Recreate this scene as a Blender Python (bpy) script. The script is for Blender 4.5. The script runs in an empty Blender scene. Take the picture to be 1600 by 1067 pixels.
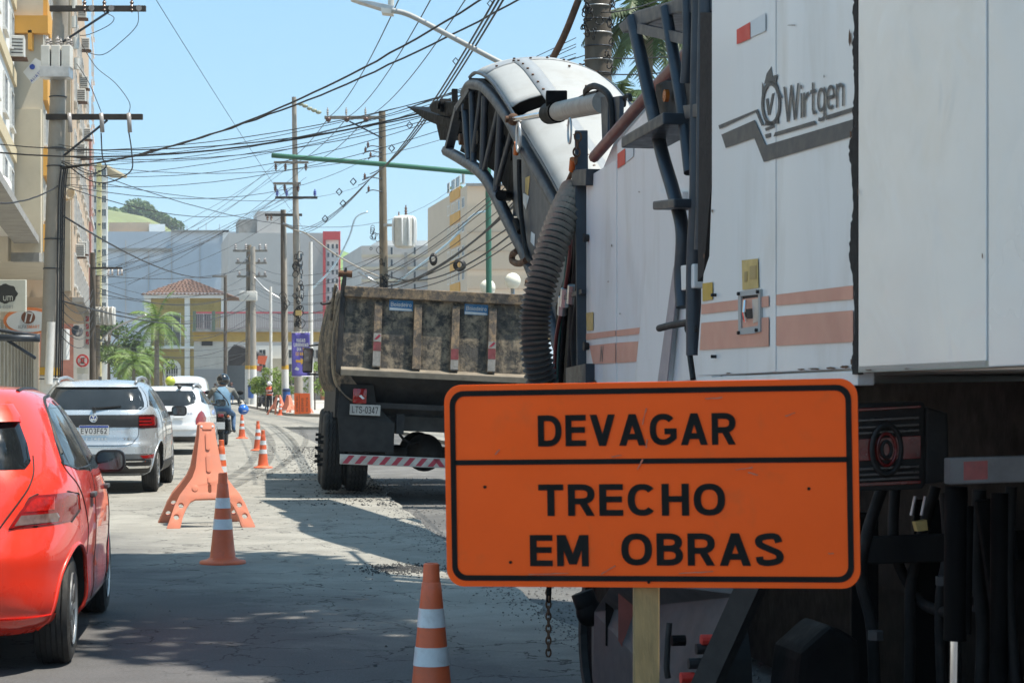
import bpy, bmesh, math, random
from mathutils import Vector, Matrix, Euler
from mathutils import noise as mnoise
from mathutils.bvhtree import BVHTree
from mathutils.geometry import tessellate_polygon
R = math.radians
random.seed(7)
scene = bpy.context.scene
COL = scene.collection
# ------------------------------------------------------------------ camera
F, CX, HY, CH = 3200.0, 800.0, 605.0, 1.45      # photo focal length (px), centre, horizon row, eye height
cam_d = bpy.data.cameras.new('camera'); cam = bpy.data.objects.new('camera', cam_d); COL.objects.link(cam)
cam.location = (0, 0, CH); cam.rotation_euler = (R(90), 0, 0)
cam_d.sensor_width = 36.0; cam_d.lens = F/1600*36.0
cam_d.shift_y = (HY-533.5)/1600.0
cam_d.clip_start = 0.1; cam_d.clip_end = 6000
cam_d.dof.use_dof = True; cam_d.dof.focus_distance = 15.0; cam_d.dof.aperture_fstop = 13.0
scene.camera = cam
# ------------------------------------------------------------------ sky and sun
SUN_EL, SUN_AZ = 69.0, 98.0                     # azimuth clockwise from +Y
w = bpy.data.worlds.new('World'); scene.world = w; w.use_nodes = True
nt = w.node_tree; nt.nodes.clear()
wo = nt.nodes.new('ShaderNodeOutputWorld'); bg = nt.nodes.new('ShaderNodeBackground'); sky = nt.nodes.new('ShaderNodeTexSky')
sky.sky_type = 'NISHITA'; sky.sun_disc = False; sky.sun_elevation = R(SUN_EL); sky.sun_rotation = R(SUN_AZ)
sky.air_density = 1.0; sky.dust_density = 0.0; sky.ozone_density = 1.0; sky.altitude = 0
bg.inputs[1].default_value = 0.103
hz = nt.nodes.new('ShaderNodeMix'); hz.data_type = 'RGBA'; hz.inputs[0].default_value = .62; hz.inputs[7].default_value = (2.2, 4.4, 6.2, 1)   # even tropical haze over the clear sky
nt.links.new(sky.outputs[0], hz.inputs[6]); nt.links.new(hz.outputs[2], bg.inputs[0]); nt.links.new(bg.outputs[0], wo.inputs[0])
sd = bpy.data.lights.new('sun', 'SUN'); sun = bpy.data.objects.new('sun', sd); COL.objects.link(sun)
sd.energy = 5.0; sd.angle = R(0.53); sd.color = (1.0, 0.93, 0.81)
sdir = Vector((math.cos(R(SUN_EL))*math.sin(R(SUN_AZ)), math.cos(R(SUN_EL))*math.cos(R(SUN_AZ)), math.sin(R(SUN_EL))))
sun.rotation_euler = sdir.to_track_quat('Z', 'Y').to_euler(); sun.location = (10, 0, 30)
vs = scene.view_settings
vs.view_transform = 'Standard'; vs.look = 'None'; vs.gamma = 1.0; vs.exposure = 0.75; vs.use_curve_mapping = False
scene.render.engine = 'CYCLES'
cy = scene.cycles
cy.use_denoising = True
try: cy.denoiser = 'OPENIMAGEDENOISE'
except Exception: pass
cy.max_bounces = 6; cy.diffuse_bounces = 3; cy.glossy_bounces = 3; cy.transmission_bounces = 4; cy.transparent_max_bounces = 8
cy.use_adaptive_sampling = True; cy.adaptive_threshold = 0.015; cy.caustics_reflective = False; cy.caustics_refractive = False
# ------------------------------------------------------------------ pixel helpers (a pixel is a direction, the distance is given)
def P(x, y, d): return Vector(((x-CX)/F*d, d, CH-(y-HY)/F*d))
def GD(y): return CH*F/(y-HY)                    # distance of a ground point seen at row y
def G(x, y, z=0.0):
    p = P(x, y, GD(y)); p.z = z; return p
# ------------------------------------------------------------------ materials
MATS = {}
def rgb(h):
    h = h.lstrip('#'); c = [int(h[i:i+2], 16)/255 for i in (0, 2, 4)]
    return tuple(((v/12.92) if v <= .04045 else ((v+.055)/1.055)**2.4) for v in c)
def new_mat(name):
    m = bpy.data.materials.new(name); m.use_nodes = True; nt = m.node_tree; nt.nodes.clear()
    out = nt.nodes.new('ShaderNodeOutputMaterial'); b = nt.nodes.new('ShaderNodeBsdfPrincipled')
    nt.links.new(b.outputs[0], out.inputs[0]); MATS[name] = m
    return m, nt, b, out
def N(nt, t, **kw):
    n = nt.nodes.new(t)
    for k, v in kw.items():
        if k.startswith('i_'):
            key = k[2:]; key = int(key) if key.isdigit() else key.replace('_', ' ')
            n.inputs[key].default_value = v
        else: setattr(n, k, v)
    return n
def ramp(nt, src, stops, mode='LINEAR'):
    n = nt.nodes.new('ShaderNodeValToRGB'); n.color_ramp.interpolation = mode
    el = n.color_ramp.elements
    while len(el) < len(stops): el.new(0.5)
    for e, (p, c) in zip(el, stops):
        e.position = p; e.color = (c, c, c, 1) if isinstance(c, (int, float)) else tuple(c)+(1,)
    nt.links.new(src, n.inputs[0]); return n.outputs[0]
def mixc(nt, fac, a, b, blend='MIX'):
    n = nt.nodes.new('ShaderNodeMix'); n.data_type = 'RGBA'; n.blend_type = blend
    for i, s in ((0, fac), (6, a), (7, b)):
        if isinstance(s, bpy.types.NodeSocket): nt.links.new(s, n.inputs[i])
        elif isinstance(s, (int, float)): n.inputs[i].default_value = s
        else: n.inputs[i].default_value = tuple(s)+(1,)
    return n.outputs[2]
def coords(nt, kind='Object', scale=(1, 1, 1)):
    t = nt.nodes.new('ShaderNodeTexCoord'); m = nt.nodes.new('ShaderNodeMapping'); m.inputs[3].default_value = scale
    nt.links.new(t.outputs[kind], m.inputs[0]); return m.outputs[0]
def noise(nt, co, scale, detail=4, rough=.55, dist=0.0):
    n = N(nt, 'ShaderNodeTexNoise'); n.inputs['Scale'].default_value = scale; n.inputs['Detail'].default_value = detail
    n.inputs['Roughness'].default_value = rough; n.inputs['Distortion'].default_value = dist
    nt.links.new(co, n.inputs['Vector']); return n.outputs['Fac']
def bump(nt, b, h, strength, dist=.01):
    n = nt.nodes.new('ShaderNodeBump'); n.inputs['Strength'].default_value = strength; n.inputs['Distance'].default_value = dist
    nt.links.new(h, n.inputs['Height']); nt.links.new(n.outputs[0], b.inputs['Normal'])
def mat(name, col, rough=.6, metal=0.0, var=.18, scale=6.0, bmp=0.0, dirt=None, dirt_amt=.5, dirt_scale=2.0, coat=0.0, spec=.5, emit=0.0, streak=False, vivid=0):
    """plain procedural surface: base colour with large and fine variation, optional dirt patches and relief"""
    if name in MATS: return MATS[name]
    if isinstance(col, str): col = rgb(col)
    m, nt, b, out = new_mat(name)
    co = coords(nt, 'Object', (1, 1, .25) if streak else (1, 1, 1))
    n1 = noise(nt, co, scale, 5, .6)
    dark = tuple(c*(1-var) for c in col); lite = tuple(min(1, c*(1+var*.7)) for c in col)
    c = mixc(nt, ramp(nt, n1, [(.3, 0.0), (.7, 1.0)]), dark, lite)
    if dirt is not None:
        if isinstance(dirt, str): dirt = rgb(dirt)
        n2 = noise(nt, co, dirt_scale, 8, .68, .4)
        c = mixc(nt, ramp(nt, n2, [(.62-dirt_amt*.3, 0.0), (.72, min(1, dirt_amt*1.4))]), c, dirt)
    nt.links.new(c, b.inputs['Base Color'])
    b.inputs['Metallic'].default_value = metal
    b.inputs['Specular IOR Level'].default_value = spec
    rr = ramp(nt, noise(nt, co, scale*2.3, 3), [(.3, max(0, rough-.08)), (.7, min(1, rough+.08))]); nt.links.new(rr, b.inputs['Roughness'])
    if coat: b.inputs['Coat Weight'].default_value = coat; b.inputs['Coat Roughness'].default_value = .04
    if bmp: bump(nt, b, noise(nt, co, scale*5, 6, .65), bmp, .01)
    if emit:
        b.inputs['Emission Color'].default_value = tuple(col)+(1,); b.inputs['Emission Strength'].default_value = emit
    return m
def glass_mat(name, tint=(.03, .035, .04), trans=.25, rough=.03):
    if name in MATS: return MATS[name]
    m, nt, b, out = new_mat(name)
    b.inputs['Base Color'].default_value = tuple(tint)+(1,); b.inputs['Roughness'].default_value = rough
    b.inputs['Specular IOR Level'].default_value = .6
    tr = N(nt, 'ShaderNodeBsdfTransparent'); tr.inputs[0].default_value = (.62, .66, .66, 1)
    mx = N(nt, 'ShaderNodeMixShader'); mx.inputs[0].default_value = 1-trans
    co = coords(nt); n1 = noise(nt, co, 3, 4)
    nt.links.new(ramp(nt, n1, [(.3, 1-trans-.06), (.7, min(1, 1-trans+.06))]), mx.inputs[0])
    nt.links.new(tr.outputs[0], mx.inputs[1]); nt.links.new(b.outputs[0], mx.inputs[2]); nt.links.new(mx.outputs[0], out.inputs[0])
    return m
# ------------------------------------------------------------------ mesh building
MESH_MODS = []
class MB:
    def __init__(s): s.v = []; s.f = []; s.mi = []; s.cur = 0
    def add(s, vs, fs):
        o = len(s.v); s.v += [Vector(p) for p in vs]; s.f += [tuple(i+o for i in f) for f in fs]; s.mi += [s.cur]*len(fs); return s
    def box(s, c, size, rot=None):
        hx, hy, hz = (q/2 for q in size)
        vs = [Vector((x, y, z)) for x in (-hx, hx) for y in (-hy, hy) for z in (-hz, hz)]
        if rot is not None:
            if not isinstance(rot, Matrix): rot = Euler(rot).to_matrix()
            vs = [rot @ p for p in vs]
        c = Vector(c)
        return s.add([p+c for p in vs], [(0, 1, 3, 2), (4, 6, 7, 5), (0, 4, 5, 1), (2, 3, 7, 6), (0, 2, 6, 4), (1, 5, 7, 3)])
    def bbox(s, a, b): return s.box([(p+q)/2 for p, q in zip(a, b)], [abs(q-p) for p, q in zip(a, b)])
    def beam(s, a, b, wx, wz=None, up=(0, 0, 1)):
        a, b = Vector(a), Vector(b); wz = wz or wx; d = (b-a); L = d.length; d.normalize()
        up = Vector(up)
        if abs(d.dot(up)) > .98: up = Vector((0, 1, 0))
        x = d.cross(up).normalized(); z = x.cross(d).normalized()
        return s.box((a+b)/2, (wx, L, wz), Matrix((x, d, z)).transposed())
    def tube(s, pts, r, n=8, caps=True, r1=None):
        pts = [Vector(p) for p in pts]; k = len(pts); vs = []; prev = None
        for i, p in enumerate(pts):
            t = (pts[min(i+1, k-1)]-pts[max(i-1, 0)]);
            t = t.normalized() if t.length > 1e-9 else Vector((0, 0, 1))
            if prev is None:
                up = Vector((0, 0, 1)) if abs(t.z) < .9 else Vector((1, 0, 0)); a = t.cross(up).normalized()
            else:
                a = prev-t*prev.dot(t); a = a.normalized() if a.length > 1e-6 else t.orthogonal().normalized()
            prev = a; b = t.cross(a)
            rr = r[i] if isinstance(r, (list, tuple)) else (r if r1 is None else r+(r1-r)*i/(k-1))
            for j in range(n):
                th = 2*math.pi*j/n; vs.append(p+(a*math.cos(th)+b*math.sin(th))*rr)
        fs = [(i*n+j, i*n+(j+1) % n, (i+1)*n+(j+1) % n, (i+1)*n+j) for i in range(k-1) for j in range(n)]
        if caps: fs += [tuple(range(n-1, -1, -1)), tuple((k-1)*n+j for j in range(n))]
        return s.add(vs, fs)
    def cyl(s, a, b, r, r1=None, n=16): return s.tube([a, b], r, n, True, r1)
    def lathe(s, prof, n=24, M=None, axis='Z'):
        vs = []
        for (r, z) in prof:
            for j in range(n):
                th = 2*math.pi*j/n; c, q = math.cos(th)*r, math.sin(th)*r
                p = Vector((c, q, z)) if axis == 'Z' else (Vector((z, c, q)) if axis == 'X' else Vector((q, z, c)))
                vs.append(M @ p if M else p)
        k = len(prof)
        fs = [(i*n+j, i*n+(j+1) % n, (i+1)*n+(j+1) % n, (i+1)*n+j) for i in range(k-1) for j in range(n)]
        fs += [tuple(range(n-1, -1, -1)), tuple((k-1)*n+j for j in range(n))]
        return s.add(vs, fs)
    def sphere(s, c, r, n=16, m=10, sc=(1, 1, 1)):
        c = Vector(c); prof = [(math.sin(math.pi*i/m)*r, -math.cos(math.pi*i/m)*r) for i in range(m+1)]
        prof[0] = (1e-4, -r); prof[-1] = (1e-4, r)
        vs = []
        for (rr, z) in prof:
            for j in range(n):
                th = 2*math.pi*j/n; vs.append(c+Vector((math.cos(th)*rr*sc[0], math.sin(th)*rr*sc[1], z*sc[2])))
        return s.add(vs, [(i*n+j, i*n+(j+1) % n, (i+1)*n+(j+1) % n, (i+1)*n+j) for i in range(m) for j in range(n)])
    def prism(s, poly, holes=(), fn=None, off=Vector((0, 0, .02)), sides=True):
        """polygon (2-D points) with holes, mapped by fn to 3-D, thickened by the vector off (or off(p2))"""
        loops = [[Vector((p[0], p[1], 0)) for p in poly]]+[[Vector((p[0], p[1], 0)) for p in h] for h in holes]
        tri = tessellate_polygon(loops); flat = [p for l in loops for p in l]
        fn = fn or (lambda x, y: Vector((x, y, 0)))
        a = [Vector(fn(p.x, p.y)) for p in flat]; b = [q+Vector(off) for q in a]; n = len(flat)
        fs = [tuple(t) for t in tri]+[tuple(i+n for i in reversed(t)) for t in tri]
        if sides:
            o = 0
            for l in loops:
                k = len(l); fs += [(o+i, o+(i+1) % k, o+(i+1) % k+n, o+i+n) for i in range(k)]; o += k
        return s.add(a+b, fs)
    def quad(s, a, b, c, d): return s.add([a, b, c, d], [(0, 1, 2, 3)])
    def slab(s, pts, off):
        """3-D polygon thickened by vector off"""
        pts = [Vector(p) for p in pts]; n = len(pts); off = Vector(off)
        tri = tessellate_polygon([pts])
        return s.add(pts+[p+off for p in pts], [tuple(t) for t in tri]+[tuple(i+n for i in reversed(t)) for t in tri]+[(i, (i+1) % n, (i+1) % n+n, i+n) for i in range(n)])
    def grid(s, fn, nu, nv):
        vs = [fn(i/nu, j/nv) for j in range(nv+1) for i in range(nu+1)]
        return s.add(vs, [(j*(nu+1)+i, j*(nu+1)+i+1, (j+1)*(nu+1)+i+1, (j+1)*(nu+1)+i) for j in range(nv) for i in range(nu)])
    def xf(s, M):
        s.v = [M @ p for p in s.v]; return s
    def build(s, name, m, parent=None, smooth=False, bevel=0.0, world=False, auto=None):
        me = bpy.data.meshes.new(name); vs = s.v
        if world and parent is not None:
            Mi = world_m(parent).inverted(); vs = [Mi @ p for p in vs]
        me.from_pydata([tuple(p) for p in vs], [], s.f)
        for mm in (m if isinstance(m, (list, tuple)) else [m]): me.materials.append(mm)
        if isinstance(m, (list, tuple)): me.polygons.foreach_set('material_index', s.mi)
        bm = bmesh.new(); bm.from_mesh(me)
        bmesh.ops.remove_doubles(bm, verts=bm.verts, dist=1e-5)
        bmesh.ops.recalc_face_normals(bm, faces=bm.faces)
        if bevel:
            es = [e for e in bm.edges if len(e.link_faces) == 2 and e.calc_face_angle(0) > R(35)]
            bmesh.ops.bevel(bm, geom=es, offset=bevel, segments=2, profile=.6, affect='EDGES', clamp_overlap=True)
        if smooth or auto:
            for f in bm.faces: f.smooth = True
            if auto:
                for e in bm.edges:
                    if len(e.link_faces) == 2 and e.calc_face_angle(0) > R(auto): e.smooth = False
        bm.to_mesh(me); bm.free()
        return link(name, me, parent)
def world_m(o):
    M = o.matrix_basis.copy()
    while o.parent: o = o.parent; M = o.matrix_basis @ M
    return M
def link(name, me, parent=None):
    o = bpy.data.objects.new(name, me); COL.objects.link(o)
    if parent is not None: o.parent = parent
    return o
def tag(o, label, cat, group=None):
    o['label'] = label; o['category'] = cat
    if group: o['group'] = group
    return o
def struct(o, kind='structure'): o['kind'] = kind; return o
def thing(name, label, cat, loc=(0, 0, 0), rot=(0, 0, 0), group=None):
    o = bpy.data.objects.new(name, None); COL.objects.link(o); o.location = loc; o.rotation_euler = rot; o.empty_display_size = .2
    return tag(o, label, cat, group)
def children(o): return [c for c in bpy.data.objects if c.parent == o]
def copy_tree(o, parent=None, kids=None):
    c = o.copy(); COL.objects.link(c); c.parent = parent
    for ch in (kids[o.name] if kids and o.name in kids else children(o)): copy_tree(ch, c, kids)
    return c
def rounded(w, h, r, n=5, cx=0, cy=0):
    pts = []
    for (sx, sy, a0) in ((1, 1, 0), (-1, 1, 90), (-1, -1, 180), (1, -1, 270)):
        for i in range(n+1):
            a = R(a0+90*i/n); pts.append((cx+sx*(w/2-r)+math.cos(a)*r, cy+sy*(h/2-r)+math.sin(a)*r))
    return pts
def circle(cx, cy, r, n=16, ry=None): return [(cx+math.cos(2*math.pi*i/n)*r, cy+math.sin(2*math.pi*i/n)*(ry or r)) for i in range(n)]
def catmull(pts, n=6, closed=False):
    out = []; k = len(pts); pts = [Vector(p) for p in pts]
    for i in range(k if closed else k-1):
        g = (lambda q: pts[q % k]) if closed else (lambda q: pts[min(max(q, 0), k-1)])
        p0, p1, p2, p3 = g(i-1), g(i), g(i+1), g(i+2)
        for j in range(n):
            t = j/n; out.append(.5*((2*p1)+(p2-p0)*t+(2*p0-5*p1+4*p2-p3)*t*t+(3*p1-p0-3*p2+p3)*t**3))
    if not closed: out.append(pts[-1])
    return out
def text_verts(body, bold=0.0, res=3):
    cu = bpy.data.curves.new('lettering', 'FONT'); cu.body = body; cu.size = 1; cu.resolution_u = res; cu.offset = bold; cu.space_character = 1.0
    o = bpy.data.objects.new('lettering', cu); COL.objects.link(o)
    me = bpy.data.meshes.new_from_object(o.evaluated_get(bpy.context.evaluated_depsgraph_get()))
    vs = [v.co.copy() for v in me.vertices]; fs = [tuple(p.vertices) for p in me.polygons]
    bpy.data.objects.remove(o); bpy.data.curves.remove(cu); bpy.data.meshes.remove(me)
    x0 = min(v.x for v in vs); x1 = max(v.x for v in vs); y0 = min(v.y for v in vs); y1 = max(v.y for v in vs)
    return [((v.x-x0)/(x1-x0), (v.y-y0)/(y1-y0)) for v in vs], fs
def text(body, fn, m, parent=None, name='lettering', bold=0.0, world=False):
    """flat lettering: fn maps the unit box (u right, v up) to 3-D"""
    uv, fs = text_verts(body, bold)
    mb = MB(); mb.add([fn(u, v) for u, v in uv], fs); me = bpy.data.meshes.new(name)
    vs = mb.v
    if world and parent is not None:
        Mi = world_m(parent).inverted(); vs = [Mi @ p for p in vs]
    me.from_pydata([tuple(p) for p in vs], [], fs); me.materials.append(m)
    return link(name, me, parent)
def lerp(a, b, t): return a+(b-a)*t
def interp(tab, x):
    if x <= tab[0][0]: return tab[0][1]
    for (a, fa), (b, fb) in zip(tab, tab[1:]):
        if x <= b: return fa+(fb-fa)*(x-a)/(b-a)
    return tab[-1][1]
def smooth_interp(tab, x):
    """monotone cubic through the table"""
    n = len(tab); xs = [t[0] for t in tab]; ys = [t[1] for t in tab]
    if x <= xs[0]: return ys[0]
    if x >= xs[-1]: return ys[-1]
    i = max(j for j in range(n-1) if xs[j] <= x)
    def slope(j):
        if j == 0 or j == n-1: return (ys[min(j+1, n-1)]-ys[max(j-1, 0)])/(xs[min(j+1, n-1)]-xs[max(j-1, 0)])
        a = (ys[j]-ys[j-1])/(xs[j]-xs[j-1]); b = (ys[j+1]-ys[j])/(xs[j+1]-xs[j])
        return 0 if a*b <= 0 else 2*a*b/(a+b)
    h = xs[i+1]-xs[i]; t = (x-xs[i])/h; m0, m1 = slope(i)*h, slope(i+1)*h
    return ys[i]*(2*t**3-3*t*t+1)+m0*(t**3-2*t*t+t)+ys[i+1]*(3*t*t-2*t**3)+m1*(t**3-t*t)
# ------------------------------------------------------------------ a plain grotesque stroke alphabet for the lettering
def arc(cx, cy, rx, ry, a0, a1, n=10, p=2.35):
    out = []
    for i in range(n+1):
        a = R(a0+(a1-a0)*i/n); c, s_ = math.cos(a), math.sin(a)
        out.append((cx+rx*math.copysign(abs(c)**(2/p), c), cy+ry*math.copysign(abs(s_)**(2/p), s_)))
    return out
def glyph(c, t):
    """returns width, strokes; a stroke is ('r', points, closed) a ribbon or ('p', x0, y0, x1, y1) a slanted bar"""
    h = t/2; u = 1-h; S = []
    r = lambda pts, closed=False: S.append(('r', pts, closed))
    p = lambda *q: S.append(('p',)+q)
    w = {'I': t, 'i': t, '1': .42, '-': .36, '.': t, ' ': .32, 'M': .86, 'W': 1.06, 'A': .80, 'V': .76, 'O': .80, 'G': .80, 'C': .76, 'E': .62, 'F': .58, 'L': .56, 'T': .66, 'B': .68, 'R': .70, 'P': .66, 'D': .72, 'S': .68, 'N': .72, 'H': .70,
         'r': .38, 't': .36, 'g': .54, 'e': .54, 'n': .52, 'o': .54, 'a': .52, 'd': .54, 's': .48, 'v': .52, 'm': .84, 'u': .52}.get(c, .60)
    e = w-h
    if c in 'EFL':
        r([(e+h, h), (h, h), (h, u), (e+h, u)] if c == 'E' else ([(h, 0), (h, u), (e+h, u)] if c == 'F' else [(e+h, h), (h, h), (h, 1)]))
        if c != 'L': r([(t, .52), (e+h*.7, .52)])
    elif c == 'H': r([(h, 0), (h, 1)]); r([(e, 0), (e, 1)]); r([(t, .52), (w-t, .52)])
    elif c == 'I': r([(h, 0), (h, 1)])
    elif c == '1': r([(w-h, 0), (w-h, 1)]); p(.06, .70, w-h-.04, .93)
    elif c == '-': r([(0, .42), (w, .42)])
    elif c == '.': r([(h, 0), (h, t)])
    elif c == 'T': r([(0, u), (w, u)]); r([(w/2, 0), (w/2, 1-t)])
    elif c == 'A': p(h*1.15, 0, w/2, 1); p(w-h*1.15, 0, w/2, 1); r([(w*.24, .28), (w*.76, .28)])
    elif c == 'V': p(h*1.15, 1, w/2, 0); p(w-h*1.15, 1, w/2, 0)
    elif c == 'W': p(h*1.1, 1, w*.28, 0); p(w*.28, 0, w/2, 1); p(w/2, 1, w*.72, 0); p(w*.72, 0, w-h*1.1, 1)
    elif c == 'M': r([(h, 0), (h, 1)]); r([(e, 0), (e, 1)]); p(h*1.5, 1, w/2, .06); p(w-h*1.5, 1, w/2, .06)
    elif c == 'N': r([(h, 0), (h, 1)]); r([(e, 0), (e, 1)]); p(h*1.3, 1, w-h*1.3, 0)
    elif c == 'X': p(h*1.2, 0, w-h*1.2, 1); p(h*1.2, 1, w-h*1.2, 0)
    elif c == 'D': r([(h, h)]+arc(w*.42, .5, e-w*.42, .5-h, -90, 90, 14)+[(h, u)], True)
    elif c in 'O0': r(arc(w/2, .5, w/2-h, .5-h, 0, 345, 23), True)
    elif c == 'C': r(arc(w/2, .5, w/2-h, .5-h, 42, 318, 20))
    elif c == 'G': r(arc(w/2, .5, w/2-h, .5-h, 42, 300, 20)+[(e, .25), (e, .44), (w*.55, .44)])
    elif c == 'B':
        r([(h, .53)]+arc(w*.45, .53+(u-.53)/2, e-.02-w*.45, (u-.53)/2, -90, 90, 10)+[(h, u)], True); r([(h, h)]+arc(w*.45, h+(.53-h)/2, e-w*.45, (.53-h)/2, -90, 90, 10)+[(h, .53)], True)
    elif c in 'PR':
        r([(h, 0), (h, u)]+arc(w*.5, .46+(u-.46)/2, e-w*.5, (u-.46)/2, 90, -90, 10)+[(t, .46)])
        if c == 'R': p(w-h*1.15, 0, w*.56, .42)
    elif c == 'S': r([tuple(q)[:2] for q in catmull([(e, .72, 0), (w*.76, u-.02, 0), (w*.45, u, 0), (h*1.1, .83, 0), (h*1.15, .66, 0), (w*.5, .52, 0), (e-.01, .38, 0), (e, .18, 0), (w*.52, h, 0), (w*.2, h+.03, 0), (h, .28, 0)], 4)])
    elif c == 'U': r([(h, 1)]+arc(w/2, .34, w/2-h, .34-h, 180, 360, 12)+[(e, 1)])
    elif c == '2': r(arc(w/2, .68, w/2-h, .32-h, 165, -30, 10)+[(h*1.2, h), (w, h)])
    elif c == '3': r(arc(w*.46, .74, w*.54-h, .26-h, 150, -90, 10)+[(w*.40, .50)]); r([(w*.40, .47)]+arc(w*.46, .27, w*.54-h, .27-h, 90, -150, 10))
    elif c == '4': r([(w*.70, 0), (w*.70, 1)]); p(h, .28, w*.62, 1); r([(0, .25), (w, .25)])
    elif c == '5': r([(w-.04, u), (h*1.3, u), (h*1.1, .52)]+arc(w*.48, .31, w*.52-h, .31-h, 110, -150, 12))
    elif c == '6': r(arc(w/2, .31, w/2-h, .31-h, 90, 450, 16)); r([(h, .31), (h*1.1, .62)]+arc(w*.55, .66, w*.5-h, .34-h, 160, 45, 6))
    elif c == '7': r([(0, u), (w, u)]); p(w*.35, 0, w-h*1.1, 1-t)
    elif c == '8': r(arc(w/2, .74, w/2-h*1.2, .26-h, 0, 350, 16), True); r(arc(w/2, .27, w/2-h, .27-h, 0, 350, 16), True)
    elif c == '9': r(arc(w/2, .69, w/2-h, .31-h, 0, 345, 16), True); r([(e, .69), (e, .3)]+arc(w*.45, .30, w*.5-h, .30-h, 0, -130, 6))
    elif c == 'i': r([(h, 0), (h, .70)]); r([(h, .82), (h, .82+t)])
    elif c == 'r': r([(h, 0), (h, .70)]); r([(t, .50), (w*.62, .62), (w, .64)])
    elif c == 't': r([(w*.42, .92), (w*.42, .16), (w*.55, h), (w, h)]); r([(0, .66), (w, .66)])
    elif c == 'n': r([(h, 0), (h, .70)]); r([(t, .52)]+arc(w/2, .50, w/2-h, .20-h, 140, 0, 8)+[(e, 0)])
    elif c == 'e': r([(h, .36), (e, .36)]+arc(w/2, .36, w/2-h, .36-h, 0, 310, 18))
    elif c == 'o': r(arc(w/2, .35, w/2-h, .35-h, 0, 350, 18), True)
    elif c in 'ad': r(arc(w/2, .35, w/2-h, .35-h, 0, 350, 18), True); r([(e, 0), (e, 1 if c == 'd' else .7)])
    elif c == 'g': r(arc(w/2, .36, w/2-h, .35-h, 0, 350, 18), True); r([(e, .70), (e, -.06)]+arc(w/2, -.06, w/2-h, .15, 0, -140, 7))
    elif c == 's': r([tuple(q)[:2] for q in catmull([(w-h, .54, 0), (w*.5, .64, 0), (h, .52, 0), (w*.5, .36, 0), (w-h, .2, 0), (w*.5, h, 0), (h, .16, 0)], 4)])
    elif c == 'u': r([(h, .7)]+arc(w/2, .26, w/2-h, .26-h, 180, 360, 8)+[(e, .7)])
    elif c == 'm':
        r([(h, 0), (h, .70)])
        for x0 in (h, w/2): r([(x0+h, .52)]+arc(x0+w/4-h/2, .50, w/4-h/2, .20-h, 140, 0, 6)+[(x0+w/2-h, 0)])
    elif c == 'v': p(h*1.1, .7, w/2, 0); p(w-h*1.1, .7, w/2, 0)
    return w, S
def ribbon(pts, t, closed):
    """mitred ribbon as quads in 2-D"""
    n = len(pts); L = []; Rr = []
    V2 = [Vector((q[0], q[1])) for q in pts]
    for i in range(n):
        a = V2[(i-1) % n] if (closed or i) else None; b = V2[(i+1) % n] if (closed or i < n-1) else None
        d1 = (V2[i]-a).normalized() if a is not None else None; d2 = (b-V2[i]).normalized() if b is not None else None
        d1 = d1 if d1 is not None else d2; d2 = d2 if d2 is not None else d1
        n1 = Vector((-d1.y, d1.x)); n2 = Vector((-d2.y, d2.x)); m = (n1+n2)
        m = m.normalized() if m.length > 1e-4 else n1
        k = (t/2)/max(.45, m.dot(n1)); L.append(V2[i]+m*k); Rr.append(V2[i]-m*k)
    q = [(i, (i+1) % n) for i in range(n if closed else n-1)]
    return L, Rr, q
def letters(body, fn, m, parent=None, t=.18, gap=.14, name='lettering', world=False, depth=None):
    """fn maps the unit box (u right, v up) of the whole line to 3-D; later strokes lie a hair above earlier ones"""
    items = []; x = 0.0
    for c in body:
        w_, S = glyph(c, t); items.append((x, S)); x += w_+gap
    W = x-gap; mb = MB(); k = 0
    lift = depth or Vector((0, 0, 0))
    for x0, S in items:
        k = 0
        for s_ in S:
            k += 1; o = lift*k
            if s_[0] == 'r':
                Lp, Rp, q = ribbon(s_[1], t, s_[2]); n = len(Lp)
                mb.add([fn((x0+a.x)/W, a.y)+o for a in Lp]+[fn((x0+a.x)/W, a.y)+o for a in Rp], [(i, j, j+n, i+n) for i, j in q])
            else:
                _, ax, ay, bx, by = s_; tx = t*1.13/2
                mb.add([fn((x0+a)/W, b)+o for a, b in ((ax-tx, ay), (ax+tx, ay), (bx+tx, by), (bx-tx, by))], [(0, 1, 2, 3)])
    me = bpy.data.meshes.new(name); vs = mb.v
    if world and parent is not None:
        Mi = world_m(parent).inverted(); vs = [Mi @ p_ for p_ in vs]
    me.from_pydata([tuple(p_) for p_ in vs], [], mb.f); me.materials.append(m)
    return link(name, me, parent)
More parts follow.
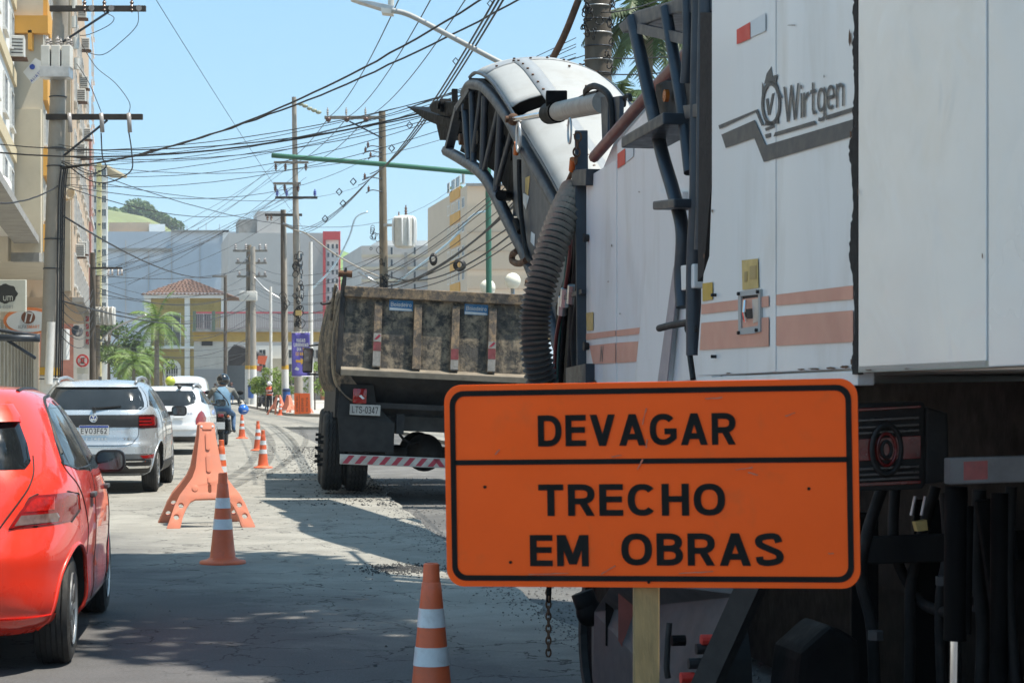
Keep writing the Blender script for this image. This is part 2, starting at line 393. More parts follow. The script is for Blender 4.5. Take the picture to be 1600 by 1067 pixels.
# ------------------------------------------------------------------ shared materials
def asphalt_mat(name, base, lite, crack=True, rough_bump=.35, coarse=1.0, old=None):
    m, nt, b, out = new_mat(name)
    co = coords(nt)
    big = noise(nt, co, .18, 5, .6); mid = noise(nt, co, 1.7, 6, .65, .3); fine = noise(nt, co, 60*coarse, 3, .7); grit = noise(nt, co, 230*coarse, 2, .6)
    c = mixc(nt, ramp(nt, big, [(.35, 0.0), (.65, 1.0)]), base, lite)
    c = mixc(nt, ramp(nt, mid, [(.42, .55), (.6, 0.0)]), c, tuple(q*.72 for q in base))
    c = mixc(nt, ramp(nt, fine, [(.35, .35), (.65, 0.0)]), c, tuple(q*.5 for q in base))
    c = mixc(nt, ramp(nt, grit, [(.6, 0.0), (.75, .5)]), c, tuple(min(1, q*1.5) for q in lite))
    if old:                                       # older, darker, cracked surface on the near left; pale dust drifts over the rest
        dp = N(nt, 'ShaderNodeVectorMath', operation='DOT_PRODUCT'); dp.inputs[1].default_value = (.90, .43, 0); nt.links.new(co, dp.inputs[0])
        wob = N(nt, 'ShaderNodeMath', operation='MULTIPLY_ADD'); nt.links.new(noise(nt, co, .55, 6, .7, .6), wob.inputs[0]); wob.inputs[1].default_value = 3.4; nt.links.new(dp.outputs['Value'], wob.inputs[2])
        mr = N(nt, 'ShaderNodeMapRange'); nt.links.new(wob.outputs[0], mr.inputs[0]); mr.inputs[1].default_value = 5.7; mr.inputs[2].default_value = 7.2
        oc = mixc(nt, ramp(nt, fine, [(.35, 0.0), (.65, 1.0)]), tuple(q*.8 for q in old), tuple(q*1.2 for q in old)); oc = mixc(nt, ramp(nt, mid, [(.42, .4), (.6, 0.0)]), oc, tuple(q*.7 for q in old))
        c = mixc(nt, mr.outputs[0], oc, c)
    st = noise(nt, coords(nt, 'Object', (1.4, .35, 1)), 1.1, 6, .7, .8)
    c = mixc(nt, ramp(nt, st, [(.6, 0.0), (.78, .45)]), c, tuple(q*.55 for q in base))
    if crack:
        v = N(nt, 'ShaderNodeTexVoronoi', feature='DISTANCE_TO_EDGE'); v.inputs['Scale'].default_value = 1.35
        nm = N(nt, 'ShaderNodeMixRGB') if False else None
        wv = N(nt, 'ShaderNodeVectorMath', operation='ADD'); nn = N(nt, 'ShaderNodeTexNoise'); nn.inputs['Scale'].default_value = 4.5; nn.inputs['Detail'].default_value = 5
        nt.links.new(co, nn.inputs['Vector']); sc = N(nt, 'ShaderNodeVectorMath', operation='SCALE'); sc.inputs['Scale'].default_value = .55
        nt.links.new(nn.outputs['Color'], sc.inputs[0]); nt.links.new(co, wv.inputs[0]); nt.links.new(sc.outputs[0], wv.inputs[1]); nt.links.new(wv.outputs[0], v.inputs['Vector'])
        ck = ramp(nt, v.outputs['Distance'], [(.004, 1.0), (.016, 0.0)])
        msk = ramp(nt, noise(nt, co, .33, 3), [(.40, 0.0), (.50, 1.0)])
        mm = N(nt, 'ShaderNodeMath', operation='MULTIPLY'); nt.links.new(ck, mm.inputs[0]); nt.links.new(msk, mm.inputs[1])
        c = mixc(nt, mm.outputs[0], c, (.022, .021, .02))
    nt.links.new(c, b.inputs['Base Color']); b.inputs['Roughness'].default_value = .88; b.inputs['Specular IOR Level'].default_value = .3
    bump(nt, b, fine, rough_bump, .012)
    return m
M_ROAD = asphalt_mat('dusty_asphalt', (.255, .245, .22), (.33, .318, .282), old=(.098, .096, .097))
M_MILLED = asphalt_mat('milled_asphalt', (.10, .10, .10), (.185, .18, .172), crack=False, rough_bump=1.0, coarse=.35)
M_GROUND = mat('dry_soil', (.2, .185, .15), .9, var=.25, scale=.5)
M_PAVE = mat('pale_concrete_paving', (.42, .40, .36), .85, var=.15, scale=1.2, bmp=.2, dirt=(.25, .23, .2), dirt_amt=.4, dirt_scale=.8)
M_KERB = mat('kerb_stone', (.36, .34, .31), .85, var=.2, scale=3, bmp=.2)
M_BLACK = mat('black_rubber', (.012, .012, .013), .7, var=.3, scale=8, bmp=.15)
M_TYRE = mat('tyre_rubber', (.018, .018, .018), .8, var=.35, scale=9, bmp=.25, dirt=(.09, .085, .075), dirt_amt=.35, dirt_scale=5)
M_DKMETAL = mat('dark_blue_grey_steel', (.030, .040, .055), .45, .3, var=.25, scale=6, dirt=(.12, .10, .085), dirt_amt=.25, dirt_scale=5, bmp=.05)
M_STEEL = mat('galvanised_steel', (.45, .46, .47), .42, .8, var=.2, scale=5)
M_RUST = mat('rusty_iron', (.11, .055, .03), .85, .2, var=.4, scale=9, bmp=.3)
M_CHROME = mat('chrome', (.75, .76, .78), .12, 1.0, var=.06, scale=4)
M_ORANGE = mat('orange_cone_plastic', (.68, .125, .045), .45, var=.12, scale=5, dirt=(.30, .10, .06), dirt_amt=.42, dirt_scale=7)
M_ORANGE2 = mat('faded_orange_plastic', (.62, .20, .115), .55, var=.10, scale=4, dirt=(.40, .17, .12), dirt_amt=.4, dirt_scale=5, bmp=.03)
M_BAND = mat('reflective_white_band', (.62, .64, .66), .35, var=.1, scale=12, dirt=(.33, .31, .29), dirt_amt=.4, dirt_scale=9)
M_WHITE = mat('white_paint', (.74, .74, .72), .45, var=.08, scale=3)
M_GREYPL = mat('grey_plastic', (.06, .062, .065), .55, var=.2, scale=8)
M_WOODY = mat('bare_timber', (.27, .19, .085), .75, var=.35, scale=9, bmp=.25, streak=True, dirt=(.16, .10, .05), dirt_amt=.35, dirt_scale=6)
# ------------------------------------------------------------------ ground, road, pavements
def sheet(name, pts, m, z=0.0, thick=0.0, parent=None, sub=0):
    mb = MB()
    mb.slab([(p[0], p[1], z) for p in pts], (0, 0, -max(thick, .001)))
    return struct(mb.build(name, m, parent))
gm = MB(); gm.quad((-2500, -300, -.16), (2500, -300, -.16), (2500, 4000, -.16), (-2500, 4000, -.16)); struct(gm.build('ground', M_GROUND))
def RW(x0, d): return (x0-.1875*d, d)             # road-aligned: metres right of the camera line, metres ahead
EDGE = [(4, 1.62), (8, 1.05), (10.5, .66), (12, .46), (13.2, .22), (14.7, .02), (17, -.36), (20, -.72), (23.8, -1.24), (27, -1.62), (31, -2.05), (38, -2.9), (48, -4.3), (62, -6.4), (75, -8.4)]
random.seed(3)
edge_f = []
for (a, xa), (b, xb) in zip(EDGE, EDGE[1:]):
    n = max(2, int((b-a)/.35))
    for i in range(n): t = i/n; edge_f.append((lerp(xa, xb, t)+random.uniform(-.05, .05), lerp(a, b, t)))
edge_f.append((EDGE[-1][1], EDGE[-1][0]))
STRIP_W = 3.6
edge_r = [(x+STRIP_W, y) for x, y in edge_f]
road_left = [RW(-1.6, 420), RW(-1.6, -25), (edge_f[0][0]+.3, -25)]+edge_f+[(-8.4+STRIP_W, 75), (45, 75), (45, 420)]
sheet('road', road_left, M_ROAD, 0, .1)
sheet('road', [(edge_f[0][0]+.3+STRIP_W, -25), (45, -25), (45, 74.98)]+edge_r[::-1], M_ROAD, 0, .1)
sheet('milled_roadbed', [(-12, 76), (0, -25), (9, -25), (4, 76)], M_MILLED, -.095, .01)
# left pavement with its kerb
sheet('pavement', [RW(-1.78, -25), RW(-1.78, 420), RW(-9, 420), RW(-9, -25)], M_PAVE, .14, .14)
kb = MB(); kb.slab([(*RW(-1.6, -25), .145), (*RW(-1.6, 420), .145), (*RW(-1.778, 420), .145), (*RW(-1.778, -25), .145)], (0, 0, -.14)); struct(kb.build('kerb', M_KERB))
# right-hand pavement round the bridge
RK = [(45, 96.5), (-5.5, 98.5), (-9.2, 100), (-11.2, 104), (-13.0, 114), (-16.5, 134), (-22.8, 170), (-30, 208)]
sheet('pavement', RK+[(45, 208)], M_PAVE, .14, .14)
for (a, b) in zip(RK, RK[1:]):
    k = MB(); v = Vector((b[0]-a[0], b[1]-a[1], 0)).normalized(); nrm = Vector((v.y, -v.x, 0))*-1
    q = Vector((-v.y, v.x, 0))
    A, B = Vector((a[0], a[1], .146)), Vector((b[0], b[1], .146))
    k.slab([A+q*.03, B+q*.03, B+q*.18, A+q*.18] , (0, 0, -.14)); struct(k.build('kerb', M_KERB))
# loose gravel along the milled edge and crumbs on the road: nobody could count it
def stones(name, spots, m):
    mb = MB()
    for (x, y, z, r) in spots:
        vs = []
        for (px, py, pz) in ((1, 0, 0), (-1, 0, 0), (0, 1, 0), (0, -1, 0), (0, 0, 1), (0, 0, -.6)):
            q = r*random.uniform(.6, 1.25); vs.append((x+px*q, y+py*q, z+pz*q*.75))
        mb.add(vs, [(0, 2, 4), (2, 1, 4), (1, 3, 4), (3, 0, 4), (2, 0, 5), (1, 2, 5), (3, 1, 5), (0, 3, 5)])
    o = mb.build(name, m); struct(o, 'stuff'); return o
M_GRAVEL = mat('asphalt_gravel', (.13, .128, .125), .9, var=.5, scale=25)
M_CRUMB = mat('dark_asphalt_crumbs', (.05, .05, .05), .9, var=.4, scale=25)
sp = []
for i in range(6500):
    d = 9+random.random()**1.6*26; x = interp(EDGE, d)
    off = random.gauss(.0, .14) if random.random() < .5 else random.uniform(-.1, 1.3)
    sp.append((x+off, d, (0.0 if off < 0 else -.09)+.004, random.uniform(.003, .012)*(1.2 if off > 0 else .8)))
stones('loose_gravel', sp, M_GRAVEL)
sp = []
for i in range(1300):
    d = random.uniform(8.5, 36); x = interp(EDGE, d)-abs(random.gauss(0, 1.3)); sp.append((x, d, .002, random.uniform(.002, .006) if random.random() < .95 else random.uniform(.008, .014)))
for i in range(900):
    c = G(628, 889); sp.append((c.x+random.gauss(0, .16), c.y+random.gauss(0, .22), .004, random.uniform(.004, .013)))
for i in range(1800):
    d = random.uniform(25, 50); x = interp(EDGE, d)-abs(random.gauss(0, .6)); sp.append((x, d, .003, random.uniform(.006, .022)))
stones('asphalt_crumbs', sp, M_CRUMB)
# curved tyre marks
def marks_mat():
    m, nt, b, out = new_mat('rubber_skid'); b.inputs['Base Color'].default_value = (.06, .058, .055, 1); b.inputs['Roughness'].default_value = .9
    tr = N(nt, 'ShaderNodeBsdfTransparent'); mx = N(nt, 'ShaderNodeMixShader'); n1 = noise(nt, coords(nt), 2.2, 6, .7)
    nt.links.new(ramp(nt, n1, [(.4, 0.0), (.66, .62)]), mx.inputs[0]); nt.links.new(tr.outputs[0], mx.inputs[1]); nt.links.new(b.outputs[0], mx.inputs[2]); nt.links.new(mx.outputs[0], out.inputs[0]); return m
M_MARK = marks_mat()
for pts, wd in (([(378, 665), (392, 680), (400, 700), (392, 722), (366, 742), (330, 757)], .17), ([(400, 662), (417, 678), (425, 698), (415, 724), (385, 748), (350, 766)], .2),
                ([(425, 662), (450, 680), (463, 700), (448, 722), (410, 745)], .17), ([(470, 665), (478, 685), (468, 706), (440, 726)], .15), ([(480, 672), (440, 676), (405, 684)], .2)):
    q = catmull([tuple(G(*p)) for p in pts], 8); mb = MB(); vs = []; fs = []
    for i, p in enumerate(q):
        t = (q[min(i+1, len(q)-1)]-q[max(i-1, 0)]).normalized(); s_ = Vector((-t.y, t.x, 0))*wd/2
        vs += [p+s_+Vector((0, 0, .004)), p-s_+Vector((0, 0, .004))]
        if i: fs.append((2*i-2, 2*i-1, 2*i+1, 2*i))
    mb.add(vs, fs); struct(mb.build('tyre_mark', M_MARK))
# ------------------------------------------------------------------ traffic cones
def make_cone():
    t = thing('traffic_cone', '', 'traffic cone')
    prof = [(.0355, .74), (.033, .748), (.028, .75), (.026, .70)]
    body = [(.113, .028), (.108, .04), (.092, .18), (.050, .60), (.044, .66), (.040, .664), (.036, .745), (.030, .75), (.022, .748), (.020, .66)]
    MB().lathe(body, 28).build('cone_body', M_ORANGE, t, auto=40)
    base = MB(); base.lathe([(.190, .0), (.193, .012), (.186, .024), (.135, .034), (.112, .05), (.108, .052)], 28); base.build('base', M_ORANGE, t, auto=50)
    for z0, z1 in ((.285, .37), (.46, .545)):
        rr = lambda z: interp([(.04, .108), (.18, .092), (.60, .050), (.66, .044)], z)+.0022
        MB().lathe([(rr(z0)-.004, z0), (rr(z0), z0), (rr((z0+z1)/2), (z0+z1)/2), (rr(z1), z1), (rr(z1)-.004, z1)], 28).build('reflective_band', M_BAND, t, auto=50)
    return t
cone0 = make_cone(); cones = []
def place_cone(loc, h, label, rz=0, first=[True]):
    if first[0]: o = cone0; first[0] = False
    else: o = copy_tree(cone0)
    s_ = h/.75; o.location = loc; o.scale = (s_, s_, s_); o.rotation_euler = (0, 0, rz); o['label'] = label; o['category'] = 'traffic cone'; o['group'] = 'orange cones along the roadworks'
    cones.append(o); return o
place_cone((P(674, 900, 8.75).x, 8.75, 0), .70, 'orange cone with two white bands standing in shade beside the road sign')
place_cone(tuple(G(348, 880)), .745, 'orange cone with two white bands in front of the plastic barricade')
place_cone(tuple(G(346, 768)), .72, 'dark orange cone half hidden behind the plastic barricade', .5)
place_cone(tuple(G(411, 731)), .68, 'bright orange cone near the dump truck, first of three beyond the barricade')
place_cone(tuple(G(403, 704)), .68, 'bright orange cone just behind another, middle of three on the road')
place_cone(tuple(G(378, 685)), .70, 'bright orange cone beside the motorcycle with the blue helmet')
# ------------------------------------------------------------------ plastic A-frame barricades
def make_barricade():
    t = thing('plastic_barricade', '', 'barricade')
    half = [(0, 1.092), (.06, 1.092), (.078, 1.075), (.085, .96), (.10, .86), (.135, .62), (.175, .52), (.25, .42), (.31, .345), (.365, .24), (.41, .12), (.455, .012), (.45, 0), (.325, 0), (.315, .01), (.285, .12), (.245, .21), (.20, .275), (.15, .298), (0, .302)]
    outer = half+[(-x, z) for x, z in half[-2:0:-1]]
    holes = [circle(sx*.300, .235, .029, 14) for sx in (1, -1)]+[circle(sx*.352, .12, .029, 14) for sx in (1, -1)]
    slot = lambda z0, z1, w_: [(x, z) for x, z in rounded(w_, z1-z0, w_*.48, 5, 0, (z0+z1)/2)]
    holes += [slot(.36, .45, .036)]
    tilt = R(21); H = 1.09
    for side in (1, -1):
        rot = Matrix.Rotation(side*tilt, 3, 'X')
        fn = lambda x, z: rot @ Vector((x, 0, z-H))+Vector((0, side*.11, H*math.cos(tilt)))
        off = rot @ Vector((0, side*.05, 0))
        mb = MB(); mb.prism(outer, holes, fn, -off)
        o = mb.build('leg_panel', M_ORANGE2, t, bevel=.007, auto=40)
        face = -off*1.0
        def pad(name, poly, d, m=M_ORANGE2, z=0):
            k = MB(); k.prism(poly, (), lambda x, zz: fn(x, zz)-off.normalized()*.003, off.normalized()*(d+.003)); k.build(name, m, o, bevel=.004, auto=40)
        pad('ridge', slot(.80, .985, .045), .012); pad('ridge', slot(.57, .755, .05), .010); pad('ridge', rounded(.10, .03, .012, 4, 0, 1.03), .008); pad('ridge', slot(.46, .53, .03), .008)
        for sx in (1, -1):
            pad('dimple', circle(sx*.15, .41, .034, 16), .006); pad('reflector', circle(sx*.058, 1.05, .012, 10), .006, M_BAND)
    hz = H*math.cos(tilt); MB().bbox((-.055, -.115, hz-.05), (.055, .115, hz-.02)).build('hinge_pin', M_GREYPL, t)
    return t
bar0 = make_barricade(); bl, bf = G(312, 826), None
bar0.location = (G(312, 824).x, G(312, 824).y+.42, 0); bar0.rotation_euler = (0, 0, R(15)); bar0.scale = (1.0, 1.0, 1.06)
bar0['label'] = 'orange plastic A-frame barricade standing on the road behind a traffic cone'; bar0['group'] = 'plastic barricades'
for (x, y, rz, lb) in ((435, 647.5, 62, 'orange A-frame barricade beside the worker in the safety vest'), (451, 648.5, 35, 'orange A-frame barricade in front of the blue litter bin'), (476, 649.5, 20, 'orange A-frame barricade propping up the leaning detour board')):
    b_ = copy_tree(bar0); b_.location = tuple(G(x, y)); b_.location.z = .0; b_.rotation_euler = (0, 0, R(rz)); b_['label'] = lb; b_.scale = (.95, .95, 1.02)
place_cone((G(438, 648.5).x, G(438, 648.5).y, 0), .8, 'orange cone wedged between two barricades by the worker')
# ------------------------------------------------------------------ the road sign
M_SIGN = mat('orange_sign_enamel', (.98, .105, .007), .5, var=.07, scale=3, dirt=(.50, .12, .04), dirt_amt=.2, dirt_scale=5, spec=.2)
M_SIGNK = mat('black_sign_print', (.009, .009, .009), .6, var=.3, scale=10, spec=.12)
SD = 6.0; c0 = P(1011.5, 757, SD)
yaw, roll = R(-13.2), R(-.95)
sgn = thing('road_sign', 'orange rectangular roadworks sign with black lettering on a timber post', 'road sign', (c0.x, c0.y, 0), (0, 0, 0))
SM = Matrix.Rotation(yaw, 4, 'Z') @ Matrix.Rotation(roll, 4, 'Y')
SW, SH = 1.225, .602
def SF(off): return lambda x, z: (SM @ Vector((x, -off, z)))+Vector((0, 0, c0.z))
thick = SM.to_3x3() @ Vector((0, .016, 0))
MB().prism(rounded(SW, SH, .052, 7), (), SF(0), thick).build('board', M_SIGN, sgn, bevel=.0015)
def print_(poly, holes=(), off=.0035, m=M_SIGNK, name='border'):
    mb = MB(); mb.prism(poly, holes, SF(off), SM.to_3x3() @ Vector((0, .002, 0))); return mb.build(name, m, sgn)
print_(rounded(SW-.036, SH-.036, .042, 7), [rounded(SW-.068, SH-.068, .030, 7)])
def sx_(px): return (px-1011.5)/532/math.cos(yaw)*.985
def sz_(py, px): return (757-py)/532*(1.0-.045*(px-1011.5)/640)
dy = SH/2-.232
print_([(-SW/2+.03, dy-.0075), (SW/2-.03, dy-.0075), (SW/2-.03, dy+.0075), (-SW/2+.03, dy+.0075)], name='divider')
def sign_text(s_, x0, x1, zc, h):
    return letters(s_, lambda u, v: SF(.0035)(lerp(x0, x1, u), zc+(v-.5)*h), M_SIGNK, sgn, t=.185, gap=.12, depth=SM.to_3x3() @ Vector((0, -.0002, 0)))
sign_text('DEVAGAR', -.325, .262, SH/2-.140, .092)
sign_text('TRECHO', -.327, .228, SH/2-.345, .093)
sign_text('EM', -.355, -.178, SH/2-.494, .092); sign_text('OBRAS', -.080, .392, SH/2-.490, .094)
for bx, bz in ((-.49, SH/2-.305), (.47, SH/2-.315), (-.415, -.228), (.0, -.285)):
    m_ = MB(); m_.prism(circle(bx, bz, .0045, 8), (), SF(.005), SM.to_3x3() @ Vector((0, .004, 0))); m_.build('bolt', M_SIGNK, sgn)
pst = MB(); pst.bbox((-.038, .03, -.095), (.038, .085, c0.z+.26)); pst.build('post', M_WOODY, sgn, bevel=.004)
M_SCUFF = mat('sign_scuff', (.55, .15, .08), .6, var=.3, scale=30)
random.seed(4)
for (cx_, cz_, L_, a_) in ((.285, .045, .05, 8), (.31, .03, .03, -15), (-.02, .06, .035, 60), (-.09, .085, .03, 10), (-.005, .20, .05, 75), (.0, .12, .025, 80), (.14, -.256, .10, 4), (-.30, -.262, .12, 2), (-.12, -.25, .05, 30), (.42, .2, .03, 20), (-.45, .1, .02, 50), (.2, .25, .05, 3), (.53, -.2, .015, 0)):
    q = []; n_ = 7
    for k in range(n_): q.append((lerp(-L_/2, L_/2, k/(n_-1)), random.uniform(.0006, .0028)))
    for k in range(n_-1, -1, -1): q.append((lerp(-L_/2, L_/2, k/(n_-1)), -random.uniform(.0006, .0028)))
    ca, sa = math.cos(R(a_)), math.sin(R(a_)); print_([(cx_+x*ca-z*sa, cz_+x*sa+z*ca) for x, z in q], off=.0048, m=M_SCUFF, name='scuff')
# ------------------------------------------------------------------ the cold-milling machine (side planes run along the road, v metres right of the camera line)
VPX = 180.0
FD = Vector(((VPX-CX)/F, 1, 0)).normalized(); RN = Vector((FD.y, -FD.x, 0))      # forward and right of the machine
ZM = -.095
def PV(x, y, v):
    d = F*v/(x-VPX); return P(x, y, d)
def UV(u, v, z):                                   # u = camera distance along the side, v = offset
    return Vector((v+(VPX-CX)/F*u, u, z))
M_MWHITE = mat('white_machine_paint', (.66, .67, .68), .42, var=.05, scale=1.2, dirt=(.46, .44, .40), dirt_amt=.42, dirt_scale=2.6, coat=.25, streak=True)
M_MGREY = mat('pale_grey_cover_paint', (.33, .335, .33), .6, var=.06, scale=1.5, dirt=(.24, .23, .21), dirt_amt=.4, dirt_scale=2.4)
M_SALMON = mat('faded_red_stripe', (.56, .27, .20), .5, var=.1, scale=4)
M_MDARK = mat('dark_grey_decal', (.045, .05, .056), .5, var=.12, scale=8)
M_FOAM = mat('perished_black_foam', (.018, .014, .012), .95, var=.4, scale=18, bmp=.5)
M_RED = mat('red_paint', (.55, .03, .02), .5, var=.1, scale=6)
M_REDRAIL = mat('weathered_maroon_paint', (.16, .06, .055), .55, var=.3, scale=5, dirt=(.10, .07, .06), dirt_amt=.5)
M_YSTICK = mat('faded_yellow_sticker', (.50, .36, .13), .6, var=.2, scale=12)
M_SCREEN = mat('dark_recess', (.01, .01, .012), .7, var=.3)
M_HOSE = mat('black_hose_rubber', (.012, .012, .013), .65, var=.3, scale=12, spec=.2, dirt=(.05, .045, .04), dirt_amt=.3, dirt_scale=6)
M_RIB = mat('corrugated_hose_wire', (.30, .29, .26), .5, .2, var=.3, scale=12)
M_UNDER = mat('cream_underside', (.34, .32, .27), .8, var=.15, scale=3)
M_GREASE = mat('greasy_black_steel', (.004, .0042, .005), .6, .0, var=.5, scale=5, spec=.06, dirt=(.010, .009, .008), dirt_amt=.35, dirt_scale=4, bmp=.2)
M_SIDEPL = mat('scuffed_grey_plate', (.045, .045, .05), .6, .2, var=.3, scale=5, dirt=(.09, .05, .04), dirt_amt=.3, dirt_scale=3)
mill = thing('milling_machine', 'white cold milling machine with salmon stripes and a raised grey conveyor', 'milling machine', tuple(UV(9, 3.6, ZM)))
def mpanel(name, px, v, m, th=.03, parent=None, bevel=.004):
    mb = MB(); mb.slab([PV(x, y, v) for x, y in px], RN*th); return mb.build(name, m, parent or mill, bevel=bevel, world=True)
def mtube(name, pts, r, m, n=10, parent=None, smooth=10):
    mb = MB(); q = catmull(pts, smooth) if len(pts) > 2 and smooth else pts; mb.tube(q, r, n); return mb.build(name, m, parent or mill, world=True, auto=50)
VN, VB, VF = 2.42, 2.50, 3.05
# near hood flank, two sheets with a lip, foam in the joint
M_NEAR = mat('dented_white_panel', (.64, .655, .67), .2, var=.04, scale=.8, coat=.8, dirt=(.50, .49, .46), dirt_amt=.3, dirt_scale=1.4)
_b = [n for n in M_NEAR.node_tree.nodes if n.type == 'BSDF_PRINCIPLED'][0]; bump(M_NEAR.node_tree, _b, noise(M_NEAR.node_tree, coords(M_NEAR.node_tree), 3.2, 2, .5, .8), .55, .02)
near = mpanel('hood_panel', [(1341, -120), (1541, -150), (1541, 574), (1341, 581)], VN, M_NEAR, .05)
mpanel('hood_panel', [(1544, -150), (1720, -180), (1720, 566), (1544, 573.6)], VN-.012, M_NEAR, .05)
mb = MB(); mb.slab([PV(1341, 582, VN), PV(1720, 567, VN), PV(1720, 567, VN)+RN*.8, PV(1341, 582, VN)+RN*.8], (0, 0, .02)); mb.build('hood_floor', M_UNDER, mill, world=True)
# dark rubber and foam strip with a ragged outline between the two panels
random.seed(11)
def ragged(x, y0, y1, v, wl, wr, name='foam_seal', n=60):
    n *= 2; wv = lambda i: max(.12, min(1.15, .5+.9*mnoise.noise(Vector((i*.13, x*.1, 0)))+.35*mnoise.noise(Vector((i*.7, x, 3)))))
    L = [(x-wl*wv(i), lerp(y0, y1, i/n)) for i in range(n+1)]; Rr = [(x+wr, lerp(y0, y1, i/n)) for i in range(n+1)]
    mb = MB(); mb.slab([PV(a, b, v) for a, b in L+Rr[::-1]], RN*.02); return mb.build(name, M_FOAM, mill, world=True)
ragged(1336, -60, 585, VB-.012, 9, 4)
# middle hood flank (faded maker's lettering, stripes)
mid = mpanel('hood_panel', [(1112, -110), (1337, -130), (1337, 576), (1182, 583), (1090, 587), (1090, 548), (1099, 428), (1108, 400), (1112, 290)], VB, M_MWHITE, .05)
mpanel('sill', [(1088, 590), (1340, 579), (1340, 602), (1088, 612)], VB-.004, M_MWHITE, .06)
mb = MB(); a = [PV(x, y, VB)-RN*.012 for x, y in ((1202, -110), (1213, -110), (1213, 580), (1205, 581))]; mb.slab([q+RN*.009 for q in a], RN*.002); mb.build('pressed_rib', M_MWHITE, mid, bevel=.004)
# keep ribs in place: children of a panel are built in world space
mid_rib = [c for c in children(mid)][0]; mid_rib.data.transform(world_m(mid).inverted())
def decal(name, px, v, m, parent=mid, lift=.0055):
    mb = MB(); mb.slab([PV(x, y, v)-RN*lift for x, y in px], RN*.001); return mb.build(name, m, parent, world=True)
decal('stripe', [(1098, 475.5), (1203, 462.3), (1203, 479), (1097.5, 491)], VB, M_SALMON)
decal('stripe', [(1215, 460.5), (1335, 446), (1335, 467.5), (1215, 477.5)], VB, M_SALMON)
decal('stripe', [(1097.5, 504.5), (1203, 495.5), (1203, 541), (1095, 547)], VB, M_SALMON)
decal('stripe', [(1215, 494.6), (1335, 484.8), (1335, 534), (1215, 540.3)], VB, M_SALMON)
# maker's emblem: two folded bars, crowned cutter ring with a tick, lettering
def lg(x, y): return (940+x/3.81, y/3.81)          # emblem traced on the flank
def shape(pts): return decal('emblem', [lg(*p) for p in pts], VB, M_MDARK)
shape([(703, 748), (935, 652), (972, 745), (960, 752), (925, 668), (709, 770)])
shape([(720, 803), (918, 716), (985, 866), (1505, 712), (1505, 812), (973, 966), (916, 822), (746, 882)])
shape([(1040, 790), (1275, 720), (1285, 742), (1030, 815)]); shape([(1345, 690), (1505, 640), (1505, 664), (1345, 716)])
shape([(980, 765), (1035, 745), (1038, 760), (985, 782)]); shape([(980, 802), (1015, 793), (1015, 818), (985, 826)])
ring_o = [(1015+58*math.cos(R(a)), 618-135*math.sin(R(a))) for a in range(0, 360, 15)]; ring_i = [(1015+44*math.cos(R(a)), 618-106*math.sin(R(a))) for a in range(0, 360, 15)]
mb = MB(); mb.prism([lg(*p) for p in ring_o], [[lg(*p) for p in ring_i]], lambda x, y: PV(x, y, VB)-RN*.0055, RN*.001); mb.build('emblem', M_MDARK, mid, world=True)
shape([(975, 505), (990, 440), (1018, 398), (1026, 455), (1055, 445), (1045, 490), (1062, 530), (1030, 498), (1000, 490)])
shape([(962, 490), (974, 520), (968, 580), (962, 560)]); shape([(1062, 540), (1083, 585), (1060, 590)]); shape([(1055, 690), (1062, 740), (1035, 735)]); shape([(985, 720), (1040, 735), (1030, 748), (975, 750)])
shape([(985, 592), (1000, 586), (1005, 650), (1022, 560), (1037, 555), (1012, 685), (997, 690)])
def lm(u, v):
    x = lerp(1090, 1450, u); base = lerp(735, 632, u); top = lerp(520, 430, u); x2, y2 = lg(x, lerp(base, top, v)); return PV(x2, y2, VB)-RN*.0055
letters('Wirtgen', lm, M_MDARK, mid, t=.105, gap=.085, name='lettering', world=True, depth=-RN*.0003)
# stickers, latch recess, bolts on the flank
M_PALE = mat('pale_sticker', (.55, .58, .60), .6, var=.06)
decal('sticker', [(1153, 47), (1174, 35), (1174, 61), (1153, 70)], VB, M_RED); decal('sticker', [(1175, 34), (1198, 21), (1198, 49), (1175, 59)], VB, M_PALE)
decal('sticker', [(1161, 407), (1186, 404), (1187, 450), (1162, 453)], VB, M_YSTICK)
for q in ([(1166, 425), (1170, 424), (1170, 440), (1166, 441)], [(1174, 416), (1184, 415), (1184, 436), (1174, 437)]): decal('print', q, VB, mat('sticker_print', (.32, .23, .09), .6), lift=.0075)
decal('sticker', [(1099.5, 443), (1115, 441), (1115, 468), (1099.5, 471)], VB, mat('yellow_sticker', (.52, .33, .05), .6, var=.15))
lt = MB(); lt.prism([(1157.5, 456), (1192, 452), (1192, 518), (1182, 521), (1158, 523)], [[(1162, 463), (1189, 460), (1189, 509), (1162, 513)]], lambda x, y: PV(x, y, VB)-RN*.012, RN*.012); lt = lt.build('latch_frame', M_MGREY, mid, world=True)
decal('latch_recess', [(1161, 463), (1189, 460), (1189, 509), (1161, 513)], VB, M_SCREEN, lt, .004)
mb = MB(); mb.tube([PV(1172, 470, VB)-RN*.02, PV(1174, 488, VB)-RN*.03, PV(1173, 502, VB)-RN*.02], .008, 8); mb.build('latch_handle', M_CHROME, lt, world=True)
mb = MB(); mb.slab([PV(x, y, VB)-RN*.008 for x, y in ((1178, 468), (1187, 466), (1188, 502), (1180, 505))], RN*.004); mb.build('latch_plate', M_STEEL, lt, world=True)
for x, y in ((1119, 461), (1119, 557), (1160, 459), (1190, 456), (1160, 520), (1188, 516)):
    mb = MB(); mb.cyl(PV(x, y, VB), PV(x, y, VB)-RN*.022, .007, n=8); mb.build('bolt', M_SCREEN, mid, world=True)
ragged(1109, 90, 150, VB+.001, 4, 3, n=16)
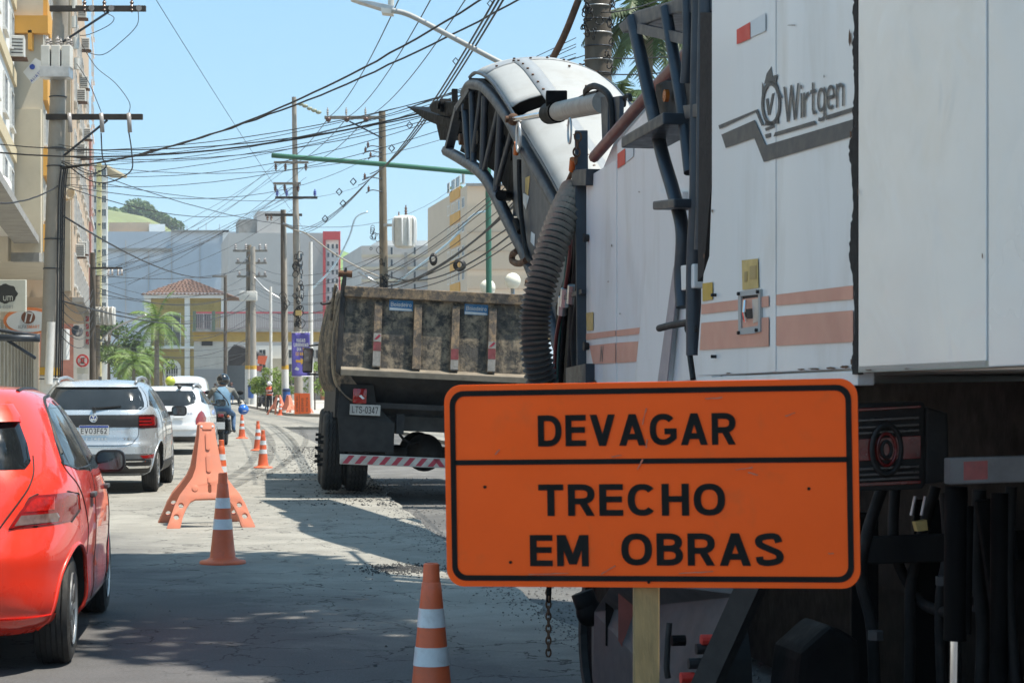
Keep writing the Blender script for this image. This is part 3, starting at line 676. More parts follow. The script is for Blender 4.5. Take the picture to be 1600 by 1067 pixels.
# front flank
frontp = mpanel('front_hood_panel', [(916, 278), (963, 250), (963, 606), (916, 612)], VF, M_MWHITE, .05)
front2 = mpanel('front_hood_panel', [(964.2, 224), (1075, 96), (1112, 58), (1112, 590), (964.2, 606)], VF, M_MWHITE, .05)
mb = MB(); a = [PV(1035, 300, VF)-RN*.05, PV(1062, 200, VF)-RN*.05, PV(1052, 606, VF)-RN*.05, PV(998, 606, VF)-RN*.05]
mb.slab([PV(x, y, VF)-RN*.03 for x, y in ((1030, 300), (1075, 300), (1050, 606), (998, 606))], RN*.029); mb.build('slanted_stiffener', M_MWHITE, front2, world=True)
mb = MB(); mb.slab([PV(x, y, VF)-RN*.037 for x, y in ((1062, 420), (1075, 380), (1051, 606), (1036, 606))], RN*.006); mb.build('slanted_stripe', mat('grey_violet_stripe', (.30, .27, .29), .5), front2, world=True)
decal('stripe', [(917, 521.5), (963, 516), (963, 525), (917, 531)], VF, M_SALMON, frontp); decal('stripe', [(964.5, 516), (1006, 511), (1004, 521), (964.5, 525.5)], VF, M_SALMON, front2)
decal('stripe', [(922, 540), (963, 535.5), (963, 567), (928, 568.5)], VF, M_SALMON, frontp); decal('stripe', [(964.5, 535.5), (1003, 533), (1000, 564.5), (964.5, 567)], VF, M_SALMON, front2)
def lm2(u, v): return PV(lerp(937, 962, u), lerp(lerp(565.5, 564, u), lerp(541, 539, u), v), VF)-RN*.005
letters('W 200', lm2, M_MDARK, frontp, t=.13, gap=.10, world=True, depth=-RN*.0003)
decal('sticker', [(917, 489), (928, 487.5), (928, 516), (918, 517)], VF, M_YSTICK, frontp)
decal('sticker', [(966, 241), (978, 232), (978, 256), (966, 264)], VF, M_RED, front2); decal('sticker', [(979, 231), (991, 221), (991, 245), (979, 254)], VF, M_PALE, front2)
for y in (372, 541):
    mb = MB(); mb.cyl(PV(920, y, VF), PV(920, y, VF)-RN*.035, .022, .03, n=12); mb.build('rubber_latch', M_BLACK, frontp, world=True)
mtube('roof_rail', [PV(1112, 44, VF), PV(1075, 82, VF), PV(1000, 163, VF), PV(928, 246, VF)], .036, M_REDRAIL, 8, smooth=0)
# body mass behind the panels: roof, end walls, belly
mb = MB()
mb.slab([UV(5.0, VN+.06, 1.5), UV(8.75, VB+.07, 1.5), UV(8.75, VB+.07, 3.05), UV(5.0, VN+.06, 3.05)], RN*2.4); mb.build('engine_housing', M_MWHITE, mill, world=True)
mb = MB(); uf = F*VF/(916-VPX)
mb.slab([UV(8.8, VF+.06, .9), UV(uf, VF+.06, .9), UV(uf, VF+.06, 2.75), UV(uf-.55, VF+.06, 3.0), UV(uf-2.0, VF+.06, 3.22), UV(8.8, VF+.06, 3.22)], RN*1.7); mb.build('front_housing', M_MWHITE, mill, world=True)
mb = MB(); mb.slab([UV(4.9, VN+.7, .55), UV(13.0, VF+.15, .75), UV(13.0, VF+.15, 1.45), UV(4.9, VN+.7, 1.48)], RN*1.5); mb.build('chassis', M_GREASE, mill, world=True)
# boarding ladder and rail in dark steel between the flanks
VL = 2.62
def lp(x, y, v=VL): return PV(x, y, v)
mtube('rail', [lp(988, 30), lp(1006, 110), lp(1032, 230), lp(1052, 300), lp(1066, 360), lp(1064, 430), lp(1067, 480)], .034, M_DKMETAL)
mtube('rail', [lp(1094, -40), lp(1090, 150), lp(1089, 300), lp(1084, 420), lp(1084, 555)], .036, M_DKMETAL)
mtube('rail', [lp(1106, -40), lp(1102, 150), lp(1101, 310), lp(1098, 390)], .040, M_DKMETAL)
mtube('rail', [lp(1040, 14), lp(1052, 85), lp(1066, 170), lp(1078, 270)], .030, M_DKMETAL)
mtube('rail', [lp(1073, -40), lp(1075, 60), lp(1071, 130)], .026, M_DKMETAL)
mb = MB(); mb.slab([lp(965, 40), lp(990, 18), lp(1045, 2), lp(1112, -20), lp(1112, 18), lp(1050, 22), lp(1005, 40), lp(972, 52)], RN*.35); mb.build('platform', M_DKMETAL, mill, bevel=.01, world=True)
mb = MB(); mb.beam(lp(1000, 45), lp(1075, 62), .03, .05); mb.build('bracket', M_DKMETAL, mill, world=True)
for (a, b, w_) in (((1004, 224), (1072, 186), .055), ((1055, 322), (1090, 318), .04)):
    st = MB(); st.beam(lp(*a), lp(*b), .22, w_); st.build('ladder_step', M_DKMETAL, mill, bevel=.008, world=True)
mb = MB(); mb.slab([lp(x, y, VL+.06) for x, y in ((1024, 132), (1040, 125), (1056, 130), (1060, 185), (1048, 200), (1030, 190), (1022, 170))], RN*.08); fo = mb.build('flood_lamp', M_BLACK, mill, bevel=.01, world=True)
mb = MB(); mb.cyl(lp(1044, 150, VL+.04), lp(1044, 150, VL+.04)-RN*.02, .03, n=14); mb.build('amber_lens', mat('amber_lens', (.35, .10, .02), .25), fo, world=True)
mb = MB(); mb.slab([lp(x, y, VL+.09) for x, y in ((1062, 98), (1086, 100), (1084, 205), (1062, 205))], RN*.1); mb.build('control_box', M_BLACK, mill, bevel=.012, world=True)
mb = MB(); mb.slab([lp(x, y, VL-.03) for x, y in ((1066, 165), (1104, 160), (1106, 180), (1070, 186))], RN*.12); mb.build('clamp', M_DKMETAL, mill, bevel=.006, world=True)
mb = MB(); mb.slab([lp(x, y, VL-.02) for x, y in ((1063, 415), (1084, 412), (1084, 450), (1064, 454))], RN*.06); mb.build('white_bracket', M_MWHITE, mill, bevel=.008, world=True)
mtube('grab_handle', [lp(1030, 513), lp(1050, 508), lp(1082, 503)], .017, M_BLACK, smooth=4); mtube('cable_loop', [lp(1074, 500), lp(1072, 515), lp(1080, 524), lp(1087, 516), lp(1084, 500)], .008, M_BLACK)
mtube('stay', [lp(1077, 548), lp(1083, 592)], .014, M_BLACK, smooth=0)
mb = MB(); mb.slab([lp(x, y, VB+.06) for x, y in ((1094, 20), (1116, 20), (1112, 280), (1099, 430), (1090, 440))], RN*.05); mb.build('foam_lining', M_FOAM, mill, world=True)
# front post with hooks, hose and hydraulic lines
VC = 3.60
mb = MB(); mb.beam(PV(908, 205, VF), PV(912, 610, VF), .085, .06); mb.build('front_post', M_DKMETAL, mill, bevel=.006, world=True)
mb = MB(); mb.slab([PV(x, y, VF-.05) for x, y in ((893, 266), (916, 264), (915, 290), (893, 291))], RN*.1); mb.build('post_clamp', M_DKMETAL, mill, bevel=.006, world=True)
hp = catmull([P(900, 298, 13.55), P(880, 340, 13.4), P(860, 395, 13.3), P(844, 450, 13.25), P(836, 500, 13.25), P(838, 550, 13.25), P(849, 605, 13.3), P(868, 660, 13.3), P(905, 712, 13.15), P(960, 725, 12.6)], 13)
hm = MB(); hr = []
for i in range(len(hp)): hr.append(.108 if i % 2 else .082)
hm.tube(hp, hr, 22)
for i in range(len(hm.mi)): hm.mi[i] = 1 if (i//22) % 2 else 0
hm.build('corrugated_hose', [mat('hose_groove_shade', (.02, .019, .018), .6, var=.3, scale=15), mat('hose_crest_sun', (.20, .19, .17), .4, var=.3, scale=15, dirt=(.26, .24, .2), dirt_amt=.3, dirt_scale=7)], mill, world=True)  # sun on the crests and shade in the grooves are put into the ring colours
for k, (xs, r_, m_) in enumerate((((897, 893, 884, 878, 872), .026, M_HOSE), ((903, 902, 897, 893, 890), .03, M_HOSE), ((889, 886, 879, 873, 868), .012, mat('green_hose', (.02, .10, .09), .5)), ((908, 906, 902, 896, 905), .022, M_HOSE), ((893, 890, 880, 868, 866), .014, mat('red_hose', (.12, .02, .02), .5)))):
    mtube('hydraulic_line', [PV(x, y, VF+.06-.02*k) for x, y in zip(xs, (330, 400, 470, 540, 640))], r_, m_)
for x, y in ((884, 465), (895, 460), (880, 478)):
    mb = MB(); mb.cyl(PV(x, y-14, VF-.02), PV(x-2, y+14, VF-.02), .034, n=8); mb.build('hose_fitting', M_STEEL, mill, world=True)
mb = MB(); mb.beam(PV(870, 470, VF-.02), PV(912, 455, VF-.02), .03, .03); mb.build('hose_bracket', M_DKMETAL, mill, world=True)
mb = MB(); mb.slab([PV(x, y, VF+.1) for x, y in ((868, 480), (912, 320), (916, 620), (872, 620))], RN*.06); mb.build('inner_shield', M_GREASE, mill, world=True)
mb = MB(); mb.slab([PV(x, y, VF-.06) for x, y in ((884, 575), (915, 568), (915, 606), (884, 606))], RN*.1); mb.build('step_plate', M_DKMETAL, mill, world=True)
random.seed(31)
def chip(x, y, rx, ry, v, parent, m=M_RUST):
    decal('paint_chip', [(x+rx*random.uniform(.4, 1)*math.cos(R(a)), y+ry*random.uniform(.4, 1)*math.sin(R(a))) for a in range(0, 360, 30)], v, m, parent, .0065)
for (x, y, rx, ry) in ((1255, 577, 9, 2), (1275, 576, 12, 2.2), (1300, 575, 10, 2.4), (1322, 573, 9, 3), (1333, 566, 3, 8), (1140, 583, 6, 1.4), (1102, 400, 2, 5), (1115, 330, 1.5, 4), (1330, 60, 2.5, 16), (1332, 210, 2, 9), (1240, 40, 8, .7), (1290, 120, 1, 3)): chip(x, y, rx, ry, VB, mid)
for (x, y, rx, ry) in ((924, 592, 4, 9), (930, 598, 4, 6), (920, 600, 3, 7), (952, 440, 2, .8), (957, 384, 1, 2.5)): chip(x, y, rx, ry, VF, frontp)
for (x, y, rx, ry) in ((985, 602, 14, 2), (970, 490, 1.2, 1.2), (1000, 300, 1, 2)): chip(x, y, rx, ry, VF, front2)
for (x, y, rx, ry) in ((1360, 578, 8, 1.3), (1420, 576, 5, 1), (1343, 300, 1, 8), (1538, 400, 1, 5)): chip(x, y, rx, ry, VN, near)
# ------------------------------------------------------------------ raised loading conveyor
CVW = 1.12
def cv(x, y, dv=0.0):
    p = PV(x, y, VC); return p+RN*dv
upper = [(727, 146), (736, 133), (752, 134), (766, 146), (780, 163), (800, 194), (818, 230), (843, 272), (869, 317), (905, 388)]
lower = [(698, 236), (726, 252), (754, 272), (773, 302), (790, 336), (806, 368), (822, 400), (850, 470), (880, 560)]
conv = MB(); cu = [cv(*p) for p in upper]; cl = [cv(*p) for p in lower]
for s_, nm in ((0, 'truss_chord'), (CVW, 'truss_chord')):
    mtube(nm, [p+RN*s_ for p in cu], .058, M_DKMETAL, 10, smooth=5); mtube(nm, [p+RN*s_ for p in cl], .062, M_DKMETAL, 8, smooth=5)
for s_ in (0.0, CVW):
    for (a, b, r_) in (((737, 136), (740, 258), .034), ((752, 142), (738, 252), .026), ((758, 150), (754, 270), .036), ((780, 165), (757, 266), .028), ((783, 172), (776, 300), .036), ((800, 205), (775, 296), .028), ((726, 165), (733, 250), .04)):
        mb = MB(); mb.cyl(cv(*a, s_), cv(*b, s_), r_, n=8); mb.build('truss_member', M_DKMETAL, mill, world=True, auto=50)
# lower side plates
mb = MB(); mb.slab([cv(x, y, .02) for x, y in ((806, 214), (818, 236), (869, 320), (903, 388), (915, 600), (880, 560), (850, 470), (815, 385), (800, 320), (797, 230))], RN*.03); sp_ = mb.build('side_plate', mat('slate_grey_plate', (.075, .082, .095), .5, .2, var=.12, scale=4, dirt=(.16, .15, .14), dirt_amt=.25), mill, world=True)
for q, m_ in (([(818, 278), (825, 275), (822, 306), (818, 300)], M_YSTICK), ([(815, 302), (824, 307), (819, 328), (815, 318)], M_PALE), ([(827, 362), (833, 366), (832, 385), (826, 378)], M_PALE)):
    mb = MB(); mb.slab([cv(x, y, .015) for x, y in q], RN*.003); mb.build('sticker', m_, sp_, world=True)
mb = MB(); mb.slab([cv(x, y, .05) for x, y in ((797, 230), (808, 250), (806, 300), (800, 338), (793, 338), (794, 300))], RN*.04); mb.build('side_plate', M_DKMETAL, mill, world=True)
# inner trough and belt, seen through the truss
def belt_pt(t, dv, dn):
    k = t*(len(cu)-1); i = min(int(k), len(cu)-2); a = cu[i].lerp(cu[i+1], k-i); k2 = t*(len(cl)-1); j = min(int(k2), len(cl)-2); b = cl[j].lerp(cl[j+1], k2-j)
    return a.lerp(b, dn)+RN*dv
mb = MB(); mb.grid(lambda u, v: belt_pt(u, lerp(.22, CVW-.22, v), .42-.05*math.cos((v-.5)*2*math.pi)), 24, 6); mb.build('belt', M_BLACK, mill, smooth=True, world=True)
mb = MB(); mb.grid(lambda u, v: belt_pt(u, lerp(.15, CVW-.15, v), .88), 24, 3); mb.build('belt', M_BLACK, mill, smooth=True, world=True)
for t in (.05, .14, .24, .34, .44, .55):
    mb = MB(); a = belt_pt(t, .1, .5); b = belt_pt(t, CVW-.1, .5); mb.cyl(a, b, .06, n=12); mb.build('roller', M_GREASE, mill, world=True, auto=50)
mb = MB(); mb.slab([cv(x, y, .13) for x, y in ((700, 236), (716, 176), (728, 150), (740, 140), (756, 146), (776, 168), (800, 210), (806, 300), (800, 335), (788, 330), (771, 298), (752, 268), (726, 250))], RN*.04); mb.build('trough_wall', M_GREASE, mill, world=True)
mb = MB(); mb.slab([cv(x, y, .06) for x, y in ((713, 175), (726, 168), (728, 238), (714, 232))], RN*.04); mb.build('head_plate', M_DKMETAL, mill, world=True)
for x, y, r_ in ((722, 218, .06), (750, 215, .07), (720, 182, .05)):
    mb = MB(); mb.cyl(cv(x, y, .04), cv(x, y, -.03), r_, n=16); mb.build('bearing', M_RUST if x == 722 else M_GREASE, mill, world=True, auto=40)
# discharge head: drive motor, wheel, deflector flap
mb = MB(); mb.slab([cv(622, 166, .1), cv(640, 170, .1), cv(725, 196, .1), cv(727, 208, .1), cv(690, 204, .1), cv(652, 188, .1)], RN*(CVW-.2)); mb.build('deflector_flap', M_GREASE, mill, bevel=.01, world=True)
mb = MB(); mb.slab([cv(660, 182, .14), cv(697, 200, .14), cv(698, 218, .14), cv(668, 219, .14)], RN*(CVW-.3)); mb.build('discharge_chute', M_GREASE, mill, bevel=.01, world=True)
mb = MB(); mb.cyl(cv(690, 165, -.02), cv(690, 165, .10), .075, n=18); mb.cyl(cv(690, 165, -.05), cv(690, 165, -.02), .045, n=14); mb.build('drive_motor', M_GREASE, mill, world=True, auto=40)
mb = MB(); mb.slab([cv(x, y, .02) for x, y in ((668, 165), (676, 157), (706, 160), (710, 178), (690, 182), (670, 175))], RN*.25); mb.build('motor_mount', M_GREASE, mill, bevel=.02, world=True)
mb = MB(); mb.beam(cv(703, 140, .05), cv(704, 168, .05), .06, .05); mb.build('head_post', M_GREASE, mill, world=True)
mb = MB(); mb.cyl(cv(700, 190, .05), cv(700, 190, CVW-.05), .16, n=20); mb.build('head_drum', M_GREASE, mill, world=True, auto=40)
mb = MB(); mb.cyl(cv(778, 306, .1), cv(803, 306, -.12), .05, n=14); mb.build('stub_pipe', M_GREASE, mill, world=True, auto=40)
# grey arched cover over the belt, in bolted sheets
cov_px = [(734, 121), (742, 114), (755, 117), (770, 130), (787, 155), (806, 185), (828, 222), (850, 258), (872, 298), (893, 336)]
cov3 = [PV(x, y, VC-.03) for x, y in cov_px]
cov = catmull([tuple(p) for p in cov3], 5)
def cover(u, v, lift=0.0):
    k = u*(len(cov)-1); i = min(int(k), len(cov)-2); p = cov[i].lerp(cov[i+1], k-i); t = (cov[i+1]-cov[i]).normalized(); nrm = RN.cross(t); nrm = nrm if nrm.z > 0 else -nrm
    bul = .17*math.sin(math.pi*min(1, max(0, v)))**.7
    return p+RN*((CVW+.06)*v)+nrm*(bul+lift)
M_COV2 = mat('grey_cover_lap', (.25, .265, .28), .5, var=.08, scale=3)
for (u0, u1, v0, v1, m_, nm, lf) in ((.0, .235, 0, 1, M_MGREY, 'cover_sheet', .0), (.24, .995, .30, 1, M_MGREY, 'cover_sheet', .004), (.24, .50, 0, .30, M_MGREY, 'cover_sheet', .004), (.57, .995, 0, .30, M_MGREY, 'cover_sheet', .012), (.215, .99, .24, .36, M_COV2, 'lap_strip', .014), (.19, .245, 0.0, 1, M_COV2, 'lap_strip', .012)):
    mb = MB(); n1, n2 = max(3, int((u1-u0)*44)), max(2, int((v1-v0)*14))
    mb.grid(lambda a, b: cover(lerp(u0, u1, a), lerp(v0, v1, b), lf), n1, n2); o_ = mb.build(nm, m_, mill, smooth=True, world=True)
    sm = o_.modifiers.new('thick', 'SOLIDIFY'); sm.thickness = .012; sm.offset = -1
for (u, v) in [(.2+.047*i, .27) for i in range(16)]+[(.235, .1+.14*i) for i in range(7)]+[(.33+.14*i, .62) for i in range(4)]:
    mb = MB(); p = cover(u, v, .010); q = cover(u, v, .026); mb.cyl(p, q, .014, n=6); mb.build('bolt', M_RUST, mill, world=True)
for vv in (0.0, 1.0):
    pts = [cover(i/30, vv, .0) for i in range(31)]; mb = MB(); mb.tube(pts, .018, 6); mb.build('cover_edge', M_DKMETAL, mill, world=True, smooth=True)
mb = MB(); mb.slab([cover(-.02, 0, .0), cover(-.02, 1, .0), cover(-.02, 1, .0)+FD*.45+Vector((0, 0, -.3)), cover(-.02, 0, .0)+FD*.45+Vector((0, 0, -.3))], (0, 0, -.012)); mb.build('rubber_skirt', M_BLACK, mill, world=True)
# slewing cylinder with its post, hoses and clevis
A = PV(802, 187, VC-.12); B = PV(866, 176, VC-.25); C_ = PV(942, 160, VC-.42)
mb = MB(); mb.cyl(A, B, .026, n=12); mb.build('piston_rod', M_CHROME, mill, world=True, auto=50)
mb = MB(); mb.cyl(B, C_, .072, n=20); mb.build('slewing_cylinder', mat('dirty_cream_paint', (.24, .23, .21), .5, var=.15, scale=8, dirt=(.12, .11, .10), dirt_amt=.4, dirt_scale=9), mill, world=True, auto=40)
mb = MB(); mb.cyl(B.lerp(C_, -.12), B.lerp(C_, .10), .084, n=18); mb.build('cylinder_gland', M_GREASE, mill, world=True, auto=40)
mb = MB(); mb.box(B.lerp(C_, .05)+Vector((0, 0, .1)), (.16, .2, .1)); mb.build('valve_block', M_GREASE, mill, bevel=.01, world=True)
mb = MB(); mb.sphere(A, .055, 12, 8); mb.cyl(A-RN*.07, A+RN*.07, .03, n=10); mb.build('rod_eye', M_RUST, mill, world=True, auto=40)
for dx in (0, 18):
    mb = MB(); mb.slab([PV(938+dx, 152, VC-.45), PV(950+dx, 150, VC-.45), PV(949+dx, 225, VC-.45), PV(941+dx, 232, VC-.45)], RN*.03); mb.build('cylinder_post', M_DKMETAL, mill, bevel=.004, world=True)
mtube('hydraulic_hose', [PV(918, 158, VC-.4), PV(916, 142, VC-.42), PV(930, 135, VC-.44), PV(950, 148, VC-.46), PV(957, 175, VC-.46), PV(958, 215, VC-.46)], .022, M_HOSE)
mtube('hydraulic_hose', [PV(878, 168, VC-.3), PV(900, 158, VC-.36), PV(916, 150, VC-.4), PV(935, 145, VC-.44)], .018, M_HOSE)
mtube('hydraulic_hose', [PV(975, 165, VC-.4), PV(977, 152, VC-.42), PV(984, 150, VC-.42), PV(985, 158, VC-.42)], .014, M_HOSE)
# lifting chains, hooks and slings
def sling(a, b, v0, v1, hook_y):
    mtube('sling_cable', [PV(*a, v0), PV((a[0]+b[0])/2-2, (a[1]+b[1])/2, (v0+v1)/2), PV(*b, v1)], .016, M_RUST, 8)
sling((897, 262), (864, 345), VF-.02, VF+.1, 0)
for (x, y, v) in ((896, 258, VF-.05), (808, 232, VC-.08)):
    mb = MB(); mb.cyl(PV(x+1, y-9, v), PV(x-2, y+9, v), .03, .024, n=10); mb.build('sling_sleeve', mat('orange_sleeve', (.5, .12, .02), .6), mill, world=True, auto=50)
def ring(c, r, tr, axis, m_, name, sy=1.0):
    a = axis.orthogonal().normalized(); b = axis.cross(a).normalized(); mb = MB()
    up = Vector((0, 0, 1)); b = (up-axis*up.dot(axis)).normalized(); a = axis.cross(b)
    mb.tube([c+a*math.cos(2*math.pi*i/18)*r+b*math.sin(2*math.pi*i/18)*r*sy for i in range(19)], tr, 8, False); return mb.build(name, m_, mill, world=True, smooth=True)
ring(PV(810, 215, VC-.1), .075, .014, RN, M_STEEL, 'carabiner', 1.6); ring(PV(890, 205, VC-.5), .05, .008, RN, M_STEEL, 'carabiner', 1.7)
for i in range(4): ring(PV(903-i*1.0, 214+i*12, VF-.06), .022, .007, RN if i % 2 else FD, M_RUST, 'chain_link', 1.3)
mtube('load_hook', [PV(808, 392, VC-.05), PV(801, 398, VC-.05), PV(801, 408, VC-.05), PV(811, 412, VC-.05), PV(822, 407, VC-.05)], .03, M_RUST)
mtube('hydraulic_hose', [PV(811, 250, VC-.04), PV(812, 300, VC-.04), PV(817, 360, VC-.04), PV(824, 400, VC-.04), PV(832, 410, VC-.04)], .022, M_HOSE)
mtube('bracket_arm', [PV(806, 345, VC-.03), PV(813, 362, VC-.03)], .03, M_GREASE, smooth=0)
# ------------------------------------------------------------------ undercarriage: rear lamp, bumper bar, crawler tracks, side plate, cylinders
VR = 2.33
lampc = [(1337, 633), (1441, 626), (1441, 758), (1337, 764)]
LD = 7.05
def PL(x, y, d=LD): return P(x, y, d)
mb = MB(); mb.slab([PL(1334, 632), PL(1443, 627), PL(1446, 634), PL(1446, 757), PL(1441, 764), PL(1334, 768)], FD*.16); tl = mb.build('rear_lamp', M_BLACK, mill, bevel=.012, world=True)
mb = MB(); mb.slab([PL(1446, 634), PL(1482, 645), PL(1484, 752), PL(1446, 757)], FD*.15); mb.build('lamp_housing', M_BLACK, tl, bevel=.01, world=True)
M_LENSR = mat('red_lamp_lens', (.16, .012, .012), .22, var=.5, scale=14, dirt=(.05, .02, .02), dirt_amt=.4, dirt_scale=8)
fz = -FD*.004
def lens(q, m_, d=.006, nm='lens'):
    mb = MB(); mb.slab([PL(*p)-FD*.006 for p in q], -FD*d); return mb.build(nm, m_, tl, world=True, bevel=.002)
lens([(1337, 686), (1437, 680), (1437, 716), (1337, 720)], M_LENSR)
lens([(1337, 638), (1437, 633), (1437, 637), (1337, 643)], M_LENSR); lens([(1337, 754), (1437, 750), (1437, 755), (1337, 760)], M_LENSR)
for y in (652, 663, 672, 728, 737, 745): lens([(1337, y+3), (1434, y-2), (1434, y+2), (1337, y+7)], mat('smoked_rib', (.06, .05, .05), .3), .008, 'lens_rib')
for r_, tr, m_ in ((.085, .009, M_BLACK), (.055, .006, M_LENSR), (.028, .006, M_BLACK)):
    c_ = PL(1382, 702)-FD*.02; mb = MB(); mb.tube([c_+RN*math.cos(2*math.pi*i/24)*r_*.62+Vector((0, 0, math.sin(2*math.pi*i/24)*r_)) for i in range(25)], tr, 8, False); mb.build('lens_ring', m_, tl, world=True, smooth=True)
M_RW = mat('scuffed_grey_bar', (.11, .11, .115), .6, var=.3, scale=8, dirt=(.07, .07, .07), dirt_amt=.5)
mb = MB(); mb.slab([PL(1484, 715, 6.7), PL(1640, 711, 6.4), PL(1640, 752, 6.4), PL(1484, 757, 6.7)], FD*.05); bb = mb.build('bumper_bar', M_RW, mill, bevel=.006, world=True)
mb = MB(); mb.slab([PL(1505, 721, 6.66)-FD*.004, PL(1572, 718, 6.53)-FD*.004, PL(1572, 747, 6.53)-FD*.004, PL(1505, 750, 6.66)-FD*.004], FD*.003); mb.build('red_reflective', mat('dull_red_reflective', (.22, .03, .03), .5, var=.3, scale=15), bb, world=True)
for (a, b, r_, m_, nm) in (((1494, 760), (1492, 1000), .038, M_GREASE, 'lift_cylinder'), ((1493, 1000), (1491, 1120), .022, M_CHROME, 'piston_rod'), ((1512, 790), (1508, 990), .02, M_GREASE, 'hydraulic_line'), ((1562, 770), (1560, 1120), .03, M_GREASE, 'frame_upright')):
    mb = MB(); mb.cyl(PL(*a, 6.8), PL(*b, 6.8), r_, n=14); mb.build(nm, m_, mill, world=True, auto=50)
mtube('hydraulic_line', [PL(1388, 735, 7.3), PL(1356, 830, 7.3), PL(1345, 900, 7.3), PL(1362, 980, 7.3), PL(1368, 1120, 7.3)], .022, M_HOSE); mtube('hydraulic_line', [PL(1462, 760, 7.4), PL(1425, 900, 7.4), PL(1422, 1000, 7.4), PL(1420, 1130, 7.4)], .02, M_HOSE)
mb = MB(); mb.slab([PL(1430, 815, 7.1), PL(1448, 812, 7.1), PL(1450, 828, 7.1), PL(1434, 830, 7.1)], FD*.03); mb.build('yellow_tag', M_YSTICK, mill, world=True)
for x in (1424, 1440):
    mb = MB(); mb.cyl(PL(x+6, 775, 7.1), PL(x, 805, 7.1), .006, n=8); mb.build('grease_pipe', M_STEEL, mill, world=True)
def track(u0, u1, v0, v1, nm='crawler_track'):
    rr = .34; path = []
    for i in range(13): a = R(90+180*i/12); path.append((u0+rr+math.cos(a)*rr, ZM+rr+.02+math.sin(a)*rr))
    for i in range(13): a = R(-90+180*i/12); path.append((u1-rr+math.cos(a)*rr, ZM+rr+.02+math.sin(a)*rr))
    mb = MB(); mb.prism([(p[0], p[1]) for p in path], (), lambda u, z: UV(u, v0+.03, z), RN*(v1-v0-.06)); o = mb.build(nm, M_GREASE, mill, world=True)
    L = []
    for i in range(len(path)):
        a, b = Vector(path[i]), Vector(path[(i+1) % len(path)]); n_ = max(1, int((b-a).length/.13))
        for k in range(n_): L.append((a.lerp(b, (k+.5)/n_), (b-a).normalized()))
    for p, t in L:
        nn = Vector((t.y, -t.x)); pc = p+nn*(-.0); c = UV(pc.x, (v0+v1)/2, pc.y); mb = MB(); td = FD*t.x+Vector((0, 0, t.y)); mb.beam(c-td*.05, c+td*.05, v1-v0, .05, up=tuple((FD*nn.x+Vector((0, 0, nn.y))))); mb.build('track_pad', M_BLACK, o, world=True)
    for u in (u0+rr, (u0+u1)/2, u1-rr):
        mb = MB(); mb.cyl(UV(u, v0-.01, ZM+rr), UV(u, v0+.06, ZM+rr), .17, n=20); mb.build('track_wheel', M_SIDEPL, o, world=True, auto=40)
    return o
track(8.2, 9.9, 2.24, 2.55); track(11.6, 13.0, 3.15, 3.45)
mb = MB(); mb.slab([P(960, 905, 8.1), P(1185, 900, 7.3), P(1165, 930, 7.3), P(1090, 1085, 7.4), P(1075, 1115, 7.4), P(925, 1110, 8.6), P(928, 955, 8.6)], RN*.06); sp2 = mb.build('drum_side_plate', M_SIDEPL, mill, bevel=.005, world=True)
for x, y, m_ in ((1108, 999, M_RED), (1100, 1013, M_SCREEN), (1088, 1036, M_SCREEN), (1076, 1058, M_RED), (1062, 1000, M_GREASE)):
    mb = MB(); c_ = P(x, y, 7.38); mb.cyl(c_-RN*.03, c_+RN*.02, .02, n=10); mb.build('pin', m_, sp2, world=True)
mtube('plate_handle', [P(1062, 972, 7.6)-RN*.04, P(1068, 1000, 7.6)-RN*.06, P(1066, 1040, 7.6)-RN*.06, P(1060, 1058, 7.6)-RN*.04], .012, M_BLACK)
mb = MB(); mb.beam(P(1190, 880, 6.9), P(1085, 1110, 7.1), .05, .09); mb.build('frame_edge', M_BLACK, mill, world=True)
mb = MB(); mb.slab([P(966, 925, 8.2), P(988, 922, 8.2), P(988, 985, 8.2), P(975, 1015, 8.2), P(966, 1000, 8.2)], RN*.05); mb.build('guard', mat('dull_red_guard', (.20, .05, .04), .6, var=.3, scale=6), mill, world=True)
mb = MB(); mb.slab([P(945, 925, 8.4), P(966, 922, 8.4), P(966, 1012, 8.4), P(945, 1010, 8.4)], RN*.1); mb.build('hydraulic_block', M_GREASE, mill, bevel=.01, world=True)
mb = MB(); mb.sphere(P(920, 955, 8.7), .055, 14, 10, (1, 1, 1.2)); mb.cyl(P(910, 925, 8.7), P(922, 960, 8.7), .05, n=12); mb.build('hydraulic_elbow', M_GREASE, mill, world=True, smooth=True)
mb = MB(); mb.slab([P(1250, 1020, 7.0), P(1300, 975, 7.0), P(1345, 1000, 7.0), P(1350, 1110, 7.0), P(1240, 1110, 7.0)], FD*.3); mb.build('gearbox', M_GREASE, mill, bevel=.03, world=True)
mb = MB(); mb.slab([UV(4.6, 3.25, ZM+.02), UV(12.8, 3.5, ZM+.1), UV(12.8, 3.5, 1.4), UV(4.6, 3.25, 1.46)], RN*1.5); mb.build('drum_housing', M_GREASE, mill, world=True)
for i in range(11):
    c_ = P(857, 925+i*9.4, 9.2); mb = MB(); ax = RN if i % 2 else FD
    bq = Vector((0, 0, 1)); aq = ax.cross(bq); mb.tube([c_+aq*math.cos(2*math.pi*k/10)*.011+bq*math.sin(2*math.pi*k/10)*.019 for k in range(11)], .0045, 6, False); mb.build('chain_link', M_RUST, mill, world=True, smooth=True)
mb = MB(); mb.cyl(P(858, 915, 9.2), P(857, 940, 9.2), .012, n=8); mb.cyl(P(858, 880, 9.2), P(862, 915, 9.2), .012, n=8); mb.build('chain_hanger', M_GREASE, mill, world=True)
mb = MB(); mb.beam(P(862, 882, 9.2), UV(9.6, 2.9, 1.0), .05, .05); mb.build('chain_bracket', M_GREASE, mill, world=True)
mb = MB(); mb.beam(cv(700, 238), cv(717, 170), .09, .07); mb.build('head_frame', M_DKMETAL, mill, world=True)
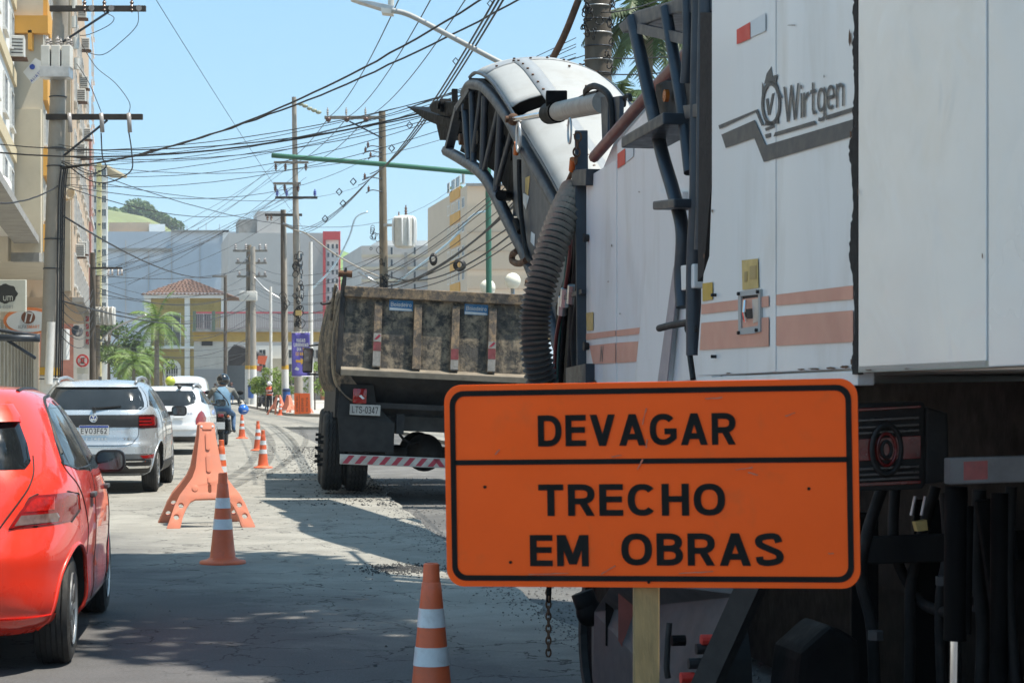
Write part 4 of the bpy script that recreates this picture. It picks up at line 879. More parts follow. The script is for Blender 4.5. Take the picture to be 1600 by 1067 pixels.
mb = MB(); mb.beam(cv(717, 170), cv(738, 138), .08, .07); mb.build('head_frame', M_DKMETAL, mill, world=True)
for (a, b, w_, h_) in (((1350, 800, 7.6), (1350, 1130, 7.6), .10, .05), ((1460, 780, 7.5), (1460, 1130, 7.5), .16, .06), ((1340, 860, 7.5), (1600, 850, 7.0), .08, .10), ((1540, 780, 6.9), (1590, 1130, 6.9), .07, .05)):
    mb = MB(); mb.beam(PL(*a), PL(*b), w_, h_); mb.build('frame_member', M_GREASE, mill, bevel=.006, world=True)
for (pts, r_) in ((((1475, 770, 7.2), (1480, 860, 7.2), (1468, 950, 7.2), (1474, 1130, 7.2)), .018), (((1530, 765, 7.0), (1526, 880, 7.0), (1536, 980, 7.0), (1530, 1130, 7.0)), .024), (((1400, 740, 7.4), (1398, 860, 7.4), (1440, 940, 7.4), (1500, 960, 7.0)), .02), (((1580, 760, 6.8), (1576, 900, 6.8), (1590, 1130, 6.8)), .02)):
    mtube('hydraulic_line', [PL(*p) for p in pts], r_, M_HOSE)
for (x, y, r_) in ((1512, 890, .03), (1512, 930, .026), (1368, 985, .028), (1472, 900, .024), (1530, 940, .03)):
    mb = MB(); mb.cyl(PL(x, y, 7.05), PL(x, y+14, 7.05), r_, n=6); mb.build('hose_fitting', M_SIDEPL, mill, world=True)
# ------------------------------------------------------------------ cars: horizontal slices lofted into a shell, panels laid on the shell by ray casting
def make_paint(name, col, metal=0.0, rough=.28, dirt=None, da=.0):
    m = mat(name, col, rough, metal, var=.03, scale=2, coat=1.0, dirt=dirt, dirt_amt=da, dirt_scale=3); return m
M_GLASS = mat('tinted_car_glass', (.022, .025, .027), .06, var=.3, scale=2.5, spec=.6)
M_GLASSD = mat('dark_car_glass', (.010, .012, .014), .05, var=.3, scale=2.5, spec=.6)
M_TRIM = mat('black_car_trim', (.012, .012, .013), .5, var=.2, scale=10)
M_GAP = mat('panel_gap', (.004, .004, .004), .8)
M_TAILR = mat('red_tail_lens', (.26, .006, .006), .10, var=.25, scale=18, coat=.6)
M_TAILC = mat('clear_tail_lens', (.17, .11, .10), .10, var=.3, scale=22, coat=.6)
M_TAILD = mat('smoked_tail_lens', (.05, .006, .007), .1, var=.2, scale=12, coat=.6)
M_RIM = mat('alloy_rim', (.42, .43, .44), .32, .8, var=.15, scale=8)
M_PLATE = mat('plate_white', (.66, .66, .66), .45, var=.06)
M_PBLUE = mat('plate_blue', (.02, .06, .32), .45)
M_INT = mat('car_interior', (.035, .035, .036), .8, var=.3)
class Car:
    def __init__(s, name, label, loc, rz, tab, paint, wheels, wr, ww, n_rear=4.2, n_front=3.0, tilt=0.0, group=None):
        """tab rows: z, rear y, front y, half width"""
        s.root = thing(name, label, 'car', loc, (0, 0, rz), group); s.tab = tab; s.paint = paint
        cols = [[(r_[0], r_[i]) for r_ in tab] for i in (1, 2, 3)]
        z0, z1 = tab[0][0], tab[-1][0]; NZ, NA = 60, 120
        zs = [z0+(z1-z0)*(1-(1-i/NZ)**1.35) for i in range(NZ+1)]
        mb = MB(); vs = []
        for z in zs:
            yr, yf, hw = (smooth_interp(c, z) for c in cols); yc, l = (yr+yf)/2, (yf-yr)/2
            for j in range(NA):
                a = 2*math.pi*(j+.5)/NA; c, q = math.cos(a), math.sin(a); n_ = n_front if q > 0 else n_rear
                e = 2/n_
                y = yc+l*math.copysign(abs(q)**e, q); x = hw*math.copysign(abs(c)**e, c)
                # slight taper in plan to the ends
                x *= 1-.045*max(0, (y-yc)/l)**3-.03*max(0, -(y-yc)/l)**3
                vs.append((x, y, z))
        fs = [(i*NA+j, i*NA+(j+1) % NA, (i+1)*NA+(j+1) % NA, (i+1)*NA+j) for i in range(NZ) for j in range(NA)]
        fs += [tuple(range(NA-1, -1, -1)), tuple(NZ*NA+j for j in range(NA))]
        mb.add(vs, fs)
        raw = bpy.data.meshes.new('shell'); raw.from_pydata([tuple(p) for p in mb.v], [], mb.f)
        s.bvh = BVHTree.FromPolygons([p for p in mb.v], mb.f)
        raw.materials.append(paint); raw.materials.append(M_GAP)
        body = link('body', raw, s.root)
        cm = MB(); cm.cur = 1
        for (wy, wz) in wheels:
            for sx in (1, -1):
                X = max(r_[3] for r_ in tab)
                cm.lathe([(wr*1.17, sx*(X-.30)), (wr*1.17, sx*(X+.25))], 28, Matrix.Translation((0, wy, wz)), 'X')
        cme = bpy.data.meshes.new('arch'); cme.from_pydata([tuple(p) for p in cm.v], [], cm.f); cme.materials.append(paint); cme.materials.append(M_GAP); cme.polygons.foreach_set('material_index', cm.mi)
        bmx = bmesh.new(); bmx.from_mesh(cme); bmesh.ops.recalc_face_normals(bmx, faces=bmx.faces); bmx.to_mesh(cme); bmx.free()
        bmx = bmesh.new(); bmx.from_mesh(raw); bmesh.ops.recalc_face_normals(bmx, faces=bmx.faces); bmx.to_mesh(raw); bmx.free()
        cut = link('arch_cutter', cme); md = body.modifiers.new('arches', 'BOOLEAN'); md.object = cut; md.operation = 'DIFFERENCE'; md.solver = 'EXACT'
        body.parent = None
        dg = bpy.context.evaluated_depsgraph_get(); me = bpy.data.meshes.new_from_object(body.evaluated_get(dg))
        body.modifiers.clear(); body.data = me; body.parent = s.root; bpy.data.objects.remove(cut)
        for p in me.polygons: p.use_smooth = True
        bmx = bmesh.new(); bmx.from_mesh(me)
        for e_ in bmx.edges:
            if len(e_.link_faces) == 2 and e_.calc_face_angle(0) > R(32): e_.smooth = False
        bmx.to_mesh(me); bmx.free()
        s.body = body; s.X = max(r_[3] for r_ in tab)
        # arch lips
        for (wy, wz) in wheels:
            for sx in (1, -1):
                pts = []
                for i in range(25):
                    a = R(-12+204*i/24); q = s.cast('side', (wy+math.cos(a)*wr*1.19, wz+math.sin(a)*wr*1.19), sx)
                    if q: pts.append(q)
                if len(pts) > 3:
                    mb = MB(); mb.tube(pts, .012, 6); mb.build('arch_lip', s.trim if hasattr(s, 'trim') else paint, s.root, smooth=True)
        for (wy, wz) in wheels:
            for sx in (1, -1): s.wheel(wy, wz, sx, wr, ww)
    def cast(s, view, p, sx=1):
        if view == 'rear': o, d = Vector((p[0], -3, p[1])), Vector((0, 1, 0))
        elif view == 'side': o, d = Vector((sx*3, p[0], p[1])), Vector((-sx, 0, 0))
        elif view == 'top': o, d = Vector((p[0], p[1], 5)), Vector((0, 0, -1))
        h = s.bvh.ray_cast(o, d)
        if h[0] is None: return None
        return h[0]-d*.0
    def panel(s, name, view, poly, m, off=.004, parent=None, nu=26, nv=18, sx=1, smooth_poly=0, thick=0.0):
        """a panel with a clean outline (polygon in the view plane) wrapped on the shell"""
        if smooth_poly: poly = [tuple(q)[:2] for q in catmull([(a, b, 0) for a, b in poly], smooth_poly, True)]
        z0 = min(b for a, b in poly); z1 = max(b for a, b in poly); vs = []; rows = []
        n = len(poly); d = {'rear': Vector((0, -1, 0)), 'side': Vector((sx, 0, 0)), 'top': Vector((0, 0, 1))}[view]
        for j in range(nv+1):
            z = lerp(z0+1e-4, z1-1e-4, j/nv); xs = []
            for i in range(n):
                (ax, az), (bx, bz) = poly[i], poly[(i+1) % n]
                if (az <= z < bz) or (bz <= z < az): xs.append(ax+(bx-ax)*(z-az)/(bz-az))
            if len(xs) < 2: continue
            a, b = min(xs), max(xs); row = []
            for i in range(nu+1):
                q = s.cast(view, (lerp(a, b, i/nu), z), sx); row.append(q)
            if all(q is not None for q in row): rows.append(row)
        if len(rows) < 2: return None
        mb = MB(); k = nu+1; nr = len(rows)
        V = [q+d*off for row in rows for q in row]; mb.add(V, [(r_*k+i, r_*k+i+1, (r_+1)*k+i+1, (r_+1)*k+i) for r_ in range(nr-1) for i in range(nu)])
        # rim back to the shell
        ringi = [i for i in range(k)]+[r_*k+nu for r_ in range(1, nr)]+[(nr-1)*k+i for i in range(nu-1, -1, -1)]+[r_*k for r_ in range(nr-2, 0, -1)]
        inner = [V[i]-d*(off+.004) for i in ringi]; o = len(mb.v); mb.v += inner; L = len(ringi)
        for i in range(L): mb.f.append((ringi[i], ringi[(i+1) % L], o+(i+1) % L, o+i)); mb.mi.append(0)
        return mb.build(name, m, parent or s.root, auto=50)
    def seam(s, view, pts, w_=.004, sx=1, m=None, name='seam', parent=None, smooth=5):
        q = [s.cast(view, tuple(p)[:2], sx) for p in (catmull([(a, b, 0) for a, b in pts], smooth) if smooth else [Vector((a, b, 0)) for a, b in pts])]
        q = [p for p in q if p is not None]
        if len(q) > 1:
            mb = MB(); mb.tube(q, w_, 5); return mb.build(name, m or M_GAP, parent or s.body)
    def letters(s, body, view, x0, x1, z0, z1, m, off=.007, t=.17, parent=None, sx=1, gap=.14):
        d = Vector((0, -1, 0)) if view == 'rear' else Vector((sx, 0, 0))
        zc = (z0+z1)/2
        q = [s.cast(view, (lerp(x0, x1, i/10), zc), sx) for i in range(11)]
        def fn(u, v):
            k = min(max(u, 0), 1)*10; i = min(int(k), 9); p = q[i].lerp(q[i+1], k-i)+d*off; p.z = lerp(z0, z1, v); return p
        return letters(body, fn, m, parent or s.root, t=t, gap=gap, depth=d*.0003)
    def flat(s, name, poly, y, m, parent=None, th=.01, holes=()):
        mb = MB(); mb.prism(poly, holes, lambda x, z: Vector((x, y, z)), Vector((0, th, 0))); return mb.build(name, m, parent or s.root, bevel=.0015)
    def wheel(s, wy, wz, sx, r, ww):
        x = sx*(s.X-ww/2-.062); M = Matrix.Translation((x, wy, wz)); rr = r*.66
        mb = MB(); prof = [(rr*.98, -ww/2+.01), (r*.86, -ww/2), (r*.96, -ww/2+.012), (r, -ww/2+.035), (r, ww/2-.035), (r*.96, ww/2-.012), (r*.86, ww/2), (rr*.98, ww/2-.01)]
        mb.lathe(prof, 40, M, 'X'); ty = mb.build('wheel', M_TYRE, s.root, auto=35)
        for k in range(-2, 3):
            g = MB(); g.tube([M @ Vector((k*ww*.15, math.cos(2*math.pi*i/40)*(r+.0005), math.sin(2*math.pi*i/40)*(r+.0005))) for i in range(41)], .0045, 4, False); g.build('tread_groove', M_GAP, ty)
        rm = MB(); fx = sx*(ww/2+.001)
        rm.lathe([(rr, fx-sx*.05), (rr, fx), (rr*.92, fx-sx*.006), (rr*.9, fx-sx*.05)], 32, M, 'X')
        rm.lathe([(.0001, fx-sx*.012), (rr*.2, fx-sx*.010), (rr*.22, fx-sx*.04)], 20, M, 'X')
        for k in range(9):
            a = 2*math.pi*k/9; dv = Vector((0, math.cos(a), math.sin(a))); rm.beam(M @ (Vector((fx-sx*.022, 0, 0))+dv*rr*.15), M @ (Vector((fx-sx*.018, 0, 0))+dv*rr*.95), rr*.17, .02, up=(1, 0, 0))
        rm.build('rim', M_RIM, ty, auto=40)
        dk = MB(); dk.lathe([(.0001, fx-sx*.075), (rr*.97, fx-sx*.075), (rr*.97, fx-sx*.085)], 24, M, 'X'); dk.build('brake_disc', M_GAP, ty)
def mirror(car, x, y, z, w_=.20, h=.15, m=None, reflect=True):
    mb = MB(); sx = 1 if x > 0 else -1
    prof = rounded(w_, h, .05, 5); pts = []
    mb.prism(prof, (), lambda a, b: Vector((x+sx*(w_/2)+a, y, z+b)), Vector((0, .09, 0)))
    mr = mb.build('side_mirror', m or M_TRIM, car.root, bevel=.022, auto=45)
    a = MB(); a.beam((x-sx*.12, y+.05, z-h*.25), (x+sx*.06, y+.05, z-h*.25), .06, .06); a.build('mirror_arm', M_TRIM, mr, bevel=.01)
    g = MB(); g.prism(rounded(w_*.84, h*.78, .035, 5), (), lambda a_, b: Vector((x+sx*(w_/2)+a_, y-.004, z+b)), Vector((0, .003, 0))); g.build('mirror_glass', mat('mirror_glass', (.09, .10, .11), .05, .9, var=.1), mr)
def plate(car, chars, cx, y, z, w_=.40, h=.13, blue=True, tilt=0):
    p = car.flat('number_plate', rounded(w_, h, .012, 3, cx, z), y, M_PLATE, th=.008)
    if blue: car.flat('plate_band', [(cx-w_/2+.006, z+h/2-.03), (cx+w_/2-.006, z+h/2-.03), (cx+w_/2-.006, z+h/2-.004), (cx-w_/2+.006, z+h/2-.004)], y-.002, M_PBLUE, p, .001)
    lz0 = z-h/2+.016; lz1 = z+h/2-(.038 if blue else .02)
    if chars: letters(chars, lambda u, v: Vector((lerp(cx-w_*.43, cx+w_*.43, u), y-.002, lerp(lz0, lz1, v))), mat('plate_print', (.02, .02, .022), .6), p, t=.15, gap=.2, depth=Vector((0, -.0003, 0)))
    return p
# ---- red hatchback
M_REDP = make_paint('red_car_paint', (.80, .042, .018), 0.0, .3)
RTAB = [(.20, .16, 3.70, .74), (.27, .06, 3.80, .80), (.36, .015, 3.86, .815), (.46, .0, 3.88, .815), (.58, .0, 3.88, .825), (.68, .03, 3.86, .828), (.76, .065, 3.78, .826), (.86, .09, 3.45, .82), (.95, .125, 3.12, .805), (1.02, .165, 2.92, .782), (1.10, .215, 2.78, .745), (1.20, .285, 2.60, .695), (1.30, .37, 2.40, .64), (1.37, .45, 2.20, .59), (1.42, .53, 2.0, .53), (1.45, .68, 1.8, .42), (1.464, .95, 1.55, .20)]
hd = R(7.0)
rc_w = G(104, 1034); rwy = .70
red = Car('red_hatchback', 'shiny red hatchback with a black door mirror at the left kerb lane', (0, 0, 0), hd, RTAB, M_REDP, [(rwy, .285), (3.15, .285)], .285, .19)
lx = red.X-.10; red.root.location = (rc_w.x-(lx*math.cos(hd)-rwy*math.sin(hd)), rc_w.y-(lx*math.sin(hd)+rwy*math.cos(hd)), 0)
red.panel('rear_window', 'rear', [(-.56, 1.035), (.56, 1.035), (.585, 1.07), (.56, 1.16), (.505, 1.285), (-.505, 1.285), (-.56, 1.16), (-.585, 1.07)], M_GLASSD, .003)
red.panel('spoiler', 'rear', [(-.52, 1.275), (.52, 1.275), (.515, 1.30), (.47, 1.365), (-.47, 1.365), (-.515, 1.30)], M_REDP, .05)
for sx in (1, -1):
    q = lambda pts: [(sx*a, b) for a, b in pts]
    tl_ = red.panel('tail_light', 'rear', q([(.50, .745), (.765, .752), (.79, .80), (.785, .885), (.75, .905), (.62, .905), (.59, .89)]), M_TAILR, .012)
    red.seam('rear', q([(.50, .743), (.62, .747), (.765, .750), (.792, .80), (.787, .887), (.75, .908), (.62, .908), (.588, .892), (.50, .743)]), .005, smooth=0, parent=tl_)
    red.panel('clear_lens', 'rear', q([(.525, .757), (.715, .762), (.72, .785), (.71, .808), (.555, .808)]), M_TAILC, .0145, tl_)
    red.panel('bright_lens', 'rear', q([(.565, .825), (.70, .825), (.70, .892), (.625, .892), (.60, .88)]), mat('bright_red_lens', (.48, .012, .008), .12, var=.4, scale=30, coat=.6), .0145, tl_)
    red.seam('rear', q([(.42, .64), (.43, .70), (.47, .77), (.545, .88), (.585, .95), (.60, 1.02), (.59, 1.10)]), .0045)
    red.panel('side_window', 'side', [(.58, 1.045), (.95, 1.00), (1.36, .985), (1.36, 1.36), (1.15, 1.365), (.92, 1.34), (.78, 1.28), (.66, 1.17)], M_GLASS, .003, sx=sx)
    red.panel('side_window', 'side', [(1.43, .985), (2.62, .965), (2.35, 1.22), (2.15, 1.345), (1.95, 1.37), (1.43, 1.365)], M_GLASSD, .003, sx=sx)
    red.panel('window_pillar', 'side', [(1.36, .98), (1.43, .98), (1.43, 1.375), (1.36, 1.375)], M_TRIM, .004, sx=sx, nu=4)
    red.seam('side', [(.98, .55), (1.0, .72), (.80, .90), (.62, 1.0), (.58, 1.06)], .004, sx=sx); red.seam('side', [(1.40, .97), (1.40, .5), (1.38, .26)], .004, sx=sx); red.seam('side', [(2.40, .97), (2.45, .6), (2.42, .26)], .004, sx=sx)
    red.seam('side', [(.66, 1.10), (.80, 1.285), (1.0, 1.375), (1.4, 1.40), (1.95, 1.40)], .010, sx=sx, m=M_TRIM, name='roof_gutter')
    red.panel('belt_trim', 'side', [(.66, 1.02), (2.68, .955), (2.68, .975), (.62, 1.045)], M_TRIM, .006, sx=sx, nv=3)
    for hy in (1.20, 2.18):
        h_ = MB(); c_ = red.cast('side', (hy, .86), sx); h_.box(c_+Vector((sx*.012, 0, 0)), (.03, .17, .028)); h_.build('door_handle', M_GREYPL, red.root, bevel=.008)
    red.panel('sill_trim', 'side', [(1.05, .22), (2.80, .22), (2.80, .27), (1.05, .27)], M_TRIM, .006, sx=sx, nv=3)
mirror(red, .74, 2.42, 1.0, .18, .135); mirror(red, -.74, 2.42, 1.0, .18, .135)
red.panel('bumper_lower_trim', 'rear', [(-.70, .235), (.70, .235), (.74, .29), (-.74, .29)], M_REDP, .02, nv=6)
plate(red, '', 0, .035, .78)
for sx in (.47, -.47): red.seam('top', [(sx, .75), (sx, 1.2), (sx, 1.75)], .012, m=M_TRIM, name='roof_strip')
# ---- silver compact SUV
M_SILVER = make_paint('silver_car_paint', (.56, .59, .62), .55, .26)
STAB = [(.24, .20, 3.98, .77), (.30, .08, 4.08, .84), (.40, .02, 4.14, .862), (.52, .0, 4.18, .868), (.66, .0, 4.18, .880), (.72, .035, 4.17, .880), (.80, .045, 4.14, .878), (.90, .05, 4.05, .872), (1.0, .06, 3.82, .86), (1.08, .085, 3.36, .845), (1.16, .13, 3.08, .815), (1.26, .20, 2.86, .77), (1.36, .28, 2.64, .715), (1.45, .37, 2.40, .655), (1.51, .46, 2.15, .58), (1.545, .62, 1.9, .46), (1.558, .95, 1.65, .22)]
sc_c = P(151, 700, 28.0); suv = Car('silver_suv', 'silver compact SUV with a black lower bumper and roof rails, seen from behind', (sc_c.x, 27.75, 0), R(5.2), STAB, M_SILVER, [(.76, .325), (3.41, .325)], .325, .215, n_rear=5.0)
suv.panel('rear_window', 'rear', [(-.66, 1.145), (.66, 1.145), (.705, 1.18), (.70, 1.24), (.655, 1.36), (.59, 1.455), (.50, 1.475), (-.50, 1.475), (-.59, 1.455), (-.655, 1.36), (-.70, 1.24), (-.705, 1.18)], M_GLASS, .004)
suv.panel('rear_spoiler', 'rear', [(-.56, 1.455), (.56, 1.455), (.52, 1.51), (-.52, 1.51)], M_SILVER, .045, nv=4)
bnd = suv.panel('tail_band', 'rear', [(-.60, .905), (-.44, .905), (-.30, .965), (.30, .965), (.44, .905), (.60, .905), (.60, 1.075), (-.60, 1.075)], M_TRIM, .006)
for sx in (1, -1):
    q = lambda pts: [(sx*a, b) for a, b in pts]
    tl_ = suv.panel('tail_light', 'rear', q([(.60, .895), (.845, .895), (.82, 1.03), (.78, 1.075), (.60, 1.075)]), M_TAILD, .010)
    for z in (.93, .975, 1.02): suv.panel('light_bar', 'rear', q([(.61, z), (.80, z), (.79, z+.022), (.61, z+.022)]), M_TAILR, .014, tl_, nv=2)
    suv.panel('light_bar', 'rear', q([(.765, .945), (.80, .945), (.785, 1.04), (.75, 1.04)]), M_TAILR, .0145, tl_, nv=4)
    suv.panel('reflector', 'rear', q([(.62, .525), (.79, .535), (.78, .48), (.66, .48)]), M_TAILR, .010, nv=4)
    suv.panel('side_window', 'side', [(.42, 1.20), (.62, 1.16), (1.30, 1.125), (1.30, 1.43), (1.0, 1.435), (.75, 1.40), (.56, 1.31)], M_GLASS, .003, sx=sx)
    suv.panel('side_window', 'side', [(1.38, 1.12), (2.85, 1.09), (2.62, 1.26), (2.35, 1.41), (2.1, 1.44), (1.38, 1.435)], M_GLASS, .003, sx=sx)
    suv.panel('wheel_arch_cladding', 'side', [(.22, .30), (.30, .30), (.36, .62), (.60, .78), (.92, .78), (1.16, .62), (1.22, .32), (1.30, .32), (1.24, .66), (.96, .84), (.56, .84), (.28, .66)], M_TRIM, .004, sx=sx) if False else None
    suv.seam('rear', q([(.60, 1.07), (.60, .82), (.56, .74), (.46, .665), (0, .655)]), .005)
    for hy in (1.15, 2.15):
        h_ = MB(); c_ = suv.cast('side', (hy, .96), sx); h_.box(c_+Vector((sx*.012, 0, 0)), (.03, .18, .03)); h_.build('door_handle', M_SILVER, suv.root, bevel=.008)
    suv.seam('side', [(.95, .62), (.95, .9), (.80, 1.1), (.75, 1.15)], .004, sx=sx); suv.seam('side', [(1.34, 1.12), (1.34, .5), (1.32, .3)], .004, sx=sx); suv.seam('side', [(2.5, 1.1), (2.52, .6), (2.5, .3)], .004, sx=sx)
    suv.panel('sill_cladding', 'side', [(1.12, .28), (3.05, .28), (3.05, .42), (1.12, .42)], M_TRIM, .008, sx=sx, nv=4)
    rl = MB(); pts = [Vector((sx*.53, y, z)) for y, z in ((.50, 1.51), (.60, 1.545), (.8, 1.572), (1.5, 1.59), (2.1, 1.555), (2.2, 1.52))]; rl.tube(catmull([tuple(p) for p in pts], 4), .022, 8); rl.build('roof_rail', M_STEEL, suv.root, smooth=True)
suv.panel('bumper_lower', 'rear', [(-.76, .275), (.76, .275), (.80, .40), (.80, .47), (.70, .475), (.62, .45), (-.62, .45), (-.70, .475), (-.80, .47), (-.80, .40)], M_TRIM, .012)
suv.panel('bumper_mid', 'rear', [(-.80, .475), (.80, .475), (.82, .545), (-.82, .545)], mat('grey_bumper_plastic', (.10, .105, .11), .5), .009, nv=4)
suv.panel('chrome_strip', 'rear', [(-.74, .435), (.74, .435), (.74, .448), (-.74, .448)], M_CHROME, .02, nv=2)
for sx in (1, -1): suv.panel('chrome_strip', 'rear', [(sx*.44, .385), (sx*.48, .345), (sx*.72, .345), (sx*.76, .375), (sx*.75, .38), (sx*.71, .355), (sx*.49, .355), (sx*.455, .39)], M_CHROME, .022, nv=10)
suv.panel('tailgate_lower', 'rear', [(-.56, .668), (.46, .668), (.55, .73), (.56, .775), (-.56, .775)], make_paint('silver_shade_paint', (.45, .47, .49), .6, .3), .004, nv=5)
plate(suv, 'EVO3F62', .01, .028, .868)
c_ = suv.cast('rear', (0, 1.03)); mb = MB()
for r_, k in ((.052, .006), (.043, .006)): mb.tube([c_+Vector((math.cos(2*math.pi*i/24)*r_, -.014, math.sin(2*math.pi*i/24)*r_)) for i in range(25)], .0055 if r_ > .05 else .003, 6, False)
lgm = mb.build('emblem', M_CHROME, suv.root, smooth=True)
dk = MB(); dk.cyl(c_+Vector((0, -.004, 0)), c_+Vector((0, -.010, 0)), .05, n=24); dk.build('emblem_disc', M_PBLUE, lgm)
def vw(u, v): return c_+Vector((lerp(-.036, .036, u), -.0125, lerp(-.040, .040, v)))
letters('V', lambda u, v: c_+Vector((lerp(-.020, .020, u), -.0125, lerp(.002, .042, v))), M_CHROME, lgm, t=.2); letters('W', lambda u, v: c_+Vector((lerp(-.036, .036, u), -.0125, lerp(-.040, .0, v))), M_CHROME, lgm, t=.17)
suv.letters('T-CROSS', 'rear', -.10, .18, .735, .762, M_CHROME, .009, gap=.45); suv.letters('TSI', 'rear', .40, .52, .737, .76, M_CHROME, .009, gap=.3)
wp = MB(); wp.beam((.02, .10, 1.165), (.36, .145, 1.19), .022, .02); wp.cyl((0, .05, 1.16), (0, .13, 1.16), .025, n=10); wp.build('rear_wiper', M_TRIM, suv.root)
mirror(suv, .86, 2.62, 1.10, .22, .15); mirror(suv, -.86, 2.62, 1.10, .22, .15)
an = MB(); an.prism([(.85, 1.545), (.97, 1.55), (.88, 1.60)], (), lambda y, z: Vector((-.02, y, z)), Vector((.04, 0, 0))); an.build('roof_antenna', M_TRIM, suv.root)
ex = MB(); ex.bbox((-.6, .3, .25), (.6, 3.7, .30)); ex.build('underbody', M_GAP, suv.root); ex = MB(); ex.bbox((-.55, .3, .2), (.55, 3.5, .24)); ex.build('underbody', M_GAP, red.root)
# ---- white SUV ahead
M_WCAR = make_paint('white_car_paint', (.72, .73, .74), 0, .3)
DTAB = [(.28, .20, 4.0, .74), (.36, .06, 4.12, .84), (.48, .0, 4.2, .88), (.62, .0, 4.24, .90), (.76, .02, 4.24, .91), (.90, .035, 4.18, .91), (1.0, .05, 4.05, .90), (1.10, .08, 3.7, .885), (1.20, .13, 3.2, .855), (1.32, .21, 2.9, .80), (1.44, .30, 2.65, .735), (1.54, .39, 2.4, .67), (1.60, .48, 2.2, .60), (1.63, .64, 2.0, .48), (1.642, 1.0, 1.7, .22)]
dx = P(258, 650, 44.0); dus = Car('white_suv', 'white SUV with a red teardrop tail lamp, ahead of the silver SUV', (dx.x, 43.8, 0), R(3.6), DTAB, M_WCAR, [(.80, .34), (3.47, .34)], .34, .22, n_rear=5.0)
dus.panel('rear_window', 'rear', [(-.60, 1.17), (.48, 1.17), (.62, 1.22), (.70, 1.32), (.68, 1.42), (.60, 1.53), (-.60, 1.53), (-.70, 1.32)], M_GLASS, .004, smooth_poly=0)
for sx in (1, -1):
    q = lambda pts: [(sx*a, b) for a, b in pts]
    dus.panel('tail_light', 'rear', q([(.68, .72), (.84, .72), (.86, .87), (.82, 1.0), (.775, 1.055), (.72, .98), (.675, .85)]), M_TAILR, .02)
    dus.panel('side_window', 'side', [(.46, 1.26), (.7, 1.20), (1.35, 1.19), (1.35, 1.52), (1.0, 1.525), (.72, 1.46)], M_GLASSD, .003, sx=sx)
    dus.panel('side_window', 'side', [(1.42, 1.19), (2.85, 1.17), (2.55, 1.38), (2.3, 1.51), (1.42, 1.525)], M_GLASSD, .003, sx=sx)
    rl = MB(); rl.tube(catmull([(sx*.58, .58, 1.59), (sx*.58, .66, 1.65), (sx*.58, 1.5, 1.68), (sx*.58, 2.2, 1.64), (sx*.58, 2.3, 1.60)], 4), .03, 8); rl.build('roof_rail', M_STEEL, dus.root, smooth=True)
dus.root.scale = (1, 1, .9)
dus.letters('DUSTER', 'rear', .28, .60, .965, 1.0, mat('badge_blue', (.16, .22, .36), .4), .009, gap=.3)
dus.panel('bumper_lower', 'rear', [(-.78, .31), (.78, .31), (.82, .44), (-.82, .44)], M_TRIM, .01, nv=4)
dus.panel('bumper_upper', 'rear', [(-.85, .60), (.85, .60), (.86, .72), (-.86, .72)], M_WCAR, .03, nv=4)
plate(dus, '', -.05, -.02, .86); hk = MB(); c_ = dus.cast('rear', (.32, .88)); hk.box(c_+Vector((0, -.02, 0)), (.22, .03, .05)); hk.build('tailgate_handle', M_WCAR, dus.root, bevel=.01)
mirror(dus, .90, 2.6, 1.22, .22, .17); sl = MB(); sl.sphere((.30, .40, 1.62), .05, 12, 8); sl.build('washer_nozzle', M_GREYPL, dus.root)
an = MB(); an.cyl((-.08, .95, 1.62), (-.10, .75, 2.05), .008, n=6); an.build('roof_antenna', M_TRIM, dus.root)
# seats seen through the glass
for car, zz, ys in ((suv, .75, (1.05, 2.0)), (dus, .80, (1.1, 2.1)), (red, .65, (1.0, 1.95))):
    pass
# ------------------------------------------------------------------ dump truck (local: x right, y forward from the tailgate, z up)
def grime(name, a, b, c, scale=3.0, rough=.75):
    m, nt, bs, out = new_mat(name); co = coords(nt)
    n1 = noise(nt, co, scale*2.0, 8, .75, .15); n2 = noise(nt, co, scale*1.1, 8, .7, .25); n3 = noise(nt, coords(nt, 'Object', (3, 3, .35)), scale*1.3, 5, .7); n4 = noise(nt, co, scale*14, 3, .7)
    col = mixc(nt, ramp(nt, n1, [(.42, 0.0), (.56, 1.0)]), a, b)
    col = mixc(nt, ramp(nt, n2, [(.52, 0.0), (.60, .95)]), col, c)
    col = mixc(nt, ramp(nt, n3, [(.5, 0.0), (.72, .6)]), col, tuple(q*.5 for q in b))
    col = mixc(nt, ramp(nt, n4, [(.55, 0.0), (.7, .6)]), col, (.02, .018, .016))
    nt.links.new(col, bs.inputs['Base Color']); bs.inputs['Roughness'].default_value = rough; bump(nt, bs, n4, .5, .01); return m
M_TG = grime('tarred_tailgate_paint', (.27, .215, .15), (.030, .029, .028), (.09, .082, .072), 2.6)
M_TGR = grime('tarred_rib_paint', (.32, .22, .13), (.11, .09, .075), (.05, .045, .04), 3.5)
M_BED = grime('dirty_cream_bed', (.27, .21, .14), (.12, .10, .08), (.06, .055, .05), 1.8)
M_TRK = mat('sooty_truck_frame', (.014, .014, .015), .65, var=.5, scale=6, dirt=(.05, .045, .04), dirt_amt=.4, dirt_scale=4)
M_FLAP = mat('dusty_mudguard', (.012, .012, .012), .75, var=.35, scale=5, dirt=(.03, .028, .026), dirt_amt=.4, dirt_scale=3)
td = 27.0; tx = P(671, 500, td).x; thd = R(7.0)
trk = thing('dump_truck', 'grimy dump truck with a tar-stained ribbed tailgate and striped bumper', 'truck', (tx, td, -.005), (R(0), R(2.5), thd))
hw = 1.225; TGT = 2.63; TGB = 1.66; SL = .10         # tailgate half width, top, bottom, how far the foot stands out
def tgy(z): return lerp(-SL, 0.0, (z-TGB)/(TGT-TGB))  # tailgate leans: the foot is nearer the camera
